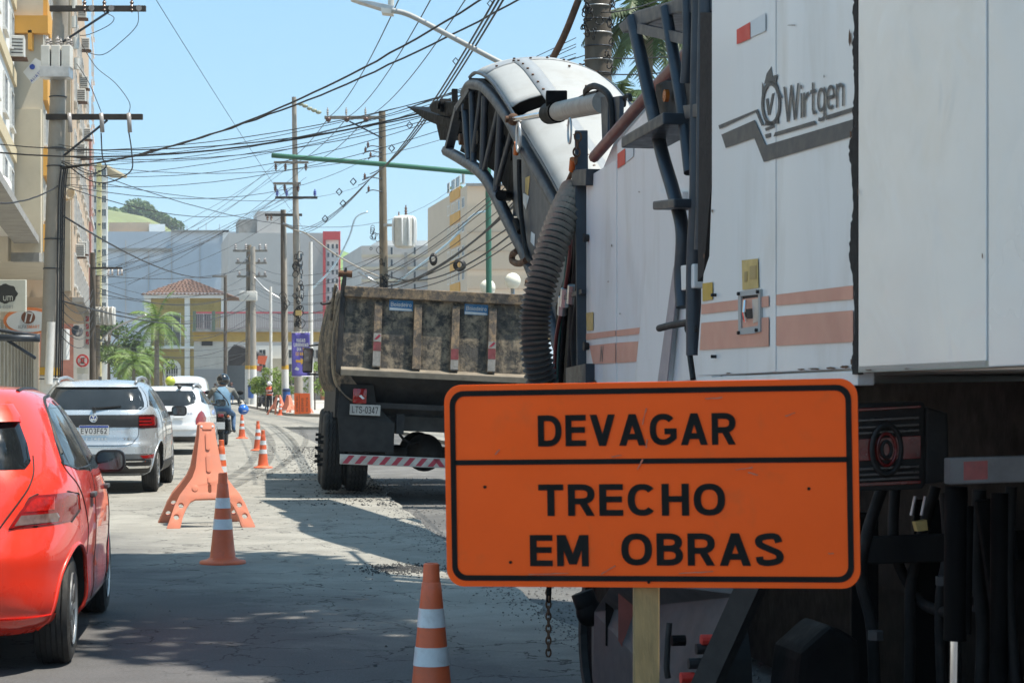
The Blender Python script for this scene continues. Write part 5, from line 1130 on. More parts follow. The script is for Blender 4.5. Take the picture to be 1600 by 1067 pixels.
mb = MB(); mb.slab([(-hw, tgy(TGB), TGB), (hw, tgy(TGB), TGB), (hw, tgy(TGT), TGT), (-hw, tgy(TGT), TGT)], (0, .04, 0)); mb.build('tailgate', M_TG, trk)
mb = MB(); mb.bbox((-hw-.01, -.10, TGT-.04), (hw+.01, .06, TGT+.10)); mb.build('top_rail', M_TGR, trk, bevel=.012)
mb = MB(); mb.slab([(-hw-.02, -SL-.12, TGB-.02), (hw+.02, -SL-.12, TGB-.02), (hw+.02, -SL+.05, TGB+.03), (-hw-.02, -SL+.05, TGB+.03)], (0, 0, -.085)); mb.build('bottom_ledge', mat('dusty_ledge_steel', (.20, .17, .13), .8, var=.3, scale=5, dirt=(.08, .07, .06), dirt_amt=.4), trk, bevel=.012)
rx = [(578-671)/118.5, (640-671)/118.5, (699-671)/118.5, (757-671)/118.5]
for x in rx:
    mb = MB(); mb.slab([(x-.055, tgy(TGB)-.085, TGB+.02), (x+.055, tgy(TGB)-.085, TGB+.02), (x+.05, tgy(TGT)-.085, TGT-.10), (x-.05, tgy(TGT)-.085, TGT-.10)], (0, .09, 0)); mb.build('rib', M_TGR, trk, bevel=.006)
M_STK = mat('blue_dealer_sticker', (.03, .16, .36), .5, var=.1, scale=10, dirt=(.4, .42, .44), dirt_amt=.35, dirt_scale=4)
M_STW = mat('sticker_white', (.6, .62, .62), .5)
for (a, b, z0) in ((595, 632, 2.44), (713, 750, 2.435)):
    x0, x1 = (a-671)/118.5, (b-671)/118.5
    yy = lambda z: tgy(z)-.004
    mb = MB(); mb.slab([(x0, yy(z0), z0), (x1, yy(z0), z0), (x1, yy(z0+.14), z0+.14), (x0, yy(z0+.14), z0+.14)], (0, .002, 0)); st = mb.build('sticker', M_STK, trk)
    letters('Boiadeiro', lambda u, v: Vector((lerp(x0+.02, x1-.02, u), yy(z0)-.004+.0, z0+.055+v*.055)), M_STW, st, t=.13, gap=.12, depth=Vector((0, -.0003, 0)))
    mb = MB(); mb.slab([(x0+.005, yy(z0)-.002, z0+.004), (x1-.005, yy(z0)-.002, z0+.004), (x1-.02, yy(z0+.035)-.002, z0+.03), (x0+.005, yy(z0+.04)-.002, z0+.04)], (0, .001, 0)); mb.build('torn_edge', M_STW, st)
M_RW1 = mat('reflective_red', (.34, .03, .055), .45, var=.2, scale=14); M_RW2 = mat('reflective_white', (.38, .37, .35), .5, var=.25, scale=14, dirt=(.16, .14, .12), dirt_amt=.5, dirt_scale=6)
for i, (x, zs) in enumerate(((rx[0], ((2.02, 2.13, 2), (1.90, 2.015, 1), (1.70, 1.895, 2))), (rx[2], ((1.83, 1.97, 1), (1.70, 1.825, 2))), (rx[3], ((2.0, 2.09, 2), (1.86, 1.995, 1), (1.70, 1.855, 2))))):
    for (z0, z1, k) in zs:
        mb = MB(); mb.slab([(x-.05, tgy(z0)-.09, z0), (x+.05, tgy(z0)-.09, z0), (x+.05, tgy(z1)-.09, z1), (x-.05, tgy(z1)-.09, z1)], (0, .003, 0)); mb.build('reflective_tape', mat('faded_red_tape', (.20, .04, .045), .6, var=.4, scale=14, dirt=(.08, .06, .05), dirt_amt=.5, dirt_scale=7) if k == 1 else mat('faded_white_tape', (.27, .255, .235), .6, var=.35, scale=14, dirt=(.11, .095, .08), dirt_amt=.5, dirt_scale=7), trk)
for x, z in ((rx[0], 2.075), (rx[3], 2.045)):
    mb = MB(); mb.slab([(x-.045, tgy(z)-.093, z-.03), (x-.02, tgy(z)-.093, z-.04), (x+.045, tgy(z)-.093, z+.025), (x+.02, tgy(z)-.093, z+.04)], (0, .001, 0)); mb.build('reflective_tape', M_RW1, trk)
# bed: side sheets with a rounded lower corner, corner posts, hinge, tie rail
BL = 5.2
for sx in (-1, 1):
    prof = [(hw+.02, TGT+.08), (hw+.10, 2.30), (hw+.13, 1.95), (hw+.11, 1.62), (hw+.05, 1.42), (hw-.08, 1.27), (hw-.28, 1.17), (hw-.45, 1.14)]
    q = [tuple(p)[:2] for p in catmull([(a, b, 0) for a, b in prof], 5)]
    for k in range(6):
        y0, y1 = BL*k/6, BL*(k+1)/6-.10
        mb = MB(); mb.grid(lambda u, v: Vector((sx*q[min(int(u*(len(q)-1)+.5), len(q)-1)][0], lerp(y0, y1, v), q[min(int(u*(len(q)-1)+.5), len(q)-1)][1])), len(q)-1, 1); o_ = mb.build('bed_side', M_BED, trk, smooth=True); sm = o_.modifiers.new('thick', 'SOLIDIFY'); sm.thickness = .02
        mb = MB(); mb.tube([Vector((sx*(a+.01), y1+.05, b)) for a, b in q], .045, 8); mb.build('bed_rib', M_BED, trk, smooth=True)
    mb = MB(); mb.slab([(sx*(hw+.005), -.10, TGB-.12), (sx*(hw+.085), -.12, TGB-.05), (sx*(hw+.06), -.06, TGT+.10), (sx*(hw+.02), -.06, TGT+.34), (sx*(hw-.01), -.06, TGT+.34), (sx*(hw-.005), -.06, TGT)], (0, .10, 0)); mb.build('corner_post', M_TRK, trk, bevel=.008)
    mb = MB(); mb.cyl((sx*(hw-.08), -.02, TGT+.26), (sx*(hw+.10), -.02, TGT+.26), .045, n=12); mb.build('tailgate_hinge', M_RUST, trk, auto=40)
    mb = MB(); mb.tube(catmull([(sx*(hw+.16), .3, 2.28), (sx*(hw+.14), .2, 2.62), (sx*(hw+.12), .12, 2.75)], 4), .022, 8); mb.build('tie_rail', M_BED, trk, smooth=True)
    mb = MB(); mb.tube(catmull([(sx*(hw+.12), .5, 2.72), (sx*(hw+.14), .5, 2.55), (sx*(hw+.26), .5, 2.50), (sx*(hw+.30), .5, 2.52)], 4), .016, 6); mb.build('tarp_hook', M_BLACK, trk, smooth=True)
mb = MB(); mb.bbox((-.80, .05, 1.15), (.80, BL, 1.22)); mb.build('bed_floor', M_TRK, trk)
mb = MB(); mb.bbox((-hw, BL-.06, 1.2), (hw, BL, TGT+.25)); mb.build('bed_front', M_BED, trk)
mb = MB()
mb.grid(lambda u, v: Vector((lerp(-hw+.03, hw-.03, u), lerp(.02, 2.2, v), TGT+.03+.07*math.sin(math.pi*min(1, v*1.2))*(.4+.6*math.sin(math.pi*u))+.035*math.sin(u*37+v*9)*math.sin(u*13+1)*(v > 0)+random.uniform(-.012, .02))), 60, 22); struct(mb.build('asphalt_load', M_CRUMB, trk), 'stuff')
mb = MB(); mb.slab([(-hw+.1, -.05, 1.60), (hw-.1, -.05, 1.60), (.8, .3, 1.2), (-.8, .3, 1.2)], (0, .3, 0)); mb.build('bed_tail', M_TRK, trk)
# chassis, bumper, lamps, plate
for sx in (-.42, .42):
    mb = MB(); mb.bbox((sx-.05, .1, .82), (sx+.05, 7.2, 1.08)); mb.build('chassis_rail', M_TRK, trk)
mb = MB(); mb.bbox((-1.28, .35, 1.0), (1.28, 5.0, 1.40)); mb.build('subframe', M_TRK, trk)
mb = MB(); mb.bbox((-.62, .25, .86), (.62, .40, 1.06)); mb.build('cross_member', mat('dusty_cross_member', (.035, .033, .03), .75, var=.4, scale=6), trk, bevel=.01)
BX0, BX1 = -1.20, 1.20; BZ0, BZ1 = .40, .53
mb = MB(); mb.bbox((BX0, -.06, BZ0), (BX1, .04, BZ1)); bp = mb.build('bumper', mat('dusty_white_bumper', (.42, .40, .37), .65, var=.3, scale=7, dirt=(.2, .18, .16), dirt_amt=.4), trk, bevel=.006)
for i in range(15):
    x = BX0+.03+i*.16; sl_ = .085 if x < 0 else -.085
    mb = MB(); mb.slab([(x, -.063, BZ0+.012), (x+.075, -.063, BZ0+.012), (x+.075+sl_, -.063, BZ1-.012), (x+sl_, -.063, BZ1-.012)], (0, .002, 0)); mb.build('bumper_stripe', M_RW1, bp)
for x in (-.55, .55):
    mb = MB(); mb.bbox((x-.05, .0, .55), (x+.05, .12, .95)); mb.build('bumper_bracket', M_TRK, trk)
for sx in (-1, 1):
    mb = MB(); mb.slab([(sx*1.20, -.02, .56), (sx*.52, -.02, .58), (sx*.50, .0, .96), (sx*.60, .02, 1.04), (sx*.75, .05, 1.20), (sx*.80, .05, 1.45), (sx*1.23, .05, 1.45), (sx*1.26, .0, 1.05)], (0, .03, 0)); mb.build('mudguard', M_FLAP, trk, bevel=.006)
    x0 = sx*.94-(.03 if sx < 0 else -.03)
    mb = MB(); mb.bbox((x0-.10, -.07, 1.20), (x0+.085, -.03, 1.40)); tl_ = mb.build('tail_light', M_TAILR, trk, bevel=.03, auto=40)
    mb = MB(); mb.slab([(x0-.02, -.073, 1.30), (x0+.01, -.073, 1.315), (x0+.055, -.073, 1.27), (x0+.03, -.073, 1.26)], (0, .002, 0)); mb.build('reverse_lens', mat('clear_lens_bright', (.7, .72, .75), .1, 0, coat=1), tl_)
mb = MB(); mb.bbox((-1.10, -.05, 1.05), (-.70, -.035, 1.19)); pl_ = mb.build('number_plate', mat('dusty_plate', (.40, .39, .37), .6, var=.2, scale=9), trk, bevel=.003)
letters('LTS-0347', lambda u, v: Vector((lerp(-1.07, -.73, u), -.0525, lerp(1.075, 1.165, v))), mat('faded_plate_print', (.05, .05, .05), .7), pl_, t=.14, gap=.13, depth=Vector((0, -.0003, 0)))
# rear axles with twin tyres, hubs with studs
def truck_wheel(x, y, r=.53, ww=.28, z=.53):
    M = Matrix.Translation((x, y, z)); mb = MB()
    mb.lathe([(r*.56, -ww/2+.02), (r*.90, -ww/2), (r*.97, -ww/2+.02), (r, -ww/2+.045), (r, ww/2-.045), (r*.97, ww/2-.02), (r*.90, ww/2), (r*.56, ww/2-.02)], 40, M, 'X'); t_ = mb.build('wheel', M_TYRE, trk, auto=35)
    for k in (-1.5, -.5, .5, 1.5):
        g = MB(); g.tube([M @ Vector((k*ww*.18+(.008 if i % 2 else -.008), math.cos(2*math.pi*i/60)*(r+.001), math.sin(2*math.pi*i/60)*(r+.001))) for i in range(61)], .007, 4, False); g.build('tread_groove', M_GAP, t_)
    h = MB(); h.lathe([(.0001, 0), (.12, .02), (.16, -.02), (.30, -.03), (.30, .06)], 24, M, 'X'); h.build('hub', M_RUST, t_, auto=40)
    return t_
for y in (1.15, 2.45):
    for sx in (-1, 1):
        for x in (1.26, .93):
            t_ = truck_wheel(sx*x, y)
        for k in range(10):
            a = 2*math.pi*k/10; mb = MB(); mb.cyl((sx*1.36, y+math.cos(a)*.2, .53+math.sin(a)*.2), (sx*1.46, y+math.cos(a)*.2, .53+math.sin(a)*.2), .022, n=6); mb.build('wheel_stud', M_GAP, trk)
    mb = MB(); mb.cyl((-1.1, y, .53), (1.1, y, .53), .09, n=14); mb.build('axle', M_TRK, trk, auto=40)
    mb = MB(); mb.sphere((0, y, .56), .26, 18, 12); mb.build('differential', M_TRK, trk, smooth=True)
for sx in (-1, 1): truck_wheel(sx*1.15, 6.6)
for (pts, r_) in ((((-.45, .3, 1.0), (-.40, .25, .8), (-.25, .4, .7), (-.1, .9, .7)), .018), (((.2, .35, .95), (.22, .3, .75), (.3, .5, .65)), .018), (((-.52, .2, .85), (-.52, .2, .62)), .008)):
    mb = MB(); mb.tube(catmull(pts, 5) if len(pts) > 2 else pts, r_, 8); mb.build('air_line', M_HOSE, trk, smooth=True)
mb = MB(); mb.bbox((-1.2, 5.5, 1.0), (1.2, 7.5, 2.85)); mb.build('cab', mat('white_cab_paint', (.55, .55, .53), .4, var=.1, dirt=(.25, .22, .2), dirt_amt=.4), trk, bevel=.1, auto=40)
mb = MB(); mb.bbox((-1.62, 5.9, 1.62), (-1.46, 5.98, 2.02)); mr = mb.build('door_mirror', M_BLACK, trk, bevel=.03, auto=40)
mb = MB(); mb.bbox((-1.61, 5.89, 1.65), (-1.475, 5.897, 1.99)); mb.build('mirror_glass', mat('truck_mirror', (.16, .13, .12), .12, .7, var=.7, scale=6, dirt=(.25, .08, .05), dirt_amt=.5, dirt_scale=4), mr)
for z in (2.05, 1.60):
    mb = MB(); mb.tube([(-1.54, 5.94, z), (-1.2, 5.9, z+(.05 if z > 2 else .0))], .016, 6); mb.build('mirror_arm', M_BLACK, mr)
# ------------------------------------------------------------------ people: one skinned body each, clothing by region
M_SKIN = mat('skin', (.36, .20, .13), .55, var=.1, scale=8)
def person(name, label, loc, rz, chains, mats, group=None, cat='person', subs=1):
    """chains: list of joint lists [(x,y,z,r)], rooted at the pelvis; mats: list of (material, z test or chain ids)"""
    root = thing(name, label, cat, loc, (0, 0, rz), group)
    me = bpy.data.meshes.new('body'); vs = []; es = []; rad = []; owner = []; key = {}
    for ci, ch in enumerate(chains):
        prev = None
        for (x, y, z, r_) in ch:
            k = (round(x, 4), round(y, 4), round(z, 4))
            if k not in key: key[k] = len(vs); vs.append((x, y, z)); rad.append(r_)
            if prev is not None and prev != key[k]: es.append((prev, key[k])); owner.append(ci)
            prev = key[k]
    me.from_pydata(vs, es, []); o = link('body', me)
    sk = o.modifiers.new('skin', 'SKIN'); sk.use_smooth_shade = True
    for i, d_ in enumerate(me.skin_vertices[0].data): d_.radius = (rad[i], rad[i]*.92) if not isinstance(rad[i], tuple) else rad[i]; d_.use_root = (i == 0)
    sb = o.modifiers.new('sub', 'SUBSURF'); sb.levels = subs; sb.render_levels = subs
    dg = bpy.context.evaluated_depsgraph_get(); m2 = bpy.data.meshes.new_from_object(o.evaluated_get(dg)); o.modifiers.clear(); o.data = m2; o.parent = root
    m2.materials.clear()
    for m_ in mats: m2.materials.append(m_)
    for p in m2.polygons:
        p.use_smooth = True; c = p.center; best = None
        for e, (a, b) in enumerate(es):
            A, B = Vector(vs[a]), Vector(vs[b]); t = max(0, min(1, (c-A).dot(B-A)/max(1e-9, (B-A).length_squared))); d_ = (c-A.lerp(B, t)).length/ (.5*((rad[a] if not isinstance(rad[a], tuple) else rad[a][0])+(rad[b] if not isinstance(rad[b], tuple) else rad[b][0])))
            if best is None or d_ < best[0]: best = (d_, owner[e], t, A.lerp(B, t))
        mi = person.cmap[best[1]]
        p.material_index = mi(c) if callable(mi) else mi
    return root, o
person.cmap = []
def head_parts(root, body, c, r, hair=None, helmet=None, facing=Vector((0, 1, 0)), visor=None, long_hair=False):
    c = Vector(c); f = facing.normalized(); s_ = f.cross(Vector((0, 0, 1)))
    for sx in (-1, 1):
        mb = MB(); mb.sphere(c+f*r*.82+s_*sx*r*.35+Vector((0, 0, r*.08)), r*.12, 8, 6); mb.build('eye', M_GAP, root, smooth=True)
        mb = MB(); mb.sphere(c+s_*sx*r*.80, r*.22, 8, 6, (.6, 1, 1.3)); mb.build('ear', M_SKIN, root, smooth=True)
    mb = MB(); mb.sphere(c+f*r*.95-Vector((0, 0, r*.12)), r*.16, 8, 6, (1, 1, 1.4)); mb.build('nose', M_SKIN, root, smooth=True)
    mb = MB(); mb.box(c+f*r*.88-Vector((0, 0, r*.48)), (r*.4, r*.1, r*.08)); mb.build('mouth', mat('lips', (.25, .08, .07), .6), root)
    if hair is not None:
        mb = MB(); mb.sphere(c-f*r*.16+Vector((0, 0, r*.22)), r*1.06, 16, 10, (1, 1, 1.05)); o_ = mb.build('hair', hair, root, smooth=True)
        if long_hair:
            mb = MB(); mb.tube([c-f*r*.5+Vector((0, 0, r*.3)), c-f*r*.75-Vector((0, 0, r*.8)), c-f*r*.8-Vector((0, 0, r*2.2))], [r*.8, r*.8, r*.45], 10); mb.build('long_hair', hair, root, smooth=True)
    if helmet is not None:
        mb = MB(); mb.sphere(c+Vector((0, 0, r*.25)), r*1.22, 20, 14, (1, 1.08, 1.0)); h = mb.build('helmet', helmet, root, smooth=True)
        return h
def hand(root, c, dirv, m=None, r=.045):
    """palm with four bent fingers and a thumb"""
    c = Vector(c); d = Vector(dirv).normalized(); s_ = d.cross(Vector((0, 0, 1)));
    s_ = s_.normalized() if s_.length > .1 else Vector((1, 0, 0)); n_ = s_.cross(d)
    mb = MB(); mb.sphere(c+d*.03, r, 10, 8, (1, 1, .7)); p = mb.build('hand', m or M_SKIN, root, smooth=True)
    for k in range(4):
        b = c+d*.06+s_*(k-1.5)*.018; L = (.05, .06, .057, .045)[k]; g = MB(); g.tube([b, b+d*L*.5, b+d*L*.75-n_*.02, b+d*L*.6-n_*.045], [.009, .009, .008, .007], 6); g.build('finger', m or M_SKIN, p, smooth=True)
    g = MB(); g.tube([c+d*.02+s_*.035, c+d*.045+s_*.055, c+d*.06+s_*.05-n_*.02], [.011, .010, .008], 6); g.build('thumb', m or M_SKIN, p, smooth=True)
def standing(name, label, loc, rz, h=1.70, shirt=None, trousers=None, shoe=None, arm_pose='down', skirt=False, group=None, stride=.08, sleeves='long', hair=None, helmet=None, long_hair=False):
    k = h/1.72
    S_ = lambda L: [(x*k, y*k, z*k, r_*k) for x, y, z, r_ in L]
    pel = (0, 0, .93, .135)
    spine = S_([pel, (0, .0, 1.08, .125), (0, .005, 1.25, .145), (0, 0, 1.40, .13), (0, 0, 1.47, .06), (0, .015, 1.53, .058), (0, .02, 1.60, .092), (0, .02, 1.67, .085)])
    legs = [S_([pel, (sx*.10, 0, .86, .10), (sx*.105, sy*stride*.6+.01, .48, .062), (sx*.105, sy*stride, .10, .042), (sx*.115, sy*stride+.12, .04, .038)]) for sx, sy in ((1, 1), (-1, -1))]
    if arm_pose == 'crossed':
        arms = [S_([(0, 0, 1.40, .13), (sx*.17, 0, 1.40, .06), (sx*.235, .03, 1.17, .046), (sx*.02, .20, 1.15+.03*sx, .036)]) for sx in (1, -1)]
    elif arm_pose == 'walk':
        arms = [S_([(0, 0, 1.40, .13), (sx*.17, 0, 1.40, .058), (sx*.22, -.05*sx, 1.14, .044), (sx*.21, .12*sx+.05, .95, .033)]) for sx in (1, -1)]
    else:
        arms = [S_([(0, 0, 1.40, .13), (sx*.17, 0, 1.40, .058), (sx*.22, -.02, 1.13, .044), (sx*.215, .05, .89, .033)]) for sx in (1, -1)]
    mats = [shirt, trousers, M_SKIN, shoe]
    zt = 1.02*k; zn = 1.475*k
    person.cmap = [lambda c: 2 if c.z > zn else (0 if c.z > zt-.06 else 1)]+[lambda c: 3 if c.z < .10*k else 1]*2+([0, 0] if sleeves == 'long' else [lambda c: 0 if c.z > 1.22*k else 2]*2)
    root, b = person(name, label, loc, rz, [spine]+legs+arms, mats, group)
    for a in arms:
        e = Vector(a[-1][:3]); hand(root, e, e-Vector(a[-2][:3]), r=.036)
    hp_ = head_parts(root, b, (0, .02*k, 1.615*k), .105*k, hair, helmet, long_hair=long_hair)
    return root
M_NAVY = mat('navy_cloth', (.018, .024, .045), .85, var=.2); M_BLKC = mat('black_cloth', (.012, .012, .014), .85, var=.2); M_DENIM = mat('blue_denim', (.10, .18, .32), .85, var=.25, scale=12); M_WHC = mat('white_cloth', (.6, .6, .6), .85)
M_SHOE = mat('dark_shoes', (.02, .018, .016), .6); M_HAIR = mat('dark_hair', (.02, .014, .01), .6); M_GCL = mat('grey_cloth', (.09, .09, .09), .85, var=.2); M_TEAL = mat('slate_blue_cloth', (.09, .15, .21), .85, var=.2, scale=10)
wk = standing('person', 'road worker in white helmet, orange safety vest and black clothes with folded arms', tuple(G(421, 645.5)), R(150), 1.74, M_BLKC, M_BLKC, M_SHOE, 'crossed', helmet=mat('white_hard_hat', (.72, .74, .78), .35), stride=.02)
vst = MB(); M_VEST = mat('orange_safety_vest', (.85, .12, .03), .6, var=.1)
vst.lathe([(.15, 1.0), (.165, 1.1), (.185, 1.25), (.19, 1.36), (.15, 1.46), (.11, 1.49)], 20, Matrix.Diagonal((1.12, .95, 1, 1))); vv = vst.build('safety_vest', M_VEST, wk, smooth=True)
for z in (1.08, 1.24):
    q = MB(); q.lathe([(.18, z), (.196, z), (.198, z+.05), (.18, z+.05)], 20, Matrix.Diagonal((1.12, .95, 1, 1))); q.build('reflective_stripe', M_BAND, vv, smooth=True)
brim = MB(); brim.lathe([(.14, 1.655), (.165, 1.65), (.14, 1.665)], 18, Matrix.Translation((0, .02, 0))); brim.build('helmet_brim', mat('white_hard_hat', ()), wk)
standing('person', 'woman with long dark hair in a dark vest walking near the grey wall', (P(336.5, 600, 162).x, 162, .14), R(170), 1.62, M_GCL, M_NAVY, M_SHOE, 'walk', sleeves='short', hair=M_HAIR, long_hair=True)
standing('person', 'dark-haired man in a white shirt half hidden by the motorcyclist', (P(350.5, 600, 164).x, 164, .14), R(175), 1.74, M_WHC, M_DENIM, M_SHOE, 'down', sleeves='short', hair=M_HAIR)
standing('person', 'woman with long reddish hair in blue jeans and a dark top by the steel gate', (P(361.5, 600, 160).x, 160, .14), R(185), 1.66, M_NAVY, M_DENIM, M_SHOE, 'walk', sleeves='short', hair=mat('auburn_hair', (.10, .03, .02), .6), long_hair=True)
# ------------------------------------------------------------------ motorcycle and rider
mo = G(345, 698); MR = R(4)
bike = thing('motorcycle', 'black motorcycle with a knobbly rear tyre beside the white SUV', 'motorcycle', (mo.x, mo.y, 0), (0, 0, MR))
def bwheel(y, r, w_):
    M = Matrix.Translation((0, y, r)); mb = MB(); mb.lathe([(r*.80, -w_/2), (r*.93, -w_/2), (r, -w_*.2), (r, w_*.2), (r*.93, w_/2), (r*.80, w_/2)], 32, M, 'X'); t_ = mb.build('wheel', M_TYRE, bike, auto=40)
    for i in range(26):
        a = 2*math.pi*i/26
        for sx in (-1, 1):
            k = MB(); k.box(M @ Vector((sx*w_*.22, math.cos(a)*r, math.sin(a)*r)), (w_*.3, .035, .035), Matrix.Rotation(a, 3, 'X')); k.build('tyre_knob', M_BLACK, t_)
    h = MB(); h.cyl(M @ Vector((-.06, 0, 0)), M @ Vector((.06, 0, 0)), .06, n=14); h.build('hub', M_STEEL, t_)
    for i in range(12):
        a = 2*math.pi*i/12; s_ = MB(); s_.cyl(M @ Vector((.02*(-1)**i, math.cos(a)*.05, math.sin(a)*.05)), M @ Vector((0, math.cos(a)*r*.82, math.sin(a)*r*.82)), .004, n=4); s_.build('spoke', M_STEEL, t_)
bwheel(.32, .32, .12); bwheel(1.66, .34, .10)
def bt(name, pts, r_, m, n=8): mb = MB(); mb.tube(catmull(pts, 4) if len(pts) > 2 else pts, r_, n); return mb.build(name, m, bike, smooth=True)
for sx in (-1, 1):
    bt('swing_arm', [(sx*.09, .32, .32), (sx*.11, .85, .42)], .025, M_DKMETAL); bt('shock', [(sx*.13, .42, .42), (sx*.12, .55, .80)], .03, M_BLACK); bt('fork', [(sx*.09, 1.66, .34), (sx*.08, 1.36, 1.0)], .028, M_STEEL); bt('foot_peg', [(sx*.12, .78, .38), (sx*.28, .78, .37)], .018, M_BLACK)
bt('exhaust', [(.14, 1.1, .35), (.15, .7, .42), (.17, .35, .58), (.18, .12, .66)], .05, M_DKMETAL)
mb = MB(); mb.prism([(.10, .80), (.30, .86), (.75, .82), (.98, .88), (.95, .80), (.60, .74), (.2, .74)], (), lambda y, z: Vector((-.11, y, z)), Vector((.22, 0, 0))); mb.build('seat', M_BLACK, bike, bevel=.03, auto=45)
mb = MB(); mb.prism([(.98, .84), (1.30, 1.02), (1.40, .95), (1.34, .70), (1.0, .68)], (), lambda y, z: Vector((-.13, y, z)), Vector((.26, 0, 0))); mb.build('fuel_tank', mat('black_bike_paint', (.02, .02, .022), .25, coat=1), bike, bevel=.05, auto=45)
mb = MB(); mb.bbox((-.16, .75, .28), (.16, 1.25, .66)); mb.build('engine', M_DKMETAL, bike, bevel=.05)
mb = MB(); mb.prism([(-.02, .70), (.30, .78), (.45, .76), (.30, .70), (.02, .56)], (), lambda y, z: Vector((-.08, y, z)), Vector((.16, 0, 0))); mb.build('rear_fender', M_BLACK, bike, bevel=.02)
mb = MB(); mb.bbox((-.07, -.02, .72), (.07, .05, .80)); mb.build('tail_light', M_TAILR, bike, bevel=.02, auto=40)
mb = MB(); mb.bbox((-.10, -.045, .43), (.10, -.03, .60)); mb.build('number_plate', M_PLATE, bike, bevel=.004)
for sx in (-1, 1):
    mb = MB(); mb.sphere((sx*.18, .0, .74), .035, 10, 8); mb.build('indicator', mat('amber_lens', ()), bike, smooth=True); bt('indicator_stalk', [(sx*.07, .05, .75), (sx*.18, .02, .74)], .010, M_BLACK)
    mb = MB(); mb.sphere((sx*.40, 1.20, 1.32), .07, 12, 8, (1.2, .35, .8)); mb.build('mirror', M_BLACK, bike, smooth=True); bt('mirror_stem', [(sx*.34, 1.22, 1.06), (sx*.40, 1.20, 1.30)], .009, M_BLACK)
bt('handlebar', [(-.42, 1.12, 1.06), (-.28, 1.22, 1.05), (0, 1.30, 1.0), (.28, 1.22, 1.05), (.42, 1.12, 1.06)], .016, M_DKMETAL)
M_RSHIRT = mat('blue_grey_vest', (.13, .235, .34), .85, var=.15, scale=7, bmp=.2); M_RARM = mat('grey_sleeves', (.15, .15, .135), .85, var=.2, scale=9)
pel = (0, .52, .92, .15)
rid = [[pel, (0, .56, 1.05, .19), (0, .64, 1.24, .225), (0, .72, 1.40, .17), (0, .75, 1.47, .065), (0, .78, 1.53, .06), (0, .80, 1.60, .09)],
       [pel, (.14, .56, .87, .105), (.24, .98, .78, .072), (.25, .86, .42, .05), (.27, .98, .34, .04)], [pel, (-.14, .56, .87, .105), (-.24, .98, .78, .072), (-.25, .86, .42, .05), (-.27, .98, .34, .04)],
       [(0, .72, 1.40, .17), (.24, .72, 1.37, .09), (.38, .86, 1.14, .055), (.38, 1.10, 1.08, .042)], [(0, .72, 1.40, .17), (-.24, .72, 1.37, .09), (-.40, .86, 1.14, .055), (-.38, 1.10, 1.08, .042)]]
person.cmap = [lambda c: 3 if c.z > 1.47 else (0 if c.z > .93 else 1), lambda c: 4 if c.z < .40 else 1, lambda c: 4 if c.z < .40 else 1, 2, 2]
rd, rb = person('person', 'motorcyclist in a blue-grey vest and dark helmet riding away', (mo.x, mo.y, 0), MR, rid, [M_RSHIRT, M_DENIM, M_RARM, M_SKIN, M_SHOE])
M_HELM = mat('black_glossy_helmet', (.012, .012, .014), .15, coat=1.0)
head_parts(rd, rb, (0, .82, 1.60), .13, helmet=M_HELM)
bt2 = MB(); bt2.tube(catmull([(-.16, .55, 1.42), (-.03, .50, 1.30), (.12, .40, 1.12), (.17, .42, 1.0)], 5), .014, 6); bt2.build('bag_strap', M_BLKC, rd, smooth=True)
for sx in (1, -1): hand(rd, (sx*.38, 1.08, 1.08), (0, 1, .0), M_BLKC)
hb = MB(); hw_ = Vector((mo.x+.47, mo.y+.62, .90)); hb.sphere((0, 0, 0), .135, 20, 14, (1, 1.1, .95)); hb = hb.build('crash_helmet', mat('blue_glossy_helmet', (.02, .13, .50), .2, coat=1.0), None, smooth=True); hb.location = hw_; tag(hb, 'blue crash helmet hanging from the motorcyclist\'s right arm', 'helmet')
s_ = MB(); s_.tube(catmull([(-.10, 0, .08), (-.12, .0, .2), (-.08, .0, .30), (.02, .0, .2), (.06, 0, .1)], 4), .012, 6); s_.build('chin_strap', M_BLKC, hb, smooth=True)
v_ = MB(); v_.sphere((.03, -.10, -.03), .06, 12, 8, (1.0, .8, .25)); v_.build('helmet_trim', M_STW, hb, smooth=True)
# ------------------------------------------------------------------ buildings
M_WGLASS = mat('window_glass', (.05, .065, .08), .12, var=.4, scale=1.5, spec=.7)
M_WFRAME = mat('white_window_frame', (.62, .62, .60), .5)
M_BWHITE = mat('white_render', (.70, .69, .66), .85, var=.08, scale=.6, dirt=(.45, .43, .40), dirt_amt=.25, dirt_scale=.5)
M_BBEIGE = mat('stained_beige_render', (.52, .46, .35), .88, var=.12, scale=.5, dirt=(.28, .24, .18), dirt_amt=.4, dirt_scale=.45)
M_BTILE = mat('grey_beige_tile', (.44, .40, .32), .6, var=.12, scale=1.0)
M_BORANGE = mat('ochre_orange_paint', (.62, .32, .06), .8, var=.1, scale=.6)
M_BBROWN = mat('tan_render', (.46, .35, .25), .85, var=.12, scale=.5, dirt=(.3, .23, .17), dirt_amt=.3, dirt_scale=.5)
M_BGREYB = mat('grey_blue_render', (.47, .52, .58), .88, var=.10, scale=.12, dirt=(.37, .40, .44), dirt_amt=.35, dirt_scale=.12)
M_BGREY = mat('warm_grey_render', (.48, .455, .43), .88, var=.10, scale=.15, dirt=(.36, .335, .31), dirt_amt=.35, dirt_scale=.15)
M_BRICK = mat('pink_brick', (.42, .19, .15), .85, var=.2, scale=2)
M_YEL = mat('old_yellow_plaster', (.40, .30, .11), .85, var=.12, scale=.8, dirt=(.27, .21, .09), dirt_amt=.4, dirt_scale=.8)
M_CREAM = mat('cream_render', (.55, .46, .30), .85, var=.08, scale=.6)
M_CONC = mat('weathered_concrete', (.30, .29, .27), .9, var=.2, scale=1.5, dirt=(.14, .13, .12), dirt_amt=.4, dirt_scale=1.2, bmp=.15)
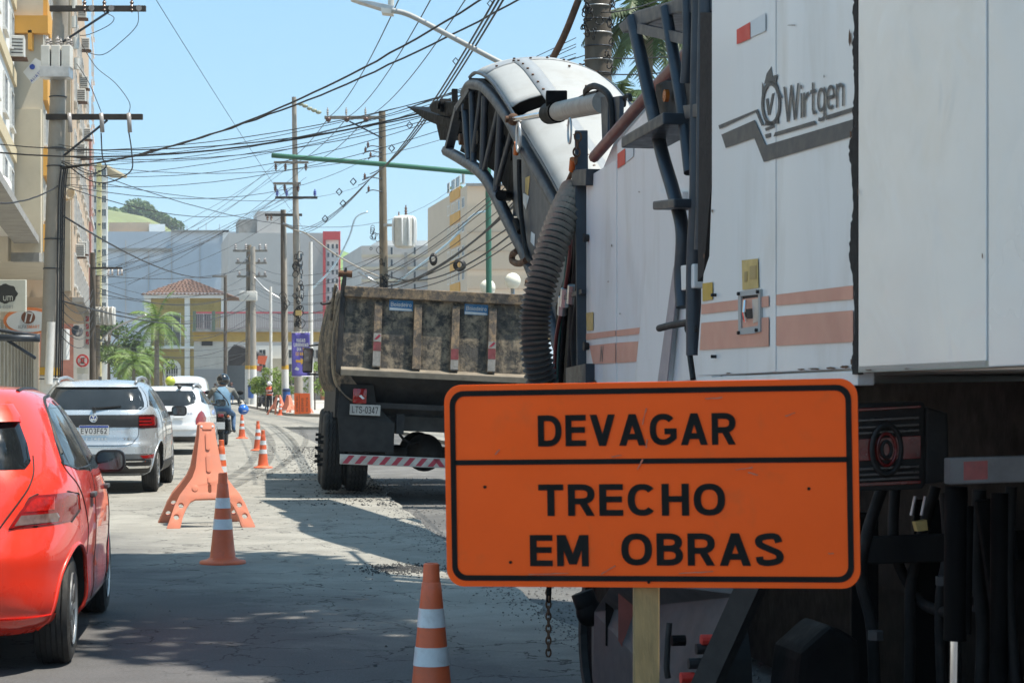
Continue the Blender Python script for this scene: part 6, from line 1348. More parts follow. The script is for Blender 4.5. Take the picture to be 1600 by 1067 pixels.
M_AC = mat('air_conditioner_casing', (.58, .57, .53), .55, var=.1)
M_DARKOP = mat('dark_opening', (.02, .02, .022), .7)
WIN_CACHE = {}
def win_mesh(w, h, mull=1, frame=M_WFRAME, glass=M_WGLASS, sill=True, proud=.07):
    k = (w, h, mull, frame.name, glass.name, sill)
    if k in WIN_CACHE: return WIN_CACHE[k]
    mb = MB(); t = min(.07, w*.09); mb.cur = 0
    for (a, b) in (((-w/2, -h/2), (-w/2+t, h/2)), ((w/2-t, -h/2), (w/2, h/2)), ((-w/2+t, -h/2), (w/2-t, -h/2+t)), ((-w/2+t, h/2-t), (w/2-t, h/2))): mb.bbox((a[0], -proud, a[1]), (b[0], .02, b[1]))
    for i in range(mull): x = -w/2+w*(i+1)/(mull+1); mb.bbox((x-t*.35, -proud*.7, -h/2+t), (x+t*.35, .0, h/2-t))
    if sill: mb.bbox((-w/2-.08, -proud-.06, -h/2-.08), (w/2+.08, .02, -h/2-.002))
    mb.cur = 1; mb.bbox((-w/2+t, -.02, -h/2+t), (w/2-t, .012, h/2-t))
    o = mb.build('window', [frame, glass]); me = o.data; bpy.data.objects.remove(o); WIN_CACHE[k] = me; return me
def put_window(bld, p, nrm, w, h, **kw):
    """window centred at p (world) on a wall whose outward normal is nrm"""
    me = win_mesh(w, h, **kw); o = link(kw.get('name', 'window'), me, bld); n_ = Vector((nrm[0], nrm[1], 0)).normalized()
    M = Matrix.Rotation(math.atan2(n_.x, -n_.y), 4, 'Z'); M.translation = Vector(p)+n_*.004; o.matrix_basis = world_m(bld).inverted() @ M; return o
def solid(bld, name, foot, z0, z1, m, bevel=0):
    mb = MB(); mb.slab([(p[0], p[1], z1) for p in foot], (0, 0, z0-z1)); return mb.build(name, m, bld, world=True, bevel=bevel)
def foot_front(x0, x1, d, depth): a = P(x0, 600, d); b = P(x1, 600, d); s_ = .1875*depth; return [(a.x, d), (b.x, d), (b.x-s_, d+depth), (a.x-s_, d+depth)]
def ZP(y, d): return CH-(y-HY)/F*d
def front_windows(bld, xs, ys, d, w, h, **kw):
    for x in xs:
        for y in ys: put_window(bld, P(x, y, d), (0, -1), w, h, **kw)
# --- far tower, yellow core with white wings
tw = thing('apartment_tower', 'narrow white and yellow apartment tower far down the street', 'building', (P(154, 600, 260).x, 260, 0))
solid(tw, 'wall', foot_front(143, 167, 260, 14), 0, ZP(262, 260), M_BWHITE)
mb = MB(); a, b = P(151.5, 600, 259.9), P(158.5, 600, 259.9); mb.bbox((a.x, 259.6, 0), (b.x, 259.95, ZP(254, 260))); mb.build('stair_core', mat('pale_yellow_render', (.66, .56, .25), .85), tw, world=True)
mb = MB(); a, b = P(142.5, 600, 259.9), P(168, 600, 259.9); mb.bbox((a.x, 259.7, ZP(262, 260)), (b.x, 273, ZP(258, 260))); mb.build('parapet', M_CREAM, tw, world=True)
for k in range(15):
    y = 270+k*20.8
    for x in (147, 162.5): put_window(tw, P(x, y, 260), (0, -1), .62, .95, sill=False)
    mb = MB(); mb.bbox((P(153, y-2, 259.5).x, 259.5, ZP(y-1, 260)), (P(157, y, 259.5).x, 259.62, ZP(y-3, 260))); mb.build('vent_slot', M_DARKOP, tw, world=True)
# --- red-brown neighbour and long left row: facades run along the street, upper floors hang over the pavement
def row_block(name, label, x0, d0, d1, z0, z1, m, depth=12, cat='building'):
    b = thing(name, label, cat, (*RW(x0-2, d0), 0)); A, B = RW(x0, d0), RW(x0, d1); q = Vector((-1, -.1875, 0)).normalized()*depth
    ft = [A, B, (B[0]+q.x, B[1]+q.y), (A[0]+q.x, A[1]+q.y)]; solid(b, 'wall', ft, z0, z1, m); return b
SN = Vector((1, .1875, 0)).normalized()            # outward normal of the left row (towards the street)
def side_pt(x0, d, z): p = RW(x0, d); return Vector((p[0], p[1], z))
def side_windows(b, x0, ds, zs, w, h, **kw):
    for d in ds:
        for z in zs: put_window(b, side_pt(x0, d, z), SN, w, h, **kw)
def band(b, x0, d0, d1, z0, z1, m, proud=.12, name='facade_band'):
    mb = MB(); A, B = side_pt(x0, d0, z0), side_pt(x0, d1, z0); mb.slab([A, B, B+Vector((0, 0, z1-z0)), A+Vector((0, 0, z1-z0))], SN*proud); return mb.build(name, m, b, world=True)
def ac_unit(b, p, n_, w=.85, h=.6, dp=.42):
    n_ = Vector(n_).normalized(); t = Vector((-n_.y, n_.x, 0)); M = Matrix((t, n_, Vector((0, 0, 1)))).transposed(); mb = MB(); mb.box(Vector(p)+n_*dp/2, (w, dp, h), M); o = mb.build('air_conditioner', M_AC, b, world=True, bevel=.02)
    for s_ in (1, -1):
        g = MB(); c = Vector(p)+n_*(dp/2)+t*s_*(w/2+.006); 
        for i in range(5): g.box(c+Vector((0, 0, -h*.32+i*h*.16)), (.012, dp*.8, h*.05), M)
        g.build('grille', M_DARKOP, o, world=True)
    r_ = MB(); r_.box(Vector(p)+n_*dp*.6-Vector((0, 0, h/2+.03)), (w*.9, dp*1.2, .04), M); r_.build('bracket', M_RUST, o, world=True)
XA, XB, XC, XE = -4.2, -3.15, -2.45, -2.5
bA = row_block('apartment_building', 'white apartment block with cream bands overhanging the pavement', XA, 30, 75.5, 7.0, 24, M_BWHITE)
for z in (7.0, 9.7, 12.5, 15.3, 18.1): band(bA, XA, 30, 75.5, z, z+.5, M_CREAM, .10)
for z in (8.6, 11.4, 14.2, 17.0, 19.8): side_windows(bA, XA, (41, 46, 51, 56, 60.5, 65, 69.5, 73.5), (z,), 1.7, 1.35)
band(bA, XA, 30, 75.5, 6.75, 7.0, M_CONC, .9, 'balcony_slab')
ac_unit(bA, side_pt(XA, 73.2, ZP(75, 73.2)), SN, .9, .75, .5)
gnd = row_block('shop_building', 'recessed ground floor shopfronts with beige pilasters under the apartments', -5.6, 20, 130, 0, 6.9, M_BBEIGE, 8)
for i in range(26):
    d = 44+i*2.6; mb = MB(); mb.slab([side_pt(-5.6, d, .14), side_pt(-5.6, d+.55, .14), side_pt(-5.6, d+.55, 4.2), side_pt(-5.6, d, 4.2)], SN*.55); mb.build('pilaster', mat('dusty_pilaster', (.36, .32, .25), .85, var=.15, scale=1.5), gnd, world=True)
    if i % 2: mb = MB(); mb.slab([side_pt(-5.6, d+.7, .14), side_pt(-5.6, d+2.3, .14), side_pt(-5.6, d+2.3, 3.2), side_pt(-5.6, d+.7, 3.2)], SN*.06); mb.build('roller_shutter', M_GREYPL if i % 4 == 1 else M_CONC, gnd, world=True)
bB = row_block('apartment_building', 'beige tiled block with ochre window bands beside the transformer pole', XB, 76, 89, 6.1, 25, M_BTILE)
def facing(b, x0, x1, y0, y1, d, m, name, proud=.06):
    mb = MB(); mb.slab([P(x0, y0, d), P(x1, y0, d), P(x1, y1, d), P(x0, y1, d)], (0, -proud, 0)); return mb.build(name, m, b, world=True)
facing(bB, 20, 66, 172, 409, 76, M_BBEIGE, 'stained_wall', .25); facing(bB, 20, 79, 28, 55, 76, M_BORANGE, 'ochre_beam', .45); facing(bB, 22, 66, 396, 410, 75.9, M_CONC, 'slab_edge', .5)
for i in range(15): facing(bB, 24, 52, 56+i*7.6, 56.6+i*7.6, 76, M_CONC, 'tile_course', .012)
facing(bB, 47, 53, 50, 80, 75.9, M_BORANGE, 'ochre_corbel', .35)
for z in (6.5, 9.3, 12.1, 14.9, 17.7): band(bB, XB, 76, 89, z, z+1.0, M_BORANGE, .16); side_windows(bB, XB, (78, 81, 84, 87), (z+1.9,), 2.2, 1.3)
bC = row_block('apartment_building', 'tan block with air conditioners and a satellite dish down the left side', XC, 90, 128, 5.4, 22, M_BBROWN)
facing(bC, 96, 111, 150, 455, 90, M_BTILE, 'end_wall_strip', .15); facing(bC, 100, 111, -10, 150, 90, M_BTILE, 'end_wall_strip', .1)
for z in (6.8, 9.6, 12.4, 15.2, 18.0): side_windows(bC, XC, (94, 99, 104, 109, 114, 119, 124), (z,), 2.6, 1.5)
for (d, y) in ((96, 392), (101, 388), (98, 150), (104, 130), (97, 235), (103, 238), (108, 70), (112, 210), (100, 20)): ac_unit(bC, side_pt(XC, d, ZP(y, d)), SN)
band(bC, XC, 90, 128, 5.2, 5.4, M_CONC, .5, 'balcony_slab')
bE = row_block('brick_building', 'pink brick block beyond the tan apartments', XE+.15, 130, 139, 0, ZP(210, 130), M_BRICK)
facing(bE, 100, 141.5, 468, 650, 130, M_BWHITE, 'shop_front', .2)
for i in range(9): side_windows(bE, XE+.15, (132.5, 136.5), (5+i*2.9,), 1.8, 1.3); band(bE, XE+.15, 130, 139, 3.4+i*2.9, 3.6+i*2.9, M_BWHITE, .08)
bG = row_block('shop_building', 'low pale shops with a dark awning under the hotel sign', -4.0, 131, 240, 0, 8.5, M_BWHITE, 10)
for d in (136, 146, 158): band(bG, -4.0, d, d+7, 3.0, 3.3, M_DARKOP, 1.6, 'awning')
# --- grey-blue party walls closing the street
def block(name, label, x0, x1, ytop, d, depth, m, ybase=None):
    b = thing(name, label, 'building', (P((x0+x1)/2, 600, d).x, d, 0)); solid(b, 'wall', foot_front(x0, x1, d, depth), 0 if ybase is None else ZP(ybase, d), ZP(ytop, d), m); return b
b1 = block('apartment_building', 'huge windowless grey-blue building end at the end of the street', 150, 372, 362, 300, 30, M_BGREYB)
solid(b1, 'stair_tower', foot_front(348, 358, 299.5, 8), ZP(384, 300), ZP(360, 300), M_BWHITE); facing(b1, 166, 268, 388, 392, 299.9, M_CONC, 'parapet', .4); facing(b1, 268, 358, 360, 363, 299.9, M_CONC, 'parapet', .4)
for x, y0, y1 in ((196, 560, 375), (232, 600, 392), (268, 600, 363), (312, 600, 372)): facing(b1, x, x+.8, y1, 600, 299.95, M_BGREY, 'wall_joint', .1)
for x, h in ((285, 8), (292, 10), (310, 7), (322, 14), (343, 12), (280, 6)):
    mb = MB(); mb.cyl(P(x, 362, 301), P(x, 362-h, 301), .05, n=5); mb.build('roof_aerial', M_STEEL, b1, world=True)
b2 = block('apartment_building', 'beige terraced block with a white stair head under the green hill', 168, 268, 366, 330, 15, M_BBROWN); solid(b2, 'upper_storey', foot_front(170, 235, 331, 12), ZP(366, 330), ZP(347, 330), M_BBROWN); solid(b2, 'stair_head', foot_front(233, 258, 329, 10), ZP(372, 330), ZP(351, 330), M_BWHITE)
b3 = block('apartment_building', 'grey block with a red edge and white windowed flank behind the poles', 357, 505, 364, 260, 20, M_BGREY)
solid(b3, 'roof_tank_room', foot_front(402, 441, 262, 8), ZP(364, 260), ZP(328, 260), M_BGREY); solid(b3, 'roof_tank_room', foot_front(373, 401, 263, 7), ZP(364, 260), ZP(340, 260), M_CONC)
solid(b3, 'windowed_flank', foot_front(509, 531, 259, 18), 0, ZP(374, 260), M_BWHITE); facing(b3, 505, 509, 362, 600, 258.8, mat('red_edge_paint', (.56, .06, .06), .7), 'red_edge', .5); facing(b3, 505, 532, 362, 375, 258.7, mat('red_edge_paint', ()), 'red_cap', .5); facing(b3, 529.5, 532, 375, 600, 258.7, mat('red_edge_paint', ()), 'red_edge', .4)
for k in range(12):
    for x in (513, 520, 526.5): put_window(b3, P(x, 385+k*13.5, 259), (0, -1), .32, .62, sill=False, mull=0)
for k in range(5):
    for x in (461, 470): put_window(b3, P(x, 400+k*16, 260), (0, -1), .5, .7, sill=False, mull=0)
b4 = block('apartment_building', 'pale grey block with vertical stair windows behind the wooden pole', 565, 680, 384, 230, 20, M_BGREY); solid(b4, 'white_wing', foot_front(680, 698, 228, 16), 0, ZP(385, 230), M_BWHITE); solid(b4, 'roof_storey', foot_front(592, 672, 234, 12), ZP(384, 230), ZP(372, 230), M_BWHITE)
for k in range(4): facing(b4, 565, 680, 398+k*19, 402+k*19, 229.95, M_BBEIGE, 'floor_band', .12)
for k in range(5):
    for x in (612, 648): put_window(b4, P(x, 392+k*19, 230), (0, -1), .30, .85, sill=False, mull=0)
    for x in (684, 692): put_window(b4, P(x, 402+k*21, 228), (0, -1), .34, .55, sill=False, mull=0)
facing(b4, 632, 637, 395, 600, 229.9, M_CONC, 'downpipe_casing', .3)
b5 = thing('apartment_building', 'tan apartment block with ochre window bays and a roof garden', 'building', (P(760, 600, 190).x, 190, 0))
solid(b5, 'wall', foot_front(730, 850, 190, 25), 0, ZP(289, 190), mat('tan_party_wall', (.57, .45, .33), .88, var=.06, scale=.2, dirt=(.46, .36, .26), dirt_amt=.25, dirt_scale=.2))
A5, B5 = P(730, 600, 190), P(697, 600, 203); mb = MB(); solid(b5, 'street_front', [(A5.x+.01, A5.y), (B5.x, B5.y), (B5.x+3, B5.y+9), (A5.x+3, A5.y+9)], 0, ZP(300, 190), M_BGREY)
n5 = Vector((B5.y-A5.y, -(B5.x-A5.x), 0)).normalized(); n5 = -n5 if n5.y > 0 else n5
for k in range(9):
    z = 3.0+k*2.25
    for t in (.16, .40, .62, .86): put_window(b5, Vector((lerp(A5.x, B5.x, t), lerp(A5.y, B5.y, t), z)), n5, 2.2 if t in (.40, .62) else 1.3, 1.0, sill=False)
    mb = MB(); a = Vector((lerp(A5.x, B5.x, .30), lerp(A5.y, B5.y, .30), z-1.55)); b = Vector((lerp(A5.x, B5.x, .76), lerp(A5.y, B5.y, .76), z-1.55)); mb.slab([a, b, b+Vector((0, 0, .95)), a+Vector((0, 0, .95))], n5*.12); mb.build('ochre_bay', M_BORANGE, b5, world=True)
for y in (362, 392, 421, 451): facing(b5, 731, 850, y, y+.8, 189.97, M_BBROWN, 'wall_joint', .06)
mb = MB(); mb.slab([Vector((A5.x, A5.y, ZP(300, 190))), Vector((B5.x, B5.y, ZP(300, 190))), Vector((B5.x+.6, B5.y+2, ZP(288, 190))), Vector((A5.x+.6, A5.y+2, ZP(288, 190)))], (0, 0, .25)); mb.build('mansard', M_GREYPL, b5, world=True)
facing(b5, 728, 852, 287, 291, 189.9, M_CONC, 'parapet', .3)
# --- yellow house with a tiled hip roof
hd_ = 188.0; hs = thing('yellow_house', 'old yellow house with white pilasters and a tiled hip roof', 'house', (P(290, 600, hd_).x, hd_, 0))
solid(hs, 'wall', foot_front(228, 352, hd_, 12), 0, ZP(462, hd_), M_YEL)
for x0, x1 in ((226, 236), (289, 297), (346, 354)): facing(hs, x0, x1, 462, 615, hd_, M_BWHITE, 'pilaster', .22)
facing(hs, 226, 354, 458, 466, hd_, M_BWHITE, 'cornice', .5); facing(hs, 228, 352, 541, 545, hd_, M_BWHITE, 'string_course', .3)
rfz, apz = ZP(461, hd_), ZP(431, hd_); xl, xr, xa = P(222, 0, hd_).x, P(359, 0, hd_).x, P(278, 0, hd_).x
M_TILE = mat('old_clay_tile', (.15, .085, .062), .85, var=.4, scale=3, dirt=(.06, .05, .045), dirt_amt=.5, dirt_scale=2)
rf = MB(); rf.add([(xl, hd_-.7, rfz), (xr, hd_-.7, rfz), (xr, hd_+12.7, rfz), (xl, hd_+12.7, rfz), (xa-.2, hd_+6, apz), (xa+.2, hd_+6, apz)], [(0, 1, 5, 4), (1, 2, 5), (2, 3, 4, 5), (3, 0, 4), (0, 3, 2, 1)]); rf = rf.build('roof', M_TILE, hs, world=True)
for i in range(9):                                # courses of clay tile on the street slope
    t0, t1 = i/9, (i+1)/9
    L = lambda t: Vector((lerp(xl, xa-.2, t), lerp(hd_-.7, hd_+6, t), lerp(rfz, apz, t))); Q = lambda t: Vector((lerp(xr, xa+.2, t), lerp(hd_-.7, hd_+6, t), lerp(rfz, apz, t)))
    n_ = max(3, int((Q(t0)-L(t0)).length/.34))
    for k in range(n_):
        a, b = L(t0).lerp(Q(t0), k/n_), L(t0).lerp(Q(t0), (k+.92)/n_); c, e = L(t1).lerp(Q(t1), (k+.92)/n_), L(t1).lerp(Q(t1), k/n_)
        tl_ = MB(); u_ = Vector((0, -.06, .10)); r_ = random.uniform(.02, .07); m_ = (a+b)/2+Vector((0, 0, .09+r_)); m2_ = (c+e)/2+Vector((0, 0, .05)); tl_.add([a, m_, b, c, m2_, e], [(0, 1, 4, 5), (1, 2, 3, 4), (0, 2, 1)]); tl_.build('tile', M_TILE, rf, world=True)
for x in (270, 318):
    put_window(hs, P(x, 515, hd_), (0, -1), 1.5, 3.0, mull=1); facing(hs, x-19 if x < 300 else x-17, x+16, 470, 484, hd_, mat('olive_plaster', (.33, .25, .09), .85), 'panel', .05)
mb = MB(); mb.prism([(x, y) for x, y in [(255, 612), (255, 582)]+[(269+14*math.cos(R(a)), 576-14*math.sin(R(a))) for a in range(180, -1, -15)]+[(283, 582), (283, 612)]], [[(260, 611), (260, 582)]+[(269+9.2*math.cos(R(a)), 577-9.2*math.sin(R(a))) for a in range(180, -1, -15)]+[(278, 582), (278, 611)]], lambda x, y: P(x, y, hd_), Vector((0, -.25, 0))); ar = mb.build('arched_window', M_BWHITE, hs, world=True)
mb = MB(); mb.slab([P(x, y, hd_-.02) for x, y in [(260, 611), (260, 582)]+[(269+9.2*math.cos(R(a)), 577-9.2*math.sin(R(a))) for a in range(180, -1, -15)]+[(278, 582), (278, 611)]], (0, -.03, 0)); mb.build('pane', M_WGLASS, ar, world=True)
for x in (263.5, 267, 270.8, 274.5): mb = MB(); mb.beam(P(x, 611, hd_-.1), P(x, 570, hd_-.1), .07, .07); mb.build('bar', M_WFRAME, ar, world=True)
for y in (575, 585, 596): mb = MB(); mb.beam(P(260, y, hd_-.12), P(278, y, hd_-.12), .07, .07); mb.build('bar', M_WFRAME, ar, world=True)
# --- elevated walkway with iron railing
bd = 172.0; br = thing('footbridge', 'elevated concrete walkway with an ochre beam and pink iron railing', 'bridge', (P(500, 600, bd).x, bd, 0))
def bpx(x0, x1, y0, y1, m, name, d=bd, depth=3.0):
    a, b = P(x0, y1, d), P(x1, y0, d); mb = MB(); mb.bbox((a.x, d, a.z), (b.x, d+depth, b.z)); return mb.build(name, m, br, world=True)
bpx(302, 860, 518, 533, mat('stained_ochre_beam', (.40, .27, .08), .85, var=.2, scale=.5, dirt=(.2, .14, .06), dirt_amt=.4, dirt_scale=.4), 'beam'); bpx(300, 860, 514, 518.5, M_CONC, 'deck_edge', bd-.25, 3.5)
bpx(303, 349, 533, 577, mat('pale_pier_render', (.45, .44, .41), .88, var=.15, scale=.4, dirt=(.3, .29, .27), dirt_amt=.4, dirt_scale=.4), 'pier', bd+.1, 2.8); bpx(303, 349, 576.8, 626, mat('grey_pier_paint', (.26, .27, .28), .85, var=.12, scale=.4), 'pier', bd+.05, 2.85)
bpx(315, 332, 532, 540, M_DARKOP, 'louvre', bd+.02, .2); bpx(350, 393, 571, 625, mat('dark_steel_gate', (.10, .115, .125), .6, var=.1), 'gate', bd+1, .2)
M_RAILP = mat('pink_iron_rail', (.50, .10, .12), .6, var=.2); M_RAILG = mat('grey_pink_iron', (.34, .28, .28), .6, var=.2)
mb = MB(); mb.beam(P(304, 488.5, bd-.1), P(860, 488.5, bd-.1), .12, .15); mb.build('top_rail', M_RAILP, br, world=True); mb = MB(); mb.beam(P(304, 513, bd-.1), P(860, 513, bd-.1), .06, .07); mb.build('bottom_rail', M_RAILG, br, world=True)
bars = MB(); bars.bbox((-.03, -.03, 0), (.03, .03, ZP(489, bd)-ZP(513, bd))); b0 = bars.build('baluster', M_RAILG, br); bme = b0.data; first = True
for i in range(150):
    x = 306+i*2.75; o = b0 if i == 0 else link('baluster', bme, br); o.matrix_basis = world_m(br).inverted() @ Matrix.Translation(P(x, 513, bd-.1))
for x in (304, 334): mb = MB(); mb.beam(P(x, 486, bd-.15), P(x, 517, bd-.15), .25, .25); mb.build('post', mat('green_grey_iron', (.12, .16, .12), .7), br, world=True)
shed = thing('shed', 'dark gabled timber shed roof behind the steel gate', 'shed', (P(378, 600, 185).x, 185, 0))
mb = MB(); mb.slab([P(350, 556, 185), P(366, 538, 185), P(403, 552, 185), (P(404, 556, 185)), P(385, 562, 185), P(372, 575, 185), P(352, 572, 185)], (0, 5, 0)); mb.build('roof', mat('charred_timber', (.03, .025, .024), .8, var=.4, scale=1), shed, world=True)
for x in (355, 398): mb = MB(); mb.beam(P(x, 560, 186), P(x, 628, 186), .2, .2); mb.build('post', M_RUST, shed, world=True)
b6 = block('house', 'white houses seen under the walkway beyond the parked motorcycles', 385, 505, 540, 215, 12, M_BWHITE); solid(b6, 'orange_wing', foot_front(503, 520, 213, 8), 0, ZP(536, 213), mat('brick_orange', (.5, .2, .1), .85)); solid(b6, 'grey_wing', foot_front(425, 447, 212, 6), 0, ZP(560, 212), M_BBEIGE)
for x in (395, 410, 456, 488, 497):
    for y in (553, 575, 595): put_window(b6, P(x, y, 215), (0, -1), .8, 1.0, sill=False)
bn = thing('banner', 'small orange banner strung behind the walkway pillars', 'banner', tuple(P(411, 580, 165))); mb = MB(); mb.slab([P(403, 556, 165), P(418, 556, 165), P(414, 570, 165), P(402, 568, 165)], (0, .03, 0)); mb.build('cloth', M_ORANGE, bn, world=True); mb = MB(); mb.slab([P(400, 571, 165), P(411, 572, 165), P(407, 580, 165), P(399, 579, 165)], (0, .03, 0)); mb.build('cloth', mat('dull_red_cloth', (.4, .08, .05), .8), bn, world=True)
# --- hills
def hill(name, pts, d, depth, m):
    mb = MB(); n = len(pts); top = [P(x, y, d) for x, y in pts]
    def fn(u, v):
        k = u*(n-1); i = min(int(k), n-2); p = top[i].lerp(top[i+1], k-i); s_ = math.sin(v*math.pi/2); return Vector((p.x, d-depth*(1-v), max(-.1, p.z*s_)))
    mb.grid(fn, 60, 14); return struct(mb.build(name, m, None, smooth=True))
M_HILL = mat('hill_grass', (.165, .19, .075), .9, var=.35, scale=.03, dirt=(.06, .11, .03), dirt_amt=.5, dirt_scale=.02)
hill('hill', [(100, 360), (150, 335), (180, 332), (200, 336), (240, 344), (270, 358), (290, 372), (330, 400)], 700, 260, M_HILL)
hill('hill', [(480, 420), (520, 398), (545, 397), (570, 408), (600, 420), (640, 450)], 650, 260, mat('hill_wood', (.14, .22, .06), .9, var=.4, scale=.05, dirt=(.06, .11, .03), dirt_amt=.6, dirt_scale=.03))
# ------------------------------------------------------------------ vegetation
def leaf_mat(name, col, var=.35):
    m, nt, b, out = new_mat(name); oi = N(nt, 'ShaderNodeNewGeometry'); r_ = oi.outputs['Random Per Island']
    c = mixc(nt, r_, tuple(q*(1-var) for q in col), tuple(min(1, q*(1+var)) for q in col)); n1 = noise(nt, coords(nt), .9, 3); c = mixc(nt, ramp(nt, n1, [(.4, 0.0), (.65, .5)]), c, (col[0]*1.5, col[1]*1.3, col[2]*.8))
    nt.links.new(c, b.inputs['Base Color']); b.inputs['Roughness'].default_value = .55
    tr = N(nt, 'ShaderNodeBsdfTranslucent'); mx = N(nt, 'ShaderNodeMixShader'); mx.inputs[0].default_value = .28; nt.links.new(c, tr.inputs[0]); nt.links.new(b.outputs[0], mx.inputs[1]); nt.links.new(tr.outputs[0], mx.inputs[2]); nt.links.new(mx.outputs[0], out.inputs[0]); return m
M_LEAF = leaf_mat('broad_leaves', (.075, .13, .03)); M_LEAF2 = leaf_mat('bright_leaves', (.16, .24, .05)); M_PALM = leaf_mat('palm_leaflets', (.12, .20, .05)); M_PALMD = leaf_mat('dark_palm_leaflets', (.05, .085, .03))
M_BARK = mat('grey_bark', (.16, .13, .10), .9, var=.35, scale=4, bmp=.4, streak=True); M_PTRUNK = mat('ringed_palm_trunk', (.20, .18, .15), .9, var=.3, scale=5, bmp=.3)
def leaves(mb, c, rad, n, size, shape=lambda p: p):
    for i in range(n):
        while True:
            p = Vector((random.uniform(-1, 1), random.uniform(-1, 1), random.uniform(-1, 1)))
            if p.length <= 1 and (p.length > .45 or random.random() < .3): break
        q = Vector(c)+Vector((p.x*rad[0], p.y*rad[1], p.z*rad[2])); s_ = size*random.uniform(.6, 1.4)
        a = Vector((random.uniform(-1, 1), random.uniform(-1, 1), random.uniform(-.6, .6))).normalized(); b = a.cross(Vector((random.uniform(-1, 1), random.uniform(-1, 1), random.uniform(-1, 1)))).normalized()
        mb.add([q-a*s_*.5, q+b*s_*.28, q+a*s_*.5, q-b*s_*.28], [(0, 1, 2, 3)])
def tree(name, label, base, h, crown, lsize, m, trunk_r=.12, n=1400, group=None, lean=(0, 0)):
    """crown: list of (dx, dy, z, rx, ry, rz) clumps"""
    t = thing(name, label, 'tree', base, group=group); top = max(c[2] for c in crown)
    tr = MB(); tr.tube(catmull([(0, 0, -.05), (lean[0]*.3, lean[1]*.3, h*.35), (lean[0], lean[1], h*.75)], 5), trunk_r, 9, True, trunk_r*.55); tk = tr.build('trunk', M_BARK, t, smooth=True)
    for (dx, dy, z, rx, ry, rz) in crown:
        l_ = MB(); l_.tube(catmull([(lean[0]*.6, lean[1]*.6, h*.55), (lean[0]*.6+(dx-lean[0]*.6)*.5, lean[1]*.6+(dy-lean[1]*.6)*.5, lerp(h*.55, z, .6)), (dx, dy, z)], 4), trunk_r*.45, 6, True, trunk_r*.12); l_.build('limb', M_BARK, tk, smooth=True)
    mb = MB(); tot = sum(c[3]*c[4]*c[5] for c in crown)**.67 if crown else 1
    w_ = [(c[3]*c[4]*c[5])**.67 for c in crown]; sw = sum(w_)
    for c, ww in zip(crown, w_): leaves(mb, c[:3], c[3:], int(n*ww/sw), lsize)
    me = bpy.data.meshes.new('crown'); me.from_pydata([tuple(p) for p in mb.v], [], mb.f); me.materials.append(m); link('crown', me, t)
    return t
def rand_crown(rx, ry, z0, z1, k, r_):
    out = []
    for i in range(k):
        a = random.uniform(0, 6.28); q = math.sqrt(random.random()); out.append((math.cos(a)*rx*q, math.sin(a)*ry*q, random.uniform(z0, z1), r_*random.uniform(.7, 1.2), r_*random.uniform(.7, 1.2), r_*random.uniform(.55, .9)))
    return out
def palm(name, label, base, h, fl, nf, m, tr_=.16, droop=1.0, group=None):
    t = thing(name, label, 'palm tree', base, group=group); tk = MB(); pts = []
    nn = 22; tk.tube([(0, 0, -.05+h*i/nn) for i in range(nn+1)], [tr_*(1.15-.35*i/nn)*(1.0 if i % 2 else .93) for i in range(nn+1)], 12); tk.build('trunk', M_PTRUNK, t, auto=60)
    cs = MB(); cs.tube([(0, 0, h), (0, 0, h+fl*.22)], tr_*.7, 10, True, tr_*.35); cs.build('crown_shaft', M_LEAF2, t, smooth=True)
    for i in range(nf):
        az = i*2.399+random.uniform(-.2, .2); el = lerp(78, -18, (i/nf)**.8)+random.uniform(-6, 6); L = fl*random.uniform(.85, 1.1); f = MB()
        d = Vector((math.cos(az)*math.cos(R(el)), math.sin(az)*math.cos(R(el)), math.sin(R(el)))); p = Vector((0, 0, h+fl*.18)); pts = [p.copy()]; steps = 12
        for k in range(steps): p = p+d*L/steps; d = (d+Vector((0, 0, -.16*droop))).normalized(); pts.append(p.copy())
        f.tube(pts, .028, 4, True, .008)
        for k in range(1, steps+1):
            for s_ in (-1, 1):
                for q in (0, .5):
                    if k == steps and q: continue
                    o = pts[k].lerp(pts[min(k+1, steps)], q); tdir = (pts[min(k+1, steps)]-pts[k-1]).normalized(); sd_ = tdir.cross(Vector((0, 0, 1)))
                    sd_ = sd_.normalized() if sd_.length > .05 else Vector((1, 0, 0)); ll = fl*.24*math.sin(math.pi*min(.97, (k+q)/(steps+.5)*.9+.1))+.05
                    e = o+sd_*s_*ll*.85+tdir*ll*.45-Vector((0, 0, ll*random.uniform(.35, .7))); w_ = tdir*.05; f.add([o-w_, o+w_, e], [(0, 1, 2)])
        me = bpy.data.meshes.new('frond'); me.from_pydata([tuple(v) for v in f.v], [], f.f); me.materials.append(m); link('frond', me, t)
    return t
random.seed(21)
def gp(x, d, z=.14): p = P(x, 600, d); return (p.x, d, z)
palm('palm_tree', 'tall royal palm with a smooth trunk in front of the yellow house', gp(245, 150), ZP(516, 150)-.14, 2.8, 22, M_PALM, .20)
palm('palm_tree', 'shorter palm left of the royal palm, partly behind it', gp(209, 158), ZP(575, 158)-.14, 2.3, 18, M_PALM, .16)
palm('palm_tree', 'small palm close beside the arched window of the yellow house', gp(231, 165), ZP(567, 165)-.14, 2.2, 16, M_PALM, .16)
palm('palm_tree', 'dark palm crown rising behind the milling machine ladder', gp(1012, 46, 0), ZP(32, 46)-.3, 1.9, 24, M_PALMD, .15, 1.1)
palm('palm_tree', 'dark palm whose frond tips peek over the conveyor cover', gp(968, 60, 0), ZP(160, 60)-.3, 1.6, 18, M_PALMD, .15, 1.1)
tree('street_tree', 'dense dark green tree at the end of the left pavement', gp(186, 190), 7, rand_crown(2.6, 2.5, 3.2, 6.2, 12, 1.25), .34, M_LEAF, .2, 2600)
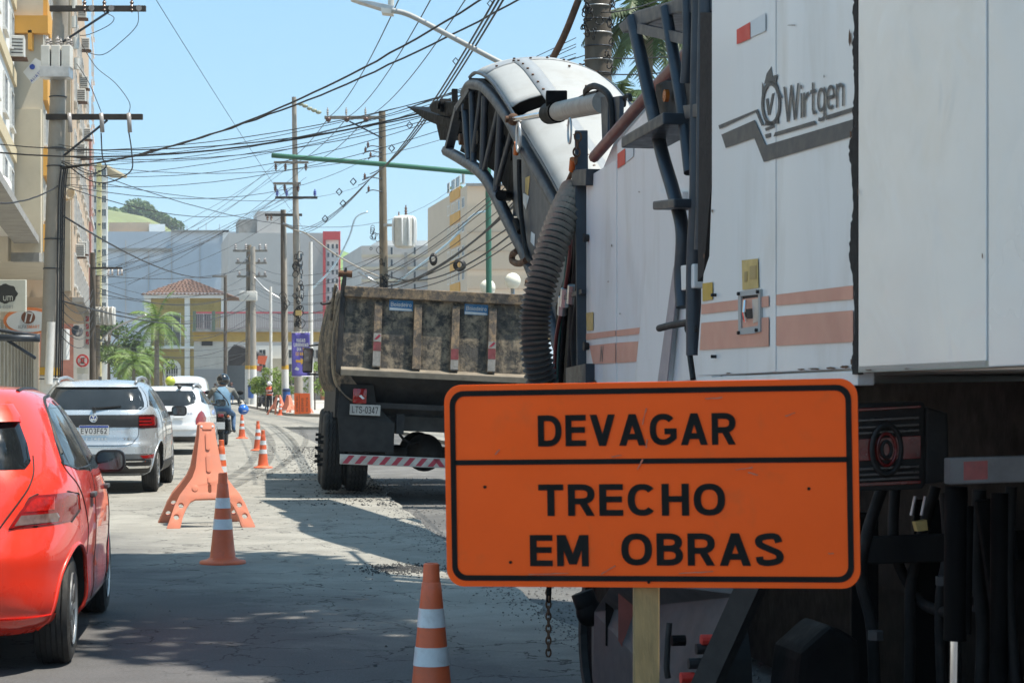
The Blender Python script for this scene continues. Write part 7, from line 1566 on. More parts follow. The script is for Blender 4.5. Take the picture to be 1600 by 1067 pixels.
tree('street_tree', 'light green bushy tree beside the small palms', gp(222, 185), 5.4, rand_crown(2.4, 2, 2.0, 4.2, 9, 1.0), .30, M_LEAF2, .15, 1700)
tree('street_tree', 'low green tree beyond the left-hand utility pole', gp(170, 200), 9, rand_crown(1.8, 2, 4, 7.5, 8, 1.2), .36, M_LEAF, .2, 1500)
for (x, d, h, k, lb) in ((415, 122, 2.6, 7, 'young leafy tree in the bed behind the orange-vested worker'), (432, 126, 2.7, 6, 'young leafy tree between the two thin white poles'), (492, 119, 3.0, 8, 'young leafy tree just right of the purple banner'), (455, 130, 2.5, 5, 'young leafy tree half hidden by the bearded pole and banner'), (402, 130, 2.0, 5, 'small shrub by the twin poles at the pavement edge')):
    if 'bearded' in lb: lb = 'young leafy tree half hidden by the purple banner'
    tree('young_tree', lb, gp(x, d), h, rand_crown(.75, .6, 1.0, h-.3, k, .45), .16, M_LEAF2, .05, 900, group='young trees in the planted bed')
# wooded knoll and trees on the far hill: one mass
mb = MB()
for (x, y, d, r_) in ((205, 332, 690, 4), (214, 328, 690, 5), (222, 331, 690, 4.5), (231, 335, 690, 3.5), (176, 338, 680, 4), (168, 342, 680, 5), (186, 340, 680, 3.5), (255, 348, 690, 4), (262, 352, 690, 4), (270, 357, 690, 4), (250, 344, 690, 3.5)):
    leaves(mb, P(x, y, d), (r_, r_, r_*.75), 420, 1.5)
me = bpy.data.meshes.new('hill_wood'); me.from_pydata([tuple(p) for p in mb.v], [], mb.f); me.materials.append(leaf_mat('hill_leaves', (.09, .15, .05))); struct(link('hill_wood', me), 'stuff')
# roof garden plants on the tan block
for i, (x, y) in enumerate(((711, 300), (716, 297))):
    palm('potted_palm', ('taller' if i else 'shorter')+' potted palm on the roof of the tan apartment block', tuple(P(x, y+6, 201)), .5, .9, 12, M_PALM, .06, 1.3)
# tall street tree standing beside the milling machine; its crown is above the picture and shades the road
cr = []; axis = Vector((-3.6, 6.5)).normalized()
for i in range(30):
    s_ = random.uniform(-1, 1); q = random.uniform(-1, 1)*math.sqrt(max(.05, 1-s_*s_)); c2 = axis*s_*4.3+Vector((axis.y, -axis.x))*q*1.55
    cr.append((3.05-6.5+c2.x, 12.9-12.5+c2.y, random.uniform(9.4, 11.4), .95, .95, .55))
for c2 in ((3.5, 8.2), (4.2, 7.6), (3.1, 8.9), (3.9, 8.8), (2.9, 8.0)): cr.append((c2[0]-6.5, c2[1]-12.5, random.uniform(9.6, 11), .8, .8, .5))
tree('street_tree', 'tall spreading street tree leaning over the road beside the milling machine', (6.5, 12.5, 0), 10.5, cr, .34, M_LEAF, .26, 10500, lean=(-2.6, .2))
# ------------------------------------------------------------------ utility poles
M_POLEC = mat('grey_concrete_pole', (.33, .30, .26), .88, var=.15, scale=1.5, bmp=.1, dirt=(.2, .18, .15), dirt_amt=.35, dirt_scale=1.4)
M_POLEW = mat('weathered_timber_pole', (.22, .18, .13), .9, var=.35, scale=5, bmp=.35, streak=True, dirt=(.10, .08, .06), dirt_amt=.4, dirt_scale=2)
M_POLED = mat('dark_timber_pole', (.11, .09, .07), .9, var=.35, scale=5, bmp=.35, streak=True)
M_WHP = mat('whitewashed_base', (.66, .65, .62), .85, var=.08, dirt=(.4, .38, .35), dirt_amt=.3); M_YBAND = mat('yellow_pole_band', (.56, .33, .04), .8, var=.15)
M_INS = mat('porcelain_insulator', (.30, .28, .27), .25, var=.2); M_INSB = mat('brown_insulator', (.10, .05, .035), .25, var=.2); M_XARM = mat('dark_timber_crossarm', (.035, .030, .026), .85, var=.3, scale=6)
M_XARMG = mat('grey_timber_crossarm', (.22, .20, .17), .85, var=.3, scale=6, streak=True)
M_GREEN = mat('green_signal_mast', (.045, .16, .11), .5, .1, var=.12, scale=3)
M_CABLE = mat('black_cable', (.012, .012, .014), .6, var=.2)
def insulator(pl, p, h=.28, r_=.07, m=M_INS, down=False):
    s_ = -1 if down else 1; mb = MB(); mb.lathe([(r_*.3, 0), (r_*.35, s_*h*.1), (r_, s_*h*.15), (r_*.5, s_*h*.3), (r_, s_*h*.42), (r_*.5, s_*h*.55), (r_*.9, s_*h*.68), (r_*.4, s_*h*.8), (r_*.3, s_*h)], 10, Matrix.Translation(p)); return mb.build('insulator', m, pl, world=True, auto=50)
def pole(label, x, ytop, ybase, d, r0, r1, m, xtop=None, white=None, band=None, name='utility_pole', zb=.1):
    xtop = x if xtop is None else xtop; b = P(x, ybase, d); b.z = zb; t = P(xtop, ytop, d)
    pl = thing(name, label, 'pole', tuple(b)); mb = MB(); mb.tube([b-Vector((0, 0, .05)), b.lerp(t, .3), b.lerp(t, .6), t], [r0, lerp(r0, r1, .3), lerp(r0, r1, .6), r1], 14); mb.build('shaft', m, pl, world=True, auto=50)
    def at(y): k = (ZP(y, d)-b.z)/(t.z-b.z); return b.lerp(t, k), lerp(r0, r1, k)
    if white:
        p, r_ = at(white); mb = MB(); mb.tube([b+Vector((0, 0, .0)), p], r0+.008, 14, True, r_+.008); mb.build('whitewash', M_WHP, pl, world=True, auto=50)
    if band:
        p, r_ = at(band[0]); q, r2 = at(band[1]); mb = MB(); mb.tube([q, p], r_+.012, 14); mb.build('yellow_band', M_YBAND, pl, world=True, auto=50)
    pl_at = at; return pl, at
def arm(pl, a, b, w_=.10, h=.12, m=M_XARM, name='crossarm'):
    mb = MB(); mb.beam(a, b, w_, h); return mb.build(name, m, pl, world=True, bevel=.008)
def rod(pl, pts, r_, m, name='brace', n=6, sm=4):
    mb = MB(); mb.tube(catmull([tuple(p) for p in pts], sm) if len(pts) > 2 else pts, r_, n); return mb.build(name, m, pl, world=True, smooth=True)
# near left concrete pole with transformer bank
D1 = 42.0
p1, at1 = pole('thick concrete pole with capacitor bank and two dark crossarms beside the shop signs', 74, -60, 640, D1, .205, .15, M_POLEC, 97, 588, (574, 586), zb=.14)
for y, x0, x1, hs_ in ((14, 78, 228, (132, 163, 206)), (183, 72, 223, (108, 158, 201))):
    arm(p1, P(x0, y, D1-.2), P(x1, y, D1-.2), .1, .115); rod(p1, [P(x1-58 if y < 100 else x1-55, y+5, D1-.2), P(98, y+52 if y < 100 else y+62, D1-.2)], .025, M_DKMETAL)
    for x in hs_:
        if y < 100: insulator(p1, P(x, y+6, D1-.22), .30, .05, M_INSB); mb = MB(); mb.cyl(P(x+11, y-1, D1-.30), P(x+11, y-1, D1-.24), .06, n=14); mb.build('insulator', M_INS, p1, world=True)
        else: mb = MB(); mb.tube([P(x, y-6, D1-.3), P(x+1, y+8, D1-.3), P(x+2, y+24, D1-.3)], .045, 8); mb.build('cable_terminal', M_INS, p1, world=True, smooth=True)
for x in (74, 90, 106):
    mb = MB(); a = P(x-7, 108, D1-.35); b = P(x+7, 73, D1-.35); mb.bbox((a.x, D1-.55, a.z), (b.x, D1-.25, b.z)); mb.build('capacitor', M_AC, p1, world=True, bevel=.02); insulator(p1, P(x, 73, D1-.4), .22, .055, M_INS); insulator(p1, P(x+5, 74, D1-.3), .18, .045, M_INS)
a, b = P(67, 124, D1-.3), P(113, 107, D1-.3); mb = MB(); mb.bbox((a.x, D1-.6, a.z), (b.x, D1-.2, b.z)); mb.build('equipment_tray', M_STEEL, p1, world=True, bevel=.01)
for (x, y) in ((116, 5), (116, 35), (118, 68), (120, 100)): mb = MB(); mb.cyl(P(x, y-9, D1-.2), P(x, y+9, D1-.2), .06, n=10); mb.build('fuse_switch', M_AC, p1, world=True, auto=50)
for (xa, r_) in ((90, .018), (94, .016), (97, .02), (100, .014)):
    rod(p1, [P(xa+6, 262, D1-.2), P(xa+2, 300, D1-.22), P(xa, 400, D1-.22), P(xa-1, 500, D1-.22), P(xa-3, 590, D1-.22)], r_, M_CABLE, 'riser_cable')
mb = MB(); mb.cyl(P(80, 503, D1-.24), P(76, 600, D1-.24), .085, n=14); mb.build('riser_conduit', M_WHP, p1, world=True, auto=50)
for y in (152, 232, 260, 374, 420, 592): q, r_ = at1(y); mb = MB(); mb.tube([q+Vector((math.cos(2*math.pi*i/14)*(r_+.012), math.sin(2*math.pi*i/14)*(r_+.012), 0)) for i in range(15)], .012, 5, False); mb.build('steel_strap', M_DKMETAL, p1, world=True, smooth=True)
for (pts) in ([(158, 208), (160, 245), (165, 262), (140, 272), (112, 258), (97, 252)], [(201, 205), (206, 240), (204, 268), (170, 285), (140, 282), (110, 262), (96, 254)], [(163, 20), (178, 28), (170, 40), (140, 54), (125, 56)], [(216, 18), (214, 40), (190, 65), (160, 86), (130, 80)], [(128, 70), (150, 105), (180, 130), (202, 160), (201, 178)], [(120, 100), (140, 132), (156, 170), (158, 176)]):
    rod(p1, [P(x, y, D1-.3) for x, y in pts], .014 if pts[0][1] > 150 else .008, M_CABLE, 'jumper', 6, 6)
# left mid pole
D2 = 100.0; p2, at2 = pole('slim brown timber pole with double crossarms beyond the no-stopping sign', 145, 395, 646, D2, .17, .13, M_POLED, zb=.14)
arm(p2, P(143, 419, D2-.2), P(191, 419, D2-.2), .09, .10)
for x in (173, 188): mb = MB(); mb.tube([P(x-3, 421, D2-.25), P(x-4, 430, D2-.25), P(x+3, 430, D2-.25), P(x+2, 421, D2-.25)], .05, 8); mb.build('insulator', M_INS, p2, world=True, smooth=True)
p2b, _ = pole('grey timber pole standing close behind the slim brown one', 152, 430, 645, 103, .16, .13, M_POLEW, zb=.14); rod(p2b, [P(152, 540, 103), P(175, 515, 103), P(222, 494, 103), P(228, 493, 103)], .05, M_STEEL, 'lamp_arm')
a = MB(); c = P(166, 494, 103); 
for i in range(5): a = MB(); a.tube(catmull([tuple(c+Vector((-.5+i*.22, -.3, .45))), tuple(c+Vector((-.5+i*.22, -.45, .2))), tuple(c+Vector((-.5+i*.22, -.45, -.2))), tuple(c+Vector((-.5+i*.22, -.3, -.45)))], 3), .05, 6); a.build('transformer_fin', M_AC, p2b, world=True, smooth=True)
mb = MB(); mb.bbox((c.x-.55, 102.75, c.z-.45), (c.x+.45, 103.2, c.z+.45)); mb.build('transformer', M_AC, p2b, world=True, bevel=.05)
# twin poles by the kerb
D3 = 158.0
p3, _ = pole('timber pole of the pair with whitewashed foot at the pavement corner', 388, 383, 634, D3, .27, .2, M_POLEW, 389, 576, (571, 577)); p3b, _ = pole('concrete pole of the pair carrying a litter bin', 396, 386, 634, D3-.6, .26, .19, M_POLEC, 395, 577, (571, 577))
for (y, x0, x1) in ((392, 364, 418), (411, 368, 417), (432, 370, 417)):
    arm(p3, P(x0, y, D3-.35), P(x1, y, D3-.35), .14, .16, M_XARMG)
    for x in (x0+4, (x0+x1)/2-7, x1-12, x1-3): insulator(p3, P(x, y-1, D3-.35), .55 if y < 400 else .35, .14, M_INS)
mb = MB(); a, b = P(374, 470, D3-.8), P(402, 455, D3-.8); mb.bbox((a.x, D3-1.1, a.z), (b.x, D3-.5, b.z)); mb.build('transformer', M_AC, p3b, world=True, bevel=.12, auto=40)
rod(p3b, [P(396, 432, D3-.7), P(415, 452, D3-.7), P(440, 468, D3-.7)], .06, M_STEEL, 'lamp_arm')
# slim grey pole
p4, _ = pole('slim grey pole in front of the concrete pier with a white foot', 352, 430, 620, 150, .14, .11, M_POLED, 352, 588, (585.5, 588.5)); arm(p4, P(332, 432, 149.8), P(352, 432, 149.8), .12, .14, M_XARMG)
# thin white posts
p5, _ = pole('thin white lamp post between the twin poles and the striped pole', 423.5, 448, 640, 125, .10, .08, M_WHP, 423); p6, _ = pole('white painted post right of the purple banner', 486, 378, 645, 112, .14, .10, M_WHP, 485.5)
# striped concrete pole with bin, and tall tapered pole behind
D4 = 112.0; p7, at7 = pole('grey pole with a yellow ring and white foot behind the barricades', 446, 328, 648, D4, .20, .14, M_POLEC, 443, 576, (570.5, 577))
mb = MB(); mb.tube([P(442, 328, D4-.05), P(442.5, 460, D4-.1), P(443.5, 572, D4-.12)], .13, 10); mb.build('dark_stain_sheath', M_POLED, p7, world=True, auto=50)
arm(p7, P(414, 336, D4-.2), P(472, 336, D4-.2), .12, .14)
for x in (418, 424, 466): insulator(p7, P(x, 345, D4-.2), .40, .09, M_INSB)
D5 = 108.0; p8, at8 = pole('tall tapering concrete pole with stacked crossarms and tangled cable coils', 467, 152, 648, D5, .24, .12, M_POLEC, 459.5)
for (y, x0, x1, m_) in ((254, 428, 482, M_XARMG), (287, 427, 470, M_XARMG), (309, 430, 496, M_XARM)):
    arm(p8, P(x0, y, D5-.25), P(x1, y, D5-.25), .10, .13, m_)
    for x in (x0+3, x0+18, x1-4): insulator(p8, P(x, y+(2 if m_ == M_XARMG else -2), D5-.25), .38, .10, M_INSB if m_ == M_XARMG else M_PBLUE, down=(m_ == M_XARMG))
for (x0, y0) in ((470, 163), (477, 166), (484, 170), (491, 173), (498, 176)): mb = MB(); mb.sphere(P(x0, y0, D5-.2), .10, 8, 6, (1.6, 1, 1)); mb.build('strain_insulator', mat('greenish_insulator', (.28, .30, .22), .4), p8, world=True, smooth=True)
rod(p8, [P(444, 352, D5), P(462, 360, D5-.2), P(480, 366, D5-.2), P(520, 395, D5-.2), P(560, 418, D5-.2), P(592, 432, D5-.2)], .04, M_POLEC, 'lamp_arm', 8); mb = MB(); mb.beam(P(443, 349, D5), P(458, 356, D5), .3, .1); mb.build('lamp_head', M_STEEL, p8, world=True)
random.seed(5)
def tangle(pl, x, y, d, n, rx, ry, r_=.016):
    for i in range(n):
        c = P(x+random.uniform(-rx, rx)*.4, y+random.uniform(-ry, ry), d); rr = random.uniform(.05, .17)*d/110; a0 = random.uniform(0, 6.28); mb = MB()
        mb.tube([c+Vector((math.cos(a0+t*.5)*rr*(1+.3*math.sin(t)), math.sin(t)*.05-.25, math.sin(a0+t*.5)*rr*1.5)) for t in range(13)], r_, 5); mb.build('cable_coil', M_CABLE, pl, world=True, smooth=True)
tangle(p8, 467, 445, D5, 26, 14, 50, .025); tangle(p8, 467, 495, D5, 8, 12, 16, .025); tangle(p7, 446, 470, D4, 6, 10, 16, .02)
mb = MB(); a, b = P(462, 493, D5-.4), P(471, 485, D5-.4); mb.bbox((a.x, D5-.5, a.z), (b.x, D5-.25, b.z)); mb.build('meter_box', M_YSTICK, p8, world=True)
# timber pole behind the truck with ribbed transformer
D6 = 74.0; p9, at9 = pole('rough timber pole with a white ribbed transformer behind the dump truck', 602, 174, 668, D6, .185, .125, M_POLEW, 597)
arm(p9, P(507, 184, D6-.2), P(602, 184, D6-.2), .10, .115, M_XARMG); rod(p9, [P(546, 190, D6-.2), P(597, 216, D6-.2)], .03, M_DKMETAL)
for x in (512, 541, 571): insulator(p9, P(x, 181, D6-.2), .30, .05, M_INS); mb = MB(); mb.sphere(P(x+1, 187, D6-.3), .10, 10, 8); mb.build('clamp_insulator', M_INSB, p9, world=True, smooth=True)
for (y, x0) in ((229, 571), (237, 567), (245, 575), (278, 566), (298, 572)):
    rod(p9, [P(597, y+2, D6-.15), P(x0+10, y-1, D6-.25), P(x0, y+4, D6-.3)], .02, M_DKMETAL, 'spacer_bracket'); insulator(p9, P(x0+4, y+2, D6-.3), .22, .06, M_INSB)
c = P(632, 361, D6-.55); mb = MB(); mb.lathe([(.22, -.62), (.36, -.55), (.36, .45), (.22, .55)], 18, Matrix.Translation(c)); tk = mb.build('transformer', M_AC, p9, world=True, auto=40)
for i in range(9):
    a = R(-100+i*36); o = Vector((math.cos(a)*.40, math.sin(a)*.40, 0)); o2 = o*1.0; mb = MB(); mb.tube(catmull([tuple(c+o*.75+Vector((0, 0, .50))), tuple(c+o+Vector((0, 0, .36))), tuple(c+o+Vector((0, 0, -.36))), tuple(c+o*.75+Vector((0, 0, -.52)))], 4), .040, 8); mb.build('cooling_tube', M_WHITE, tk, world=True, smooth=True)
insulator(p9, c+Vector((.05, 0, .55)), .38, .06, M_INSB); insulator(p9, c+Vector((-.2, 0, .5)), .2, .04, M_INSB); arm(p9, P(600, 352, D6-.2), P(620, 352, D6-.5), .08, .1, M_STEEL, 'transformer_bracket')
tangle(p9, 601, 430, D6, 12, 12, 30, .018); tangle(p9, 585, 375, D6, 9, 22, 18, .012)
rod(p9, [P(598, 447, D6-.1), P(560, 425, D6-.1)], .045, M_STEEL, 'lamp_arm'); rod(p9, [P(616, 445, D6-.2), P(700, 380, D6-.4), P(735, 340, D6-.5), P(755, 331, D6-.5), P(768, 331, D6-.5)], .04, mat('pale_blue_tube', (.42, .55, .64), .4, .3), 'lamp_arm', 8)
# traffic signal mast: green arm and post
gm_ = thing('signal_mast', 'long green horizontal signal arm on a green steel post behind the conveyor', 'signal mast', tuple(P(765, 680, 60)))
rod(gm_, [P(765, 690, 60), P(764, 480, 60), P(763, 300, 60), P(763, 262, 60)], .085, M_GREEN, 'post', 12); rod(gm_, [P(763, 272, 60), P(600, 257, 60.5), P(425, 243, 61)], .075, M_GREEN, 'arm', 12)
# overhead street lamp on the far cable pole
D7 = 26.0; pc, atc = pole('dark timber pole wrapped in tangled cables behind the conveyor', 938, -40, 680, D7, .19, .17, M_POLED, 934, zb=0)
for y in range(-10, 125, 21): q, r_ = atc(y); mb = MB(); mb.tube([q+Vector((math.cos(2*math.pi*i/14)*(r_+.01), math.sin(2*math.pi*i/14)*(r_+.006), 0)) for i in range(15)], .008, 5, False); mb.build('steel_strap', M_STEEL if y % 2 else M_DKMETAL, pc, world=True, smooth=True)
tangle(pc, 915, 45, D7, 15, 14, 55, .008); tangle(pc, 952, 55, D7, 13, 14, 60, .008); tangle(pc, 934, 40, D7-.1, 6, 22, 60, .007)
rod(pc, [P(904, 0, D7), P(880, 60, D7), P(852, 112, D7)], .045, M_RUST, 'stay', 8)
sl = thing('street_lamp', 'grey street lamp on a long slanting arm above the conveyor', 'street lamp', tuple(P(796, 106, D7+6)))
LD_ = 32.0; rod(sl, [P(860, 130, LD_), P(796, 105, LD_), P(700, 55, LD_), P(640, 24, LD_), P(612, 17, LD_)], .042, M_MGREY, 'arm', 10)
mb = MB(); mb.slab([P(546, -2, LD_), P(580, 2, LD_), P(614, 9, LD_), P(614, 16, LD_), P(596, 14, LD_), P(560, 3, LD_)], (0, .28, 0)); mb.build('lamp_head', M_STEEL, sl, world=True, bevel=.01); mb = MB(); mb.slab([P(595, 12, LD_-.01), P(614, 15, LD_-.01), P(614, 22, LD_-.01), P(596, 20, LD_-.01)], (0, .26, 0)); mb.build('lamp_driver', M_AC, sl, world=True); mb = MB(); mb.cyl(P(611, 10, LD_+.1), P(611, -2, LD_+.1), .05, n=10); mb.build('photocell', M_AC, sl, world=True)
sl2 = thing('street_lamp', 'pale curved street lamp arm above the grey building', 'street lamp', tuple(P(520, 500, 118))); rod(sl2, [P(484, 455, 118), P(520, 418, 118), P(545, 372, 118), P(556, 340, 118), P(575, 331, 118)], .055, mat('pale_blue_tube', ()), 'arm', 8); rod(sl2, [P(484, 455, 118), P(484, 640, 118)], .07, M_WHP, 'post', 8)
gl = thing('globe_lamp', 'post with white globe lamps rising over the truck bed', 'globe lamp', tuple(P(801, 690, 52)))
M_GLOBE = mat('opal_globe', (.80, .77, .66), .35, var=.03)
for x, y, r_ in ((762, 449, .205), (801, 439, .205), (764, 455, .15)): mb = MB(); mb.sphere(P(x, y, 52 if x > 780 else 62), r_*(1 if x > 780 else 1.15), 20, 14); mb.build('globe', M_GLOBE, gl, world=True, smooth=True)
rod(gl, [P(801, 690, 52), P(801, 450, 52)], .05, M_STEEL, 'post', 8); rod(gl, [P(801, 560, 52), P(780, 540, 57), P(762, 460, 62)], .03, M_STEEL, 'branch', 8)
# ------------------------------------------------------------------ overhead wires: every wire its own object
def wire(a, b, sag, r_, label, group, n=14, m=None, wob=0.0):
    a, b = Vector(a), Vector(b); pts = []
    for i in range(n+1):
        t = i/n; p = a.lerp(b, t)-Vector((0, 0, sag*4*t*(1-t)))
        if wob: p += Vector((random.uniform(-wob, wob), 0, random.uniform(-wob, wob)))
        pts.append(p)
    mb = MB(); mb.tube(pts, r_, 5); o = mb.build('overhead_wire', m or M_CABLE, None, smooth=True); o.data.transform(Matrix.Translation(-a)); o.location = a; return tag(o, label, 'wire', group)
L1 = 'thick twisted black cable crossing the sky from the left pole'; G1 = 'thick twisted cables'
wire(P(90, 262, D1), P(790, -25, 30), .55, .017, L1, G1, 40, wob=.010); wire(P(88, 266, D1), P(900, -50, 32), .5, .017, L1, G1, 40, wob=.010); wire(P(-10, 318, 36), P(92, 290, D1), .1, .016, L1, G1, 14, wob=.008)
L2 = 'straight black cable running from the left pole towards the timber pole'; G2 = 'cables across the street'
for (a, b, sg, r_) in [
        ((-10, 238, 38), (930, 95, 30), .55, .015), ((-10, 225, 38), (930, 112, 30), .5, .010), ((80, 235, D1), (930, 82, 30), .4, .008), ((80, 243, D1), (790, 150, 40), .5, .008), ((80, 250, D1), (730, 205, 50), .6, .007), ((90, 288, D1), (600, 232, D6), .9, .009), ((80, 285, D1), (460, 300, D5), 1.0, .012)]:
    wire(P(*a), P(*b), sg, r_, L2, G2)
for i in range(8): wire(P(84+i*2, 225+i*9, D1), P(900, 58+i*9+random.uniform(-5, 5), 31), random.uniform(.3, .8), .006, 'thin wire strung from the thick concrete pole towards the tangled pole', 'thin wires to the tangled pole')
for i in range(7): wire(P(148, 405+i*7, D2), P(460+random.uniform(-20, 25), 255+i*11, D5), random.uniform(.4, .9), .010, 'thin wire rising from the slim brown pole to the tall concrete pole', 'thin wires to the tall concrete pole')
L3 = 'thin wire fanning up and right from the timber pole crossarm'; G3 = 'wires fanning up from the timber pole'
for (x, xt) in ((512, 650), (541, 705), (571, 765)): wire(P(x, 184, D6), P(xt, -60, 30), .4, .011, L3, G3)
for (x, xt, y0) in ((432, 512, 258), (448, 541, 258), (478, 571, 256)): wire(P(x, y0, D5), P(xt, 186, D6), .35, .014, 'thin wire slanting between the two crossarm poles', 'wires between the crossarm poles')
L4 = 'long thin wire sloping down to the left from the tall concrete pole'; G4 = 'wires sloping down to the left'
for (x, y, x2, y2) in ((430, 257, 170, 422), (446, 257, 185, 421), (433, 310, 190, 424), (480, 258, 200, 445)): wire(P(x, y, D5), P(x2, y2, D2 if x2 < 300 else D3), .5, .012, L4, G4)
L5 = 'bundled spacer cable running up past the conveyor head'; G5 = 'spacer cables by the conveyor'
for k in range(3):
    wire(P(560+k*9, 290-k*9, D6), P(790+k*7, -30, 27), .5, .016, L5, G5, 18); wire(P(470+k*4, 358+k*3, D5), P(566+k*6, 292-k*6, D6), .3, .015, L5, G5)
for (x, y) in ((552, 284), (530, 300), (612, 232), (640, 196), (712, 96), (766, 6), (536, 318), (508, 342)):
    d = lerp(D5, 27, min(1, max(0, (x-470)/330))); d = D6 if x < 600 else lerp(D6, 30, (x-600)/190); sp_ = thing('cable_spacer', 'small diamond spacer clamped on the bundled cables', 'cable spacer', tuple(P(x, y, d)), group='cable spacers'); c = P(x, y, d); s_ = d*.0012
    mb = MB(); mb.tube([c+Vector((s_*1.2, 0, 0)), c+Vector((0, 0, s_*1.4)), c+Vector((-s_*1.2, 0, 0)), c+Vector((0, 0, -s_*1.4)), c+Vector((s_*1.2, 0, 0))], s_*.28, 5); mb.build('frame', M_DKMETAL, sp_, world=True)
L6 = 'low black telephone cable between the left poles and the twin poles'; G6 = 'telephone cables low over the street'
random.seed(9)
for i in range(15): y = 430+i*9+random.uniform(-3, 3); wire(P(146, y, D2), P(388, y-6+random.uniform(-16, 14), D3), random.uniform(.3, 1.4), random.choice((.012, .016, .02)), L6, G6)
for i in range(10): y = 405+i*9; wire(P(392, y+random.uniform(0, 14), D3), P(602, y-10+random.uniform(-10, 16), D6), random.uniform(.4, 1.2), random.choice((.012, .016)), 'black cable between the twin poles and the timber pole', 'cables to the timber pole')
for i in range(6): wire(P(96, 455+i*14, D1), P(145, 452+i*13, D2), .5, .012, 'dark cable from the thick concrete pole to the slim brown pole', 'cables along the left pavement')
wire(P(95, 335, D1), P(392, 395, D3), 1.6, .022, 'heavy black cable sagging from the thick concrete pole to the twin poles', 'sagging heavy cables', 24); wire(P(96, 470, D1), P(390, 460, D3), 1.2, .02, 'heavy black cable drooping low between the left pole and twin poles', 'drooping low cables', 20)
L7 = 'black cable rising behind the conveyor from the timber pole'; G7 = 'cables behind the conveyor'
for (y0, y1, x1, r_, sg) in ((448, 255, 870, .03, .5), (440, 250, 860, .02, .7), (430, 270, 900, .022, .9), (447, 290, 880, .018, .4), (425, 235, 850, .012, .3), (455, 240, 880, .014, .5), (452, 300, 900, .016, .6), (420, 190, 900, .01, .2), (432, 205, 900, .01, .25), (445, 215, 910, .01, .3)): wire(P(604, y0, D6), P(x1, y1, 40), sg, r_, L7, G7, 18)
for (x, y) in ((677, 405), (718, 414)):
    c = P(x, y, 58); cc = thing('cable_coil', 'round bundle of spare black cable hanging from the '+('lower' if x > 700 else 'upper')+' line', 'cable coil', tuple(c)); 
    for k in range(6): mb = MB(); mb.tube([c+Vector((math.cos(2*math.pi*i/14)*(.09+.015*k*(x > 700)), .04*k-.1, math.sin(2*math.pi*i/14)*(.10+.012*k))) for i in range(15)], .03, 6, False); mb.build('turn', M_CABLE, cc, world=True, smooth=True)
wire(P(225, -30, 34), P(520, 420, D5), .2, .006, 'single fine diagonal wire across the open sky', 'fine diagonal wire'); wire(P(105, 255, D1), P(700, 300, 110), 1.6, .010, 'thin slack wire drooping across the sky to the right', 'slack sky wire'); wire(P(150, 285, D1), P(560, 292, 90), .5, .008, 'thin level wire below the slack sky wire', 'level sky wire')
for (a, b) in (((935, 90, D7), (1250, 50, 20)), ((938, 116, D7), (1250, 70, 20)), ((938, 20, D7), (1150, -60, 15))): wire(P(*a), P(*b), .1, .008, 'thin cable leaving the tangled pole towards the right', 'cables leaving the tangled pole')
# ------------------------------------------------------------------ signs, bins, banner, board
M_SGW = mat('sign_white', (.62, .62, .60), .5, var=.05); M_SGC = mat('cream_sign', (.55, .54, .46), .55, var=.05); M_SGK = mat('sign_black', (.025, .025, .022), .5); M_SGO = mat('sign_orange', (.70, .20, .06), .5)
M_GTX = mat('sign_grey_text', (.25, .25, .25), .6)
def board(name, label, cat, x0, x1, y0, y1, d, m, th=.12):
    t = thing(name, label, cat, (P((x0+x1)/2, y1, d).x, d, ZP(y1, d))); mb = MB(); a, b = P(x0, y1, d), P(x1, y0, d); mb.bbox((a.x, d, a.z), (b.x, d+th, b.z)); mb.build('panel', m, t, world=True, bevel=.01); return t
def flat_px(t, name, px, d, m, off=.006):
    mb = MB(); mb.slab([P(x, y, d-off) for x, y in px], (0, .003, 0)); return mb.build(name, m, t, world=True)
def txt_px(t, s_, x0, x1, y0, y1, d, m, tt=.16, gap=.15, off=.012): return letters(s_, lambda u, v: P(lerp(x0, x1, u), lerp(y1, y0, v), d-off), m, t, t=tt, gap=gap, world=True, depth=Vector((0, -.0005, 0)))
s1 = board('shop_sign', 'cream shop sign with a black scalloped emblem above the oval sign', 'shop sign', -30, 40, 437, 487, 46, M_SGC)
flat_px(s1, 'emblem', [(-8, 456)]+[(8+19*math.cos(R(a))*(1+.07*math.cos(R(a*8))), 459-15*math.sin(R(a))*(1+.07*math.cos(R(a*8)))) for a in range(170, -175, -12)], 46, M_SGK); txt_px(s1, 'um', 5, 20, 459, 470, 46, M_SGC, .10); txt_px(s1, '04-0081', -6, 20, 477, 482, 46, M_GTX, .13)
s2 = thing('shop_sign', 'white oval shop sign with an orange rim and brown globe emblem', 'shop sign', tuple(P(40, 522, 47)))
ov = [(45+40*math.cos(R(a)), 501-21*math.sin(R(a))) for a in range(0, 360, 12)]; ov2 = [(46+36*math.cos(R(a)), 502-17*math.sin(R(a))) for a in range(0, 360, 12)]
mb = MB(); mb.slab([P(x, y, 47) for x, y in ov], (0, .12, 0)); mb.build('panel', M_SGO, s2, world=True); flat_px(s2, 'face', ov2, 47, M_SGW); flat_px(s2, 'emblem', [(44+11*math.cos(R(a)), 496-10*math.sin(R(a))) for a in range(0, 360, 20)], 47, mat('brown_emblem', (.16, .06, .03), .5), .012)
for q in ([(38, 504), (41, 488), (43, 488), (40, 504)], [(40, 487), (51, 489), (50.6, 491), (40, 489)], [(46, 502), (50, 489), (51.5, 490), (48, 503)]): flat_px(s2, 'emblem_mark', q, 47, M_SGW, .018)
txt_px(s2, 'ALFA', 28, 41, 508, 513, 47, M_GTX, .16); txt_px(s2, 'SMART', 42, 62, 508, 513, 47, M_SGO, .16)
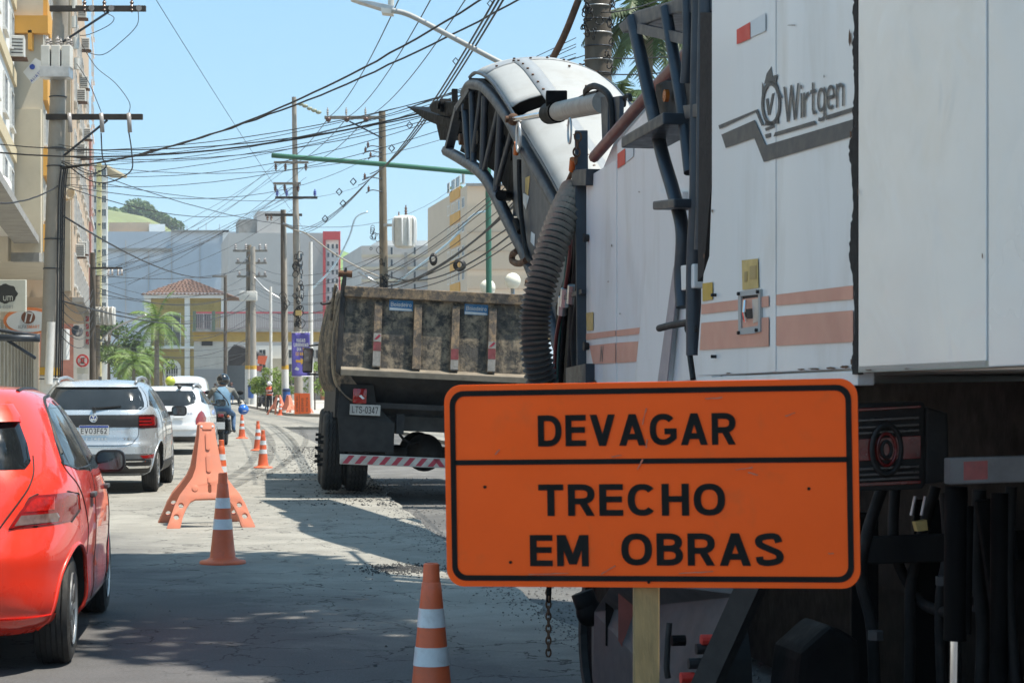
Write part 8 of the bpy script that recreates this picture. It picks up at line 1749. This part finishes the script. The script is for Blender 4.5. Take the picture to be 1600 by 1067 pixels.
cp = thing('shop_canopy', 'dark steel canopy frame projecting below the oval sign', 'canopy', tuple(P(30, 530, 46.5))); rod(cp, [P(-20, 512, 46.5), P(25, 520, 46.5), P(62, 525, 46.5)], .05, M_DKMETAL, 'rail', 6); rod(cp, [P(-20, 527, 46.5), P(62, 529, 46.5)], .09, M_DKMETAL, 'rail', 6, 1); rod(cp, [P(12, 532, 46.5), P(56, 560, 46.5)], .04, M_DKMETAL, 'strut', 6, 1)
s3 = board('box_sign', 'plain white box sign beside the thick concrete pole', 'shop sign', 88, 104, 514, 562, 70, M_SGW, .5)
s4 = board('hotel_sign', 'tall narrow hotel sign with red letters on pale panel', 'hotel sign', 131, 142, 481, 545, 104, M_SGW, .2)
M_HR = mat('faded_red_lettering', (.45, .08, .09), .6)
txt_px(s4, 'HOTEL', 125, 142, 482, 488, 103.6, M_HR, .22); flat_px(s4, 'top_board', [(124, 480), (143, 480), (143, 490), (124, 490)], 103.9, M_SGW)
for i in range(4): flat_px(s4, 'letter_block', [(134, 494+i*12), (139, 494+i*12), (139, 502+i*12), (134, 502+i*12)], 104, M_HR)
s5 = thing('traffic_sign', 'round red no-stopping sign with a plate on a slim post', 'traffic sign', tuple(P(129, 650, 92)))
rod(s5, [P(129.5, 650, 92.1), P(129, 556, 92.1)], .04, M_STEEL, 'post', 8, 1); mb = MB(); c = P(129, 563.5, 92); mb.cyl(c, c+Vector((0, -.03, 0)), .29, n=28); mb.build('disc', mat('sign_red', (.60, .04, .04), .5), s5, world=True); mb = MB(); mb.cyl(c+Vector((0, -.031, 0)), c+Vector((0, -.036, 0)), .215, n=24); mb.build('face', M_SGW, s5, world=True)
for s_ in (1, -1): mb = MB(); mb.beam(c+Vector((-.17, -.045-.004*s_, -.17*s_)), c+Vector((.17, -.045-.004*s_, .17*s_)), .03, .065, up=(0, 1, 0)); mb.build('cross_bar', mat('sign_red', ()), s5, world=True)
txt_px(s5, 'E', 126.3, 131.7, 559, 568, 91.95, M_SGK, .2, off=.0); flat_px(s5, 'plate', [(120, 574), (138, 574), (138, 584), (120, 584)], 92, M_SGC); flat_px(s5, 'plate', [(121, 585), (137, 585), (137, 596), (121, 596)], 92.05, M_SGW)
bnr = thing('banner', 'purple street banner with a yellow arrow and white lettering on a pole', 'banner', tuple(P(470, 590, 104)))
M_PUR = mat('purple_banner_cloth', (.12, .10, .42), .7, var=.1, scale=1.5, bmp=.1); mb = MB(); mb.grid(lambda u, v: P(lerp(456, 484, u), lerp(587.5, 520, v), 104)+Vector((0, -.05*math.sin(u*5+v*3), 0)), 12, 18); o_ = mb.build('cloth', M_PUR, bnr, world=True, smooth=True); sm = o_.modifiers.new('t', 'SOLIDIFY'); sm.thickness = .01
for s_, y0, y1, x0, x1, m_ in (('VAGAS', 529, 534.5, 463, 477, M_SGW), ('LIBERADAS', 536, 541.5, 459, 482, M_SGW), ('DIA', 543, 548, 464, 471, M_SGW), ('11', 543, 548, 472.5, 475.5, mat('banner_yellow', (.70, .38, .05), .6)), ('DE MAIO', 550, 555.5, 462, 478, mat('banner_yellow', ()))): txt_px(bnr, s_, x0, x1, y0, y1, 103.8, m_, .22, .12)
flat_px(bnr, 'arrow', [(462, 562), (470, 562.5), (470, 559), (476.5, 564.5), (470, 570), (470, 566.5), (462.5, 566)], 103.85, mat('banner_yellow', ()))
for x0 in (460, 474): flat_px(bnr, 'logo', [(x0, 577), (x0+3, 573), (x0+8, 576), (x0+6, 579)], 103.85, M_SGW)
for y in (519.5, 588): rod(bnr, [P(455, y, 104), P(486, y, 104)], .03, M_SGW, 'batten', 6, 1)
ds = thing('detour_board', 'orange detour board standing on its edge against the barricade', 'road sign', tuple(G(474, 651))); DB = 97.0
mb = MB(); mb.slab([P(459.5, 614, DB), P(484, 614.5, DB), P(485.5, 646, DB), P(460, 647, DB)], (0, .05, 0)); mb.build('panel', mat('fresh_orange_board', (.80, .13, .02), .5, var=.05), ds, world=True)
def vtxt(s_, xc, w_, ya, yb): letters(s_, lambda u, v: P(xc+w_*(v-.5)*-1, lerp(yb, ya, u), DB-.02), M_SGK, ds, t=.15, gap=.22, world=True, depth=Vector((0, -.001, 0)))
vtxt('ATENCAO', 464, 3.2, 619, 643); vtxt('DESVIO', 472.5, 3.2, 622, 643); vtxt('NA PISTA', 479.5, 3.0, 621, 643)
flat_px(ds, 'divider', [(467.5, 614.5), (468, 614.5), (468.6, 646.5), (468.1, 646.5)], DB, M_SGK)
for (x, y0, y1, d, lb) in ((392, 602, 622, D3-1.2, 'slim blue litter bin strapped to the twin poles'), (447.5, 608, 634, D4-.5, 'blue litter bin strapped to the pole behind the barricades')):
    t = thing('litter_bin', lb, 'bin', tuple(P(x, y1, d))); w_ = .22 if x < 400 else .20; c = P(x, y1, d); h = ZP(y0, d)-c.z; mb = MB(); mb.lathe([(w_*.85, 0), (w_, h*.1), (w_*1.05, h*.85), (w_*.95, h)], 16, Matrix.Translation(c)); mb.build('body', mat('blue_bin_plastic', (.03, .10, .32), .5), t, world=True, auto=50); mb = MB(); mb.lathe([(w_*1.1, h*.86), (w_*1.1, h), (w_*.7, h*1.05)], 16, Matrix.Translation(c)); mb.build('rim', mat('dark_bin_rim', (.015, .03, .09), .5), t, world=True, auto=50)
# white van and rider far ahead
vd = 75.0; vx = P(287, 600, vd).x
VTAB = [(.3, .15, 4.0, .75), (.5, 0, 4.2, .86), (.9, .0, 4.2, .88), (1.2, .05, 3.4, .87), (1.5, .1, 2.9, .83), (1.75, .18, 2.6, .74), (1.84, .4, 2.3, .55), (1.87, .8, 2.0, .25)]
van = Car('white_van', 'small white van far ahead in the queue', (vx, vd, 0), R(6), VTAB, M_WCAR, [(.8, .3), (3.2, .3)], .3, .2, n_rear=6)
van.panel('rear_window', 'rear', [(-.6, 1.2), (.6, 1.2), (.55, 1.6), (-.55, 1.6)], M_GLASSD, .004)
for sx in (1, -1): van.panel('tail_light', 'rear', [(sx*.70, .85), (sx*.80, .85), (sx*.78, 1.3), (sx*.70, 1.3)], M_TAILR, .012)
m2 = P(262, 600, 62); bike2 = copy_tree(bike); bike2.location = (m2.x, 62, 0); bike2['label'] = 'motorcycle far ahead ridden by the yellow-helmeted rider'
r2 = copy_tree(rd); r2.location = (m2.x, 62, 0); r2['label'] = 'motorcyclist in a yellow-green helmet hidden behind the white SUV'
for c_ in children(r2):
    if c_.name.startswith('helmet'): c_.data = c_.data.copy(); c_.data.materials[0] = mat('lime_helmet', (.55, .62, .06), .3, coat=1)
# parked motorcycles on the right-hand pavement
for i, x in enumerate((421, 434, 448)):
    b_ = copy_tree(bike); b_.location = (P(x, 600, 136+2*i).x, 136+2*i, .14); b_.rotation_euler = (0, 0, R(30+8*i)); b_['label'] = 'parked motorcycle in the row beside the planted bed'; b_['group'] = 'parked motorcycles'
# left facade clutter: dishes and a tilted placard
def dish(label, c, n_, r_, m_):
    t = thing('satellite_dish', label, 'satellite dish', tuple(c)); n_ = Vector(n_).normalized(); q = n_.to_track_quat('Z', 'Y').to_matrix().to_4x4(); q.translation = Vector(c); mb = MB(); mb.lathe([(.001, 0), (r_*.5, r_*.06), (r_, r_*.25), (r_*.99, r_*.27), (r_*.5, r_*.09), (.001, r_*.03)], 24, q); mb.build('reflector', m_, t, world=True, smooth=True); mb = MB(); mb.tube([q @ Vector((0, -r_*.9, r_*.2)), q @ Vector((0, 0, r_*.8))], .015, 6); mb.build('feed_arm', M_STEEL, t, world=True)
    mb = MB(); mb.tube([Vector(c), Vector(c)-n_*.3, Vector(c)-n_*.3-Vector((.5, 0, .3))], .025, 6); mb.build('wall_bracket', M_STEEL, t, world=True)
dish('white satellite dish on the white apartment block', P(0, 292, 66), (.5, -1, .25), .36, M_WHITE); dish('cream satellite dish on the tan block behind the pole', P(110, 304, 89.2), (-.5, -1, .3), .33, M_SGC); dish('grey satellite dish above the dark awning', P(120, 518, 95), (.6, -1, .4), .28, M_GREYPL)
pc_ = thing('placard', 'tilted white placard with a blue emblem above the pole tray', 'placard', tuple(P(52, 110, 74))); mb = MB(); mb.slab([P(36, 113, 74), P(55, 91, 74), P(68, 98, 74), P(66, 117, 74), P(50, 131, 74)], (0, .05, 0)); mb.build('panel', M_SGW, pc_, world=True); mb = MB(); c = P(50.5, 105, 73.95); mb.cyl(c, c+Vector((0, -.02, 0)), .10, n=14); mb.build('emblem', M_PBLUE, pc_, world=True)
letters('ALIATE', lambda u, v: P(lerp(48, 64, u)-3*(v-.5), lerp(128, 112, u)-3*v+1, 73.94), M_PBLUE, pc_, t=.18, gap=.3, world=True, depth=Vector((0, -.001, 0)))
# ------------------------------------------------------------------ air: one even pale haze round the whole place
hzm = bpy.data.materials.new('pale_haze'); hzm.use_nodes = True; ht = hzm.node_tree; ht.nodes.clear(); ho = ht.nodes.new('ShaderNodeOutputMaterial'); hv = ht.nodes.new('ShaderNodeVolumePrincipled')
hv.inputs['Color'].default_value = (.86, .92, 1.0, 1); hv.inputs['Density'].default_value = .0003; hv.inputs['Anisotropy'].default_value = .2; ht.links.new(hv.outputs[0], ho.inputs['Volume'])
mb = MB(); mb.bbox((-2600, -400, -1.2), (2600, 4100, 82)); struct(mb.build('haze', hzm), 'stuff')
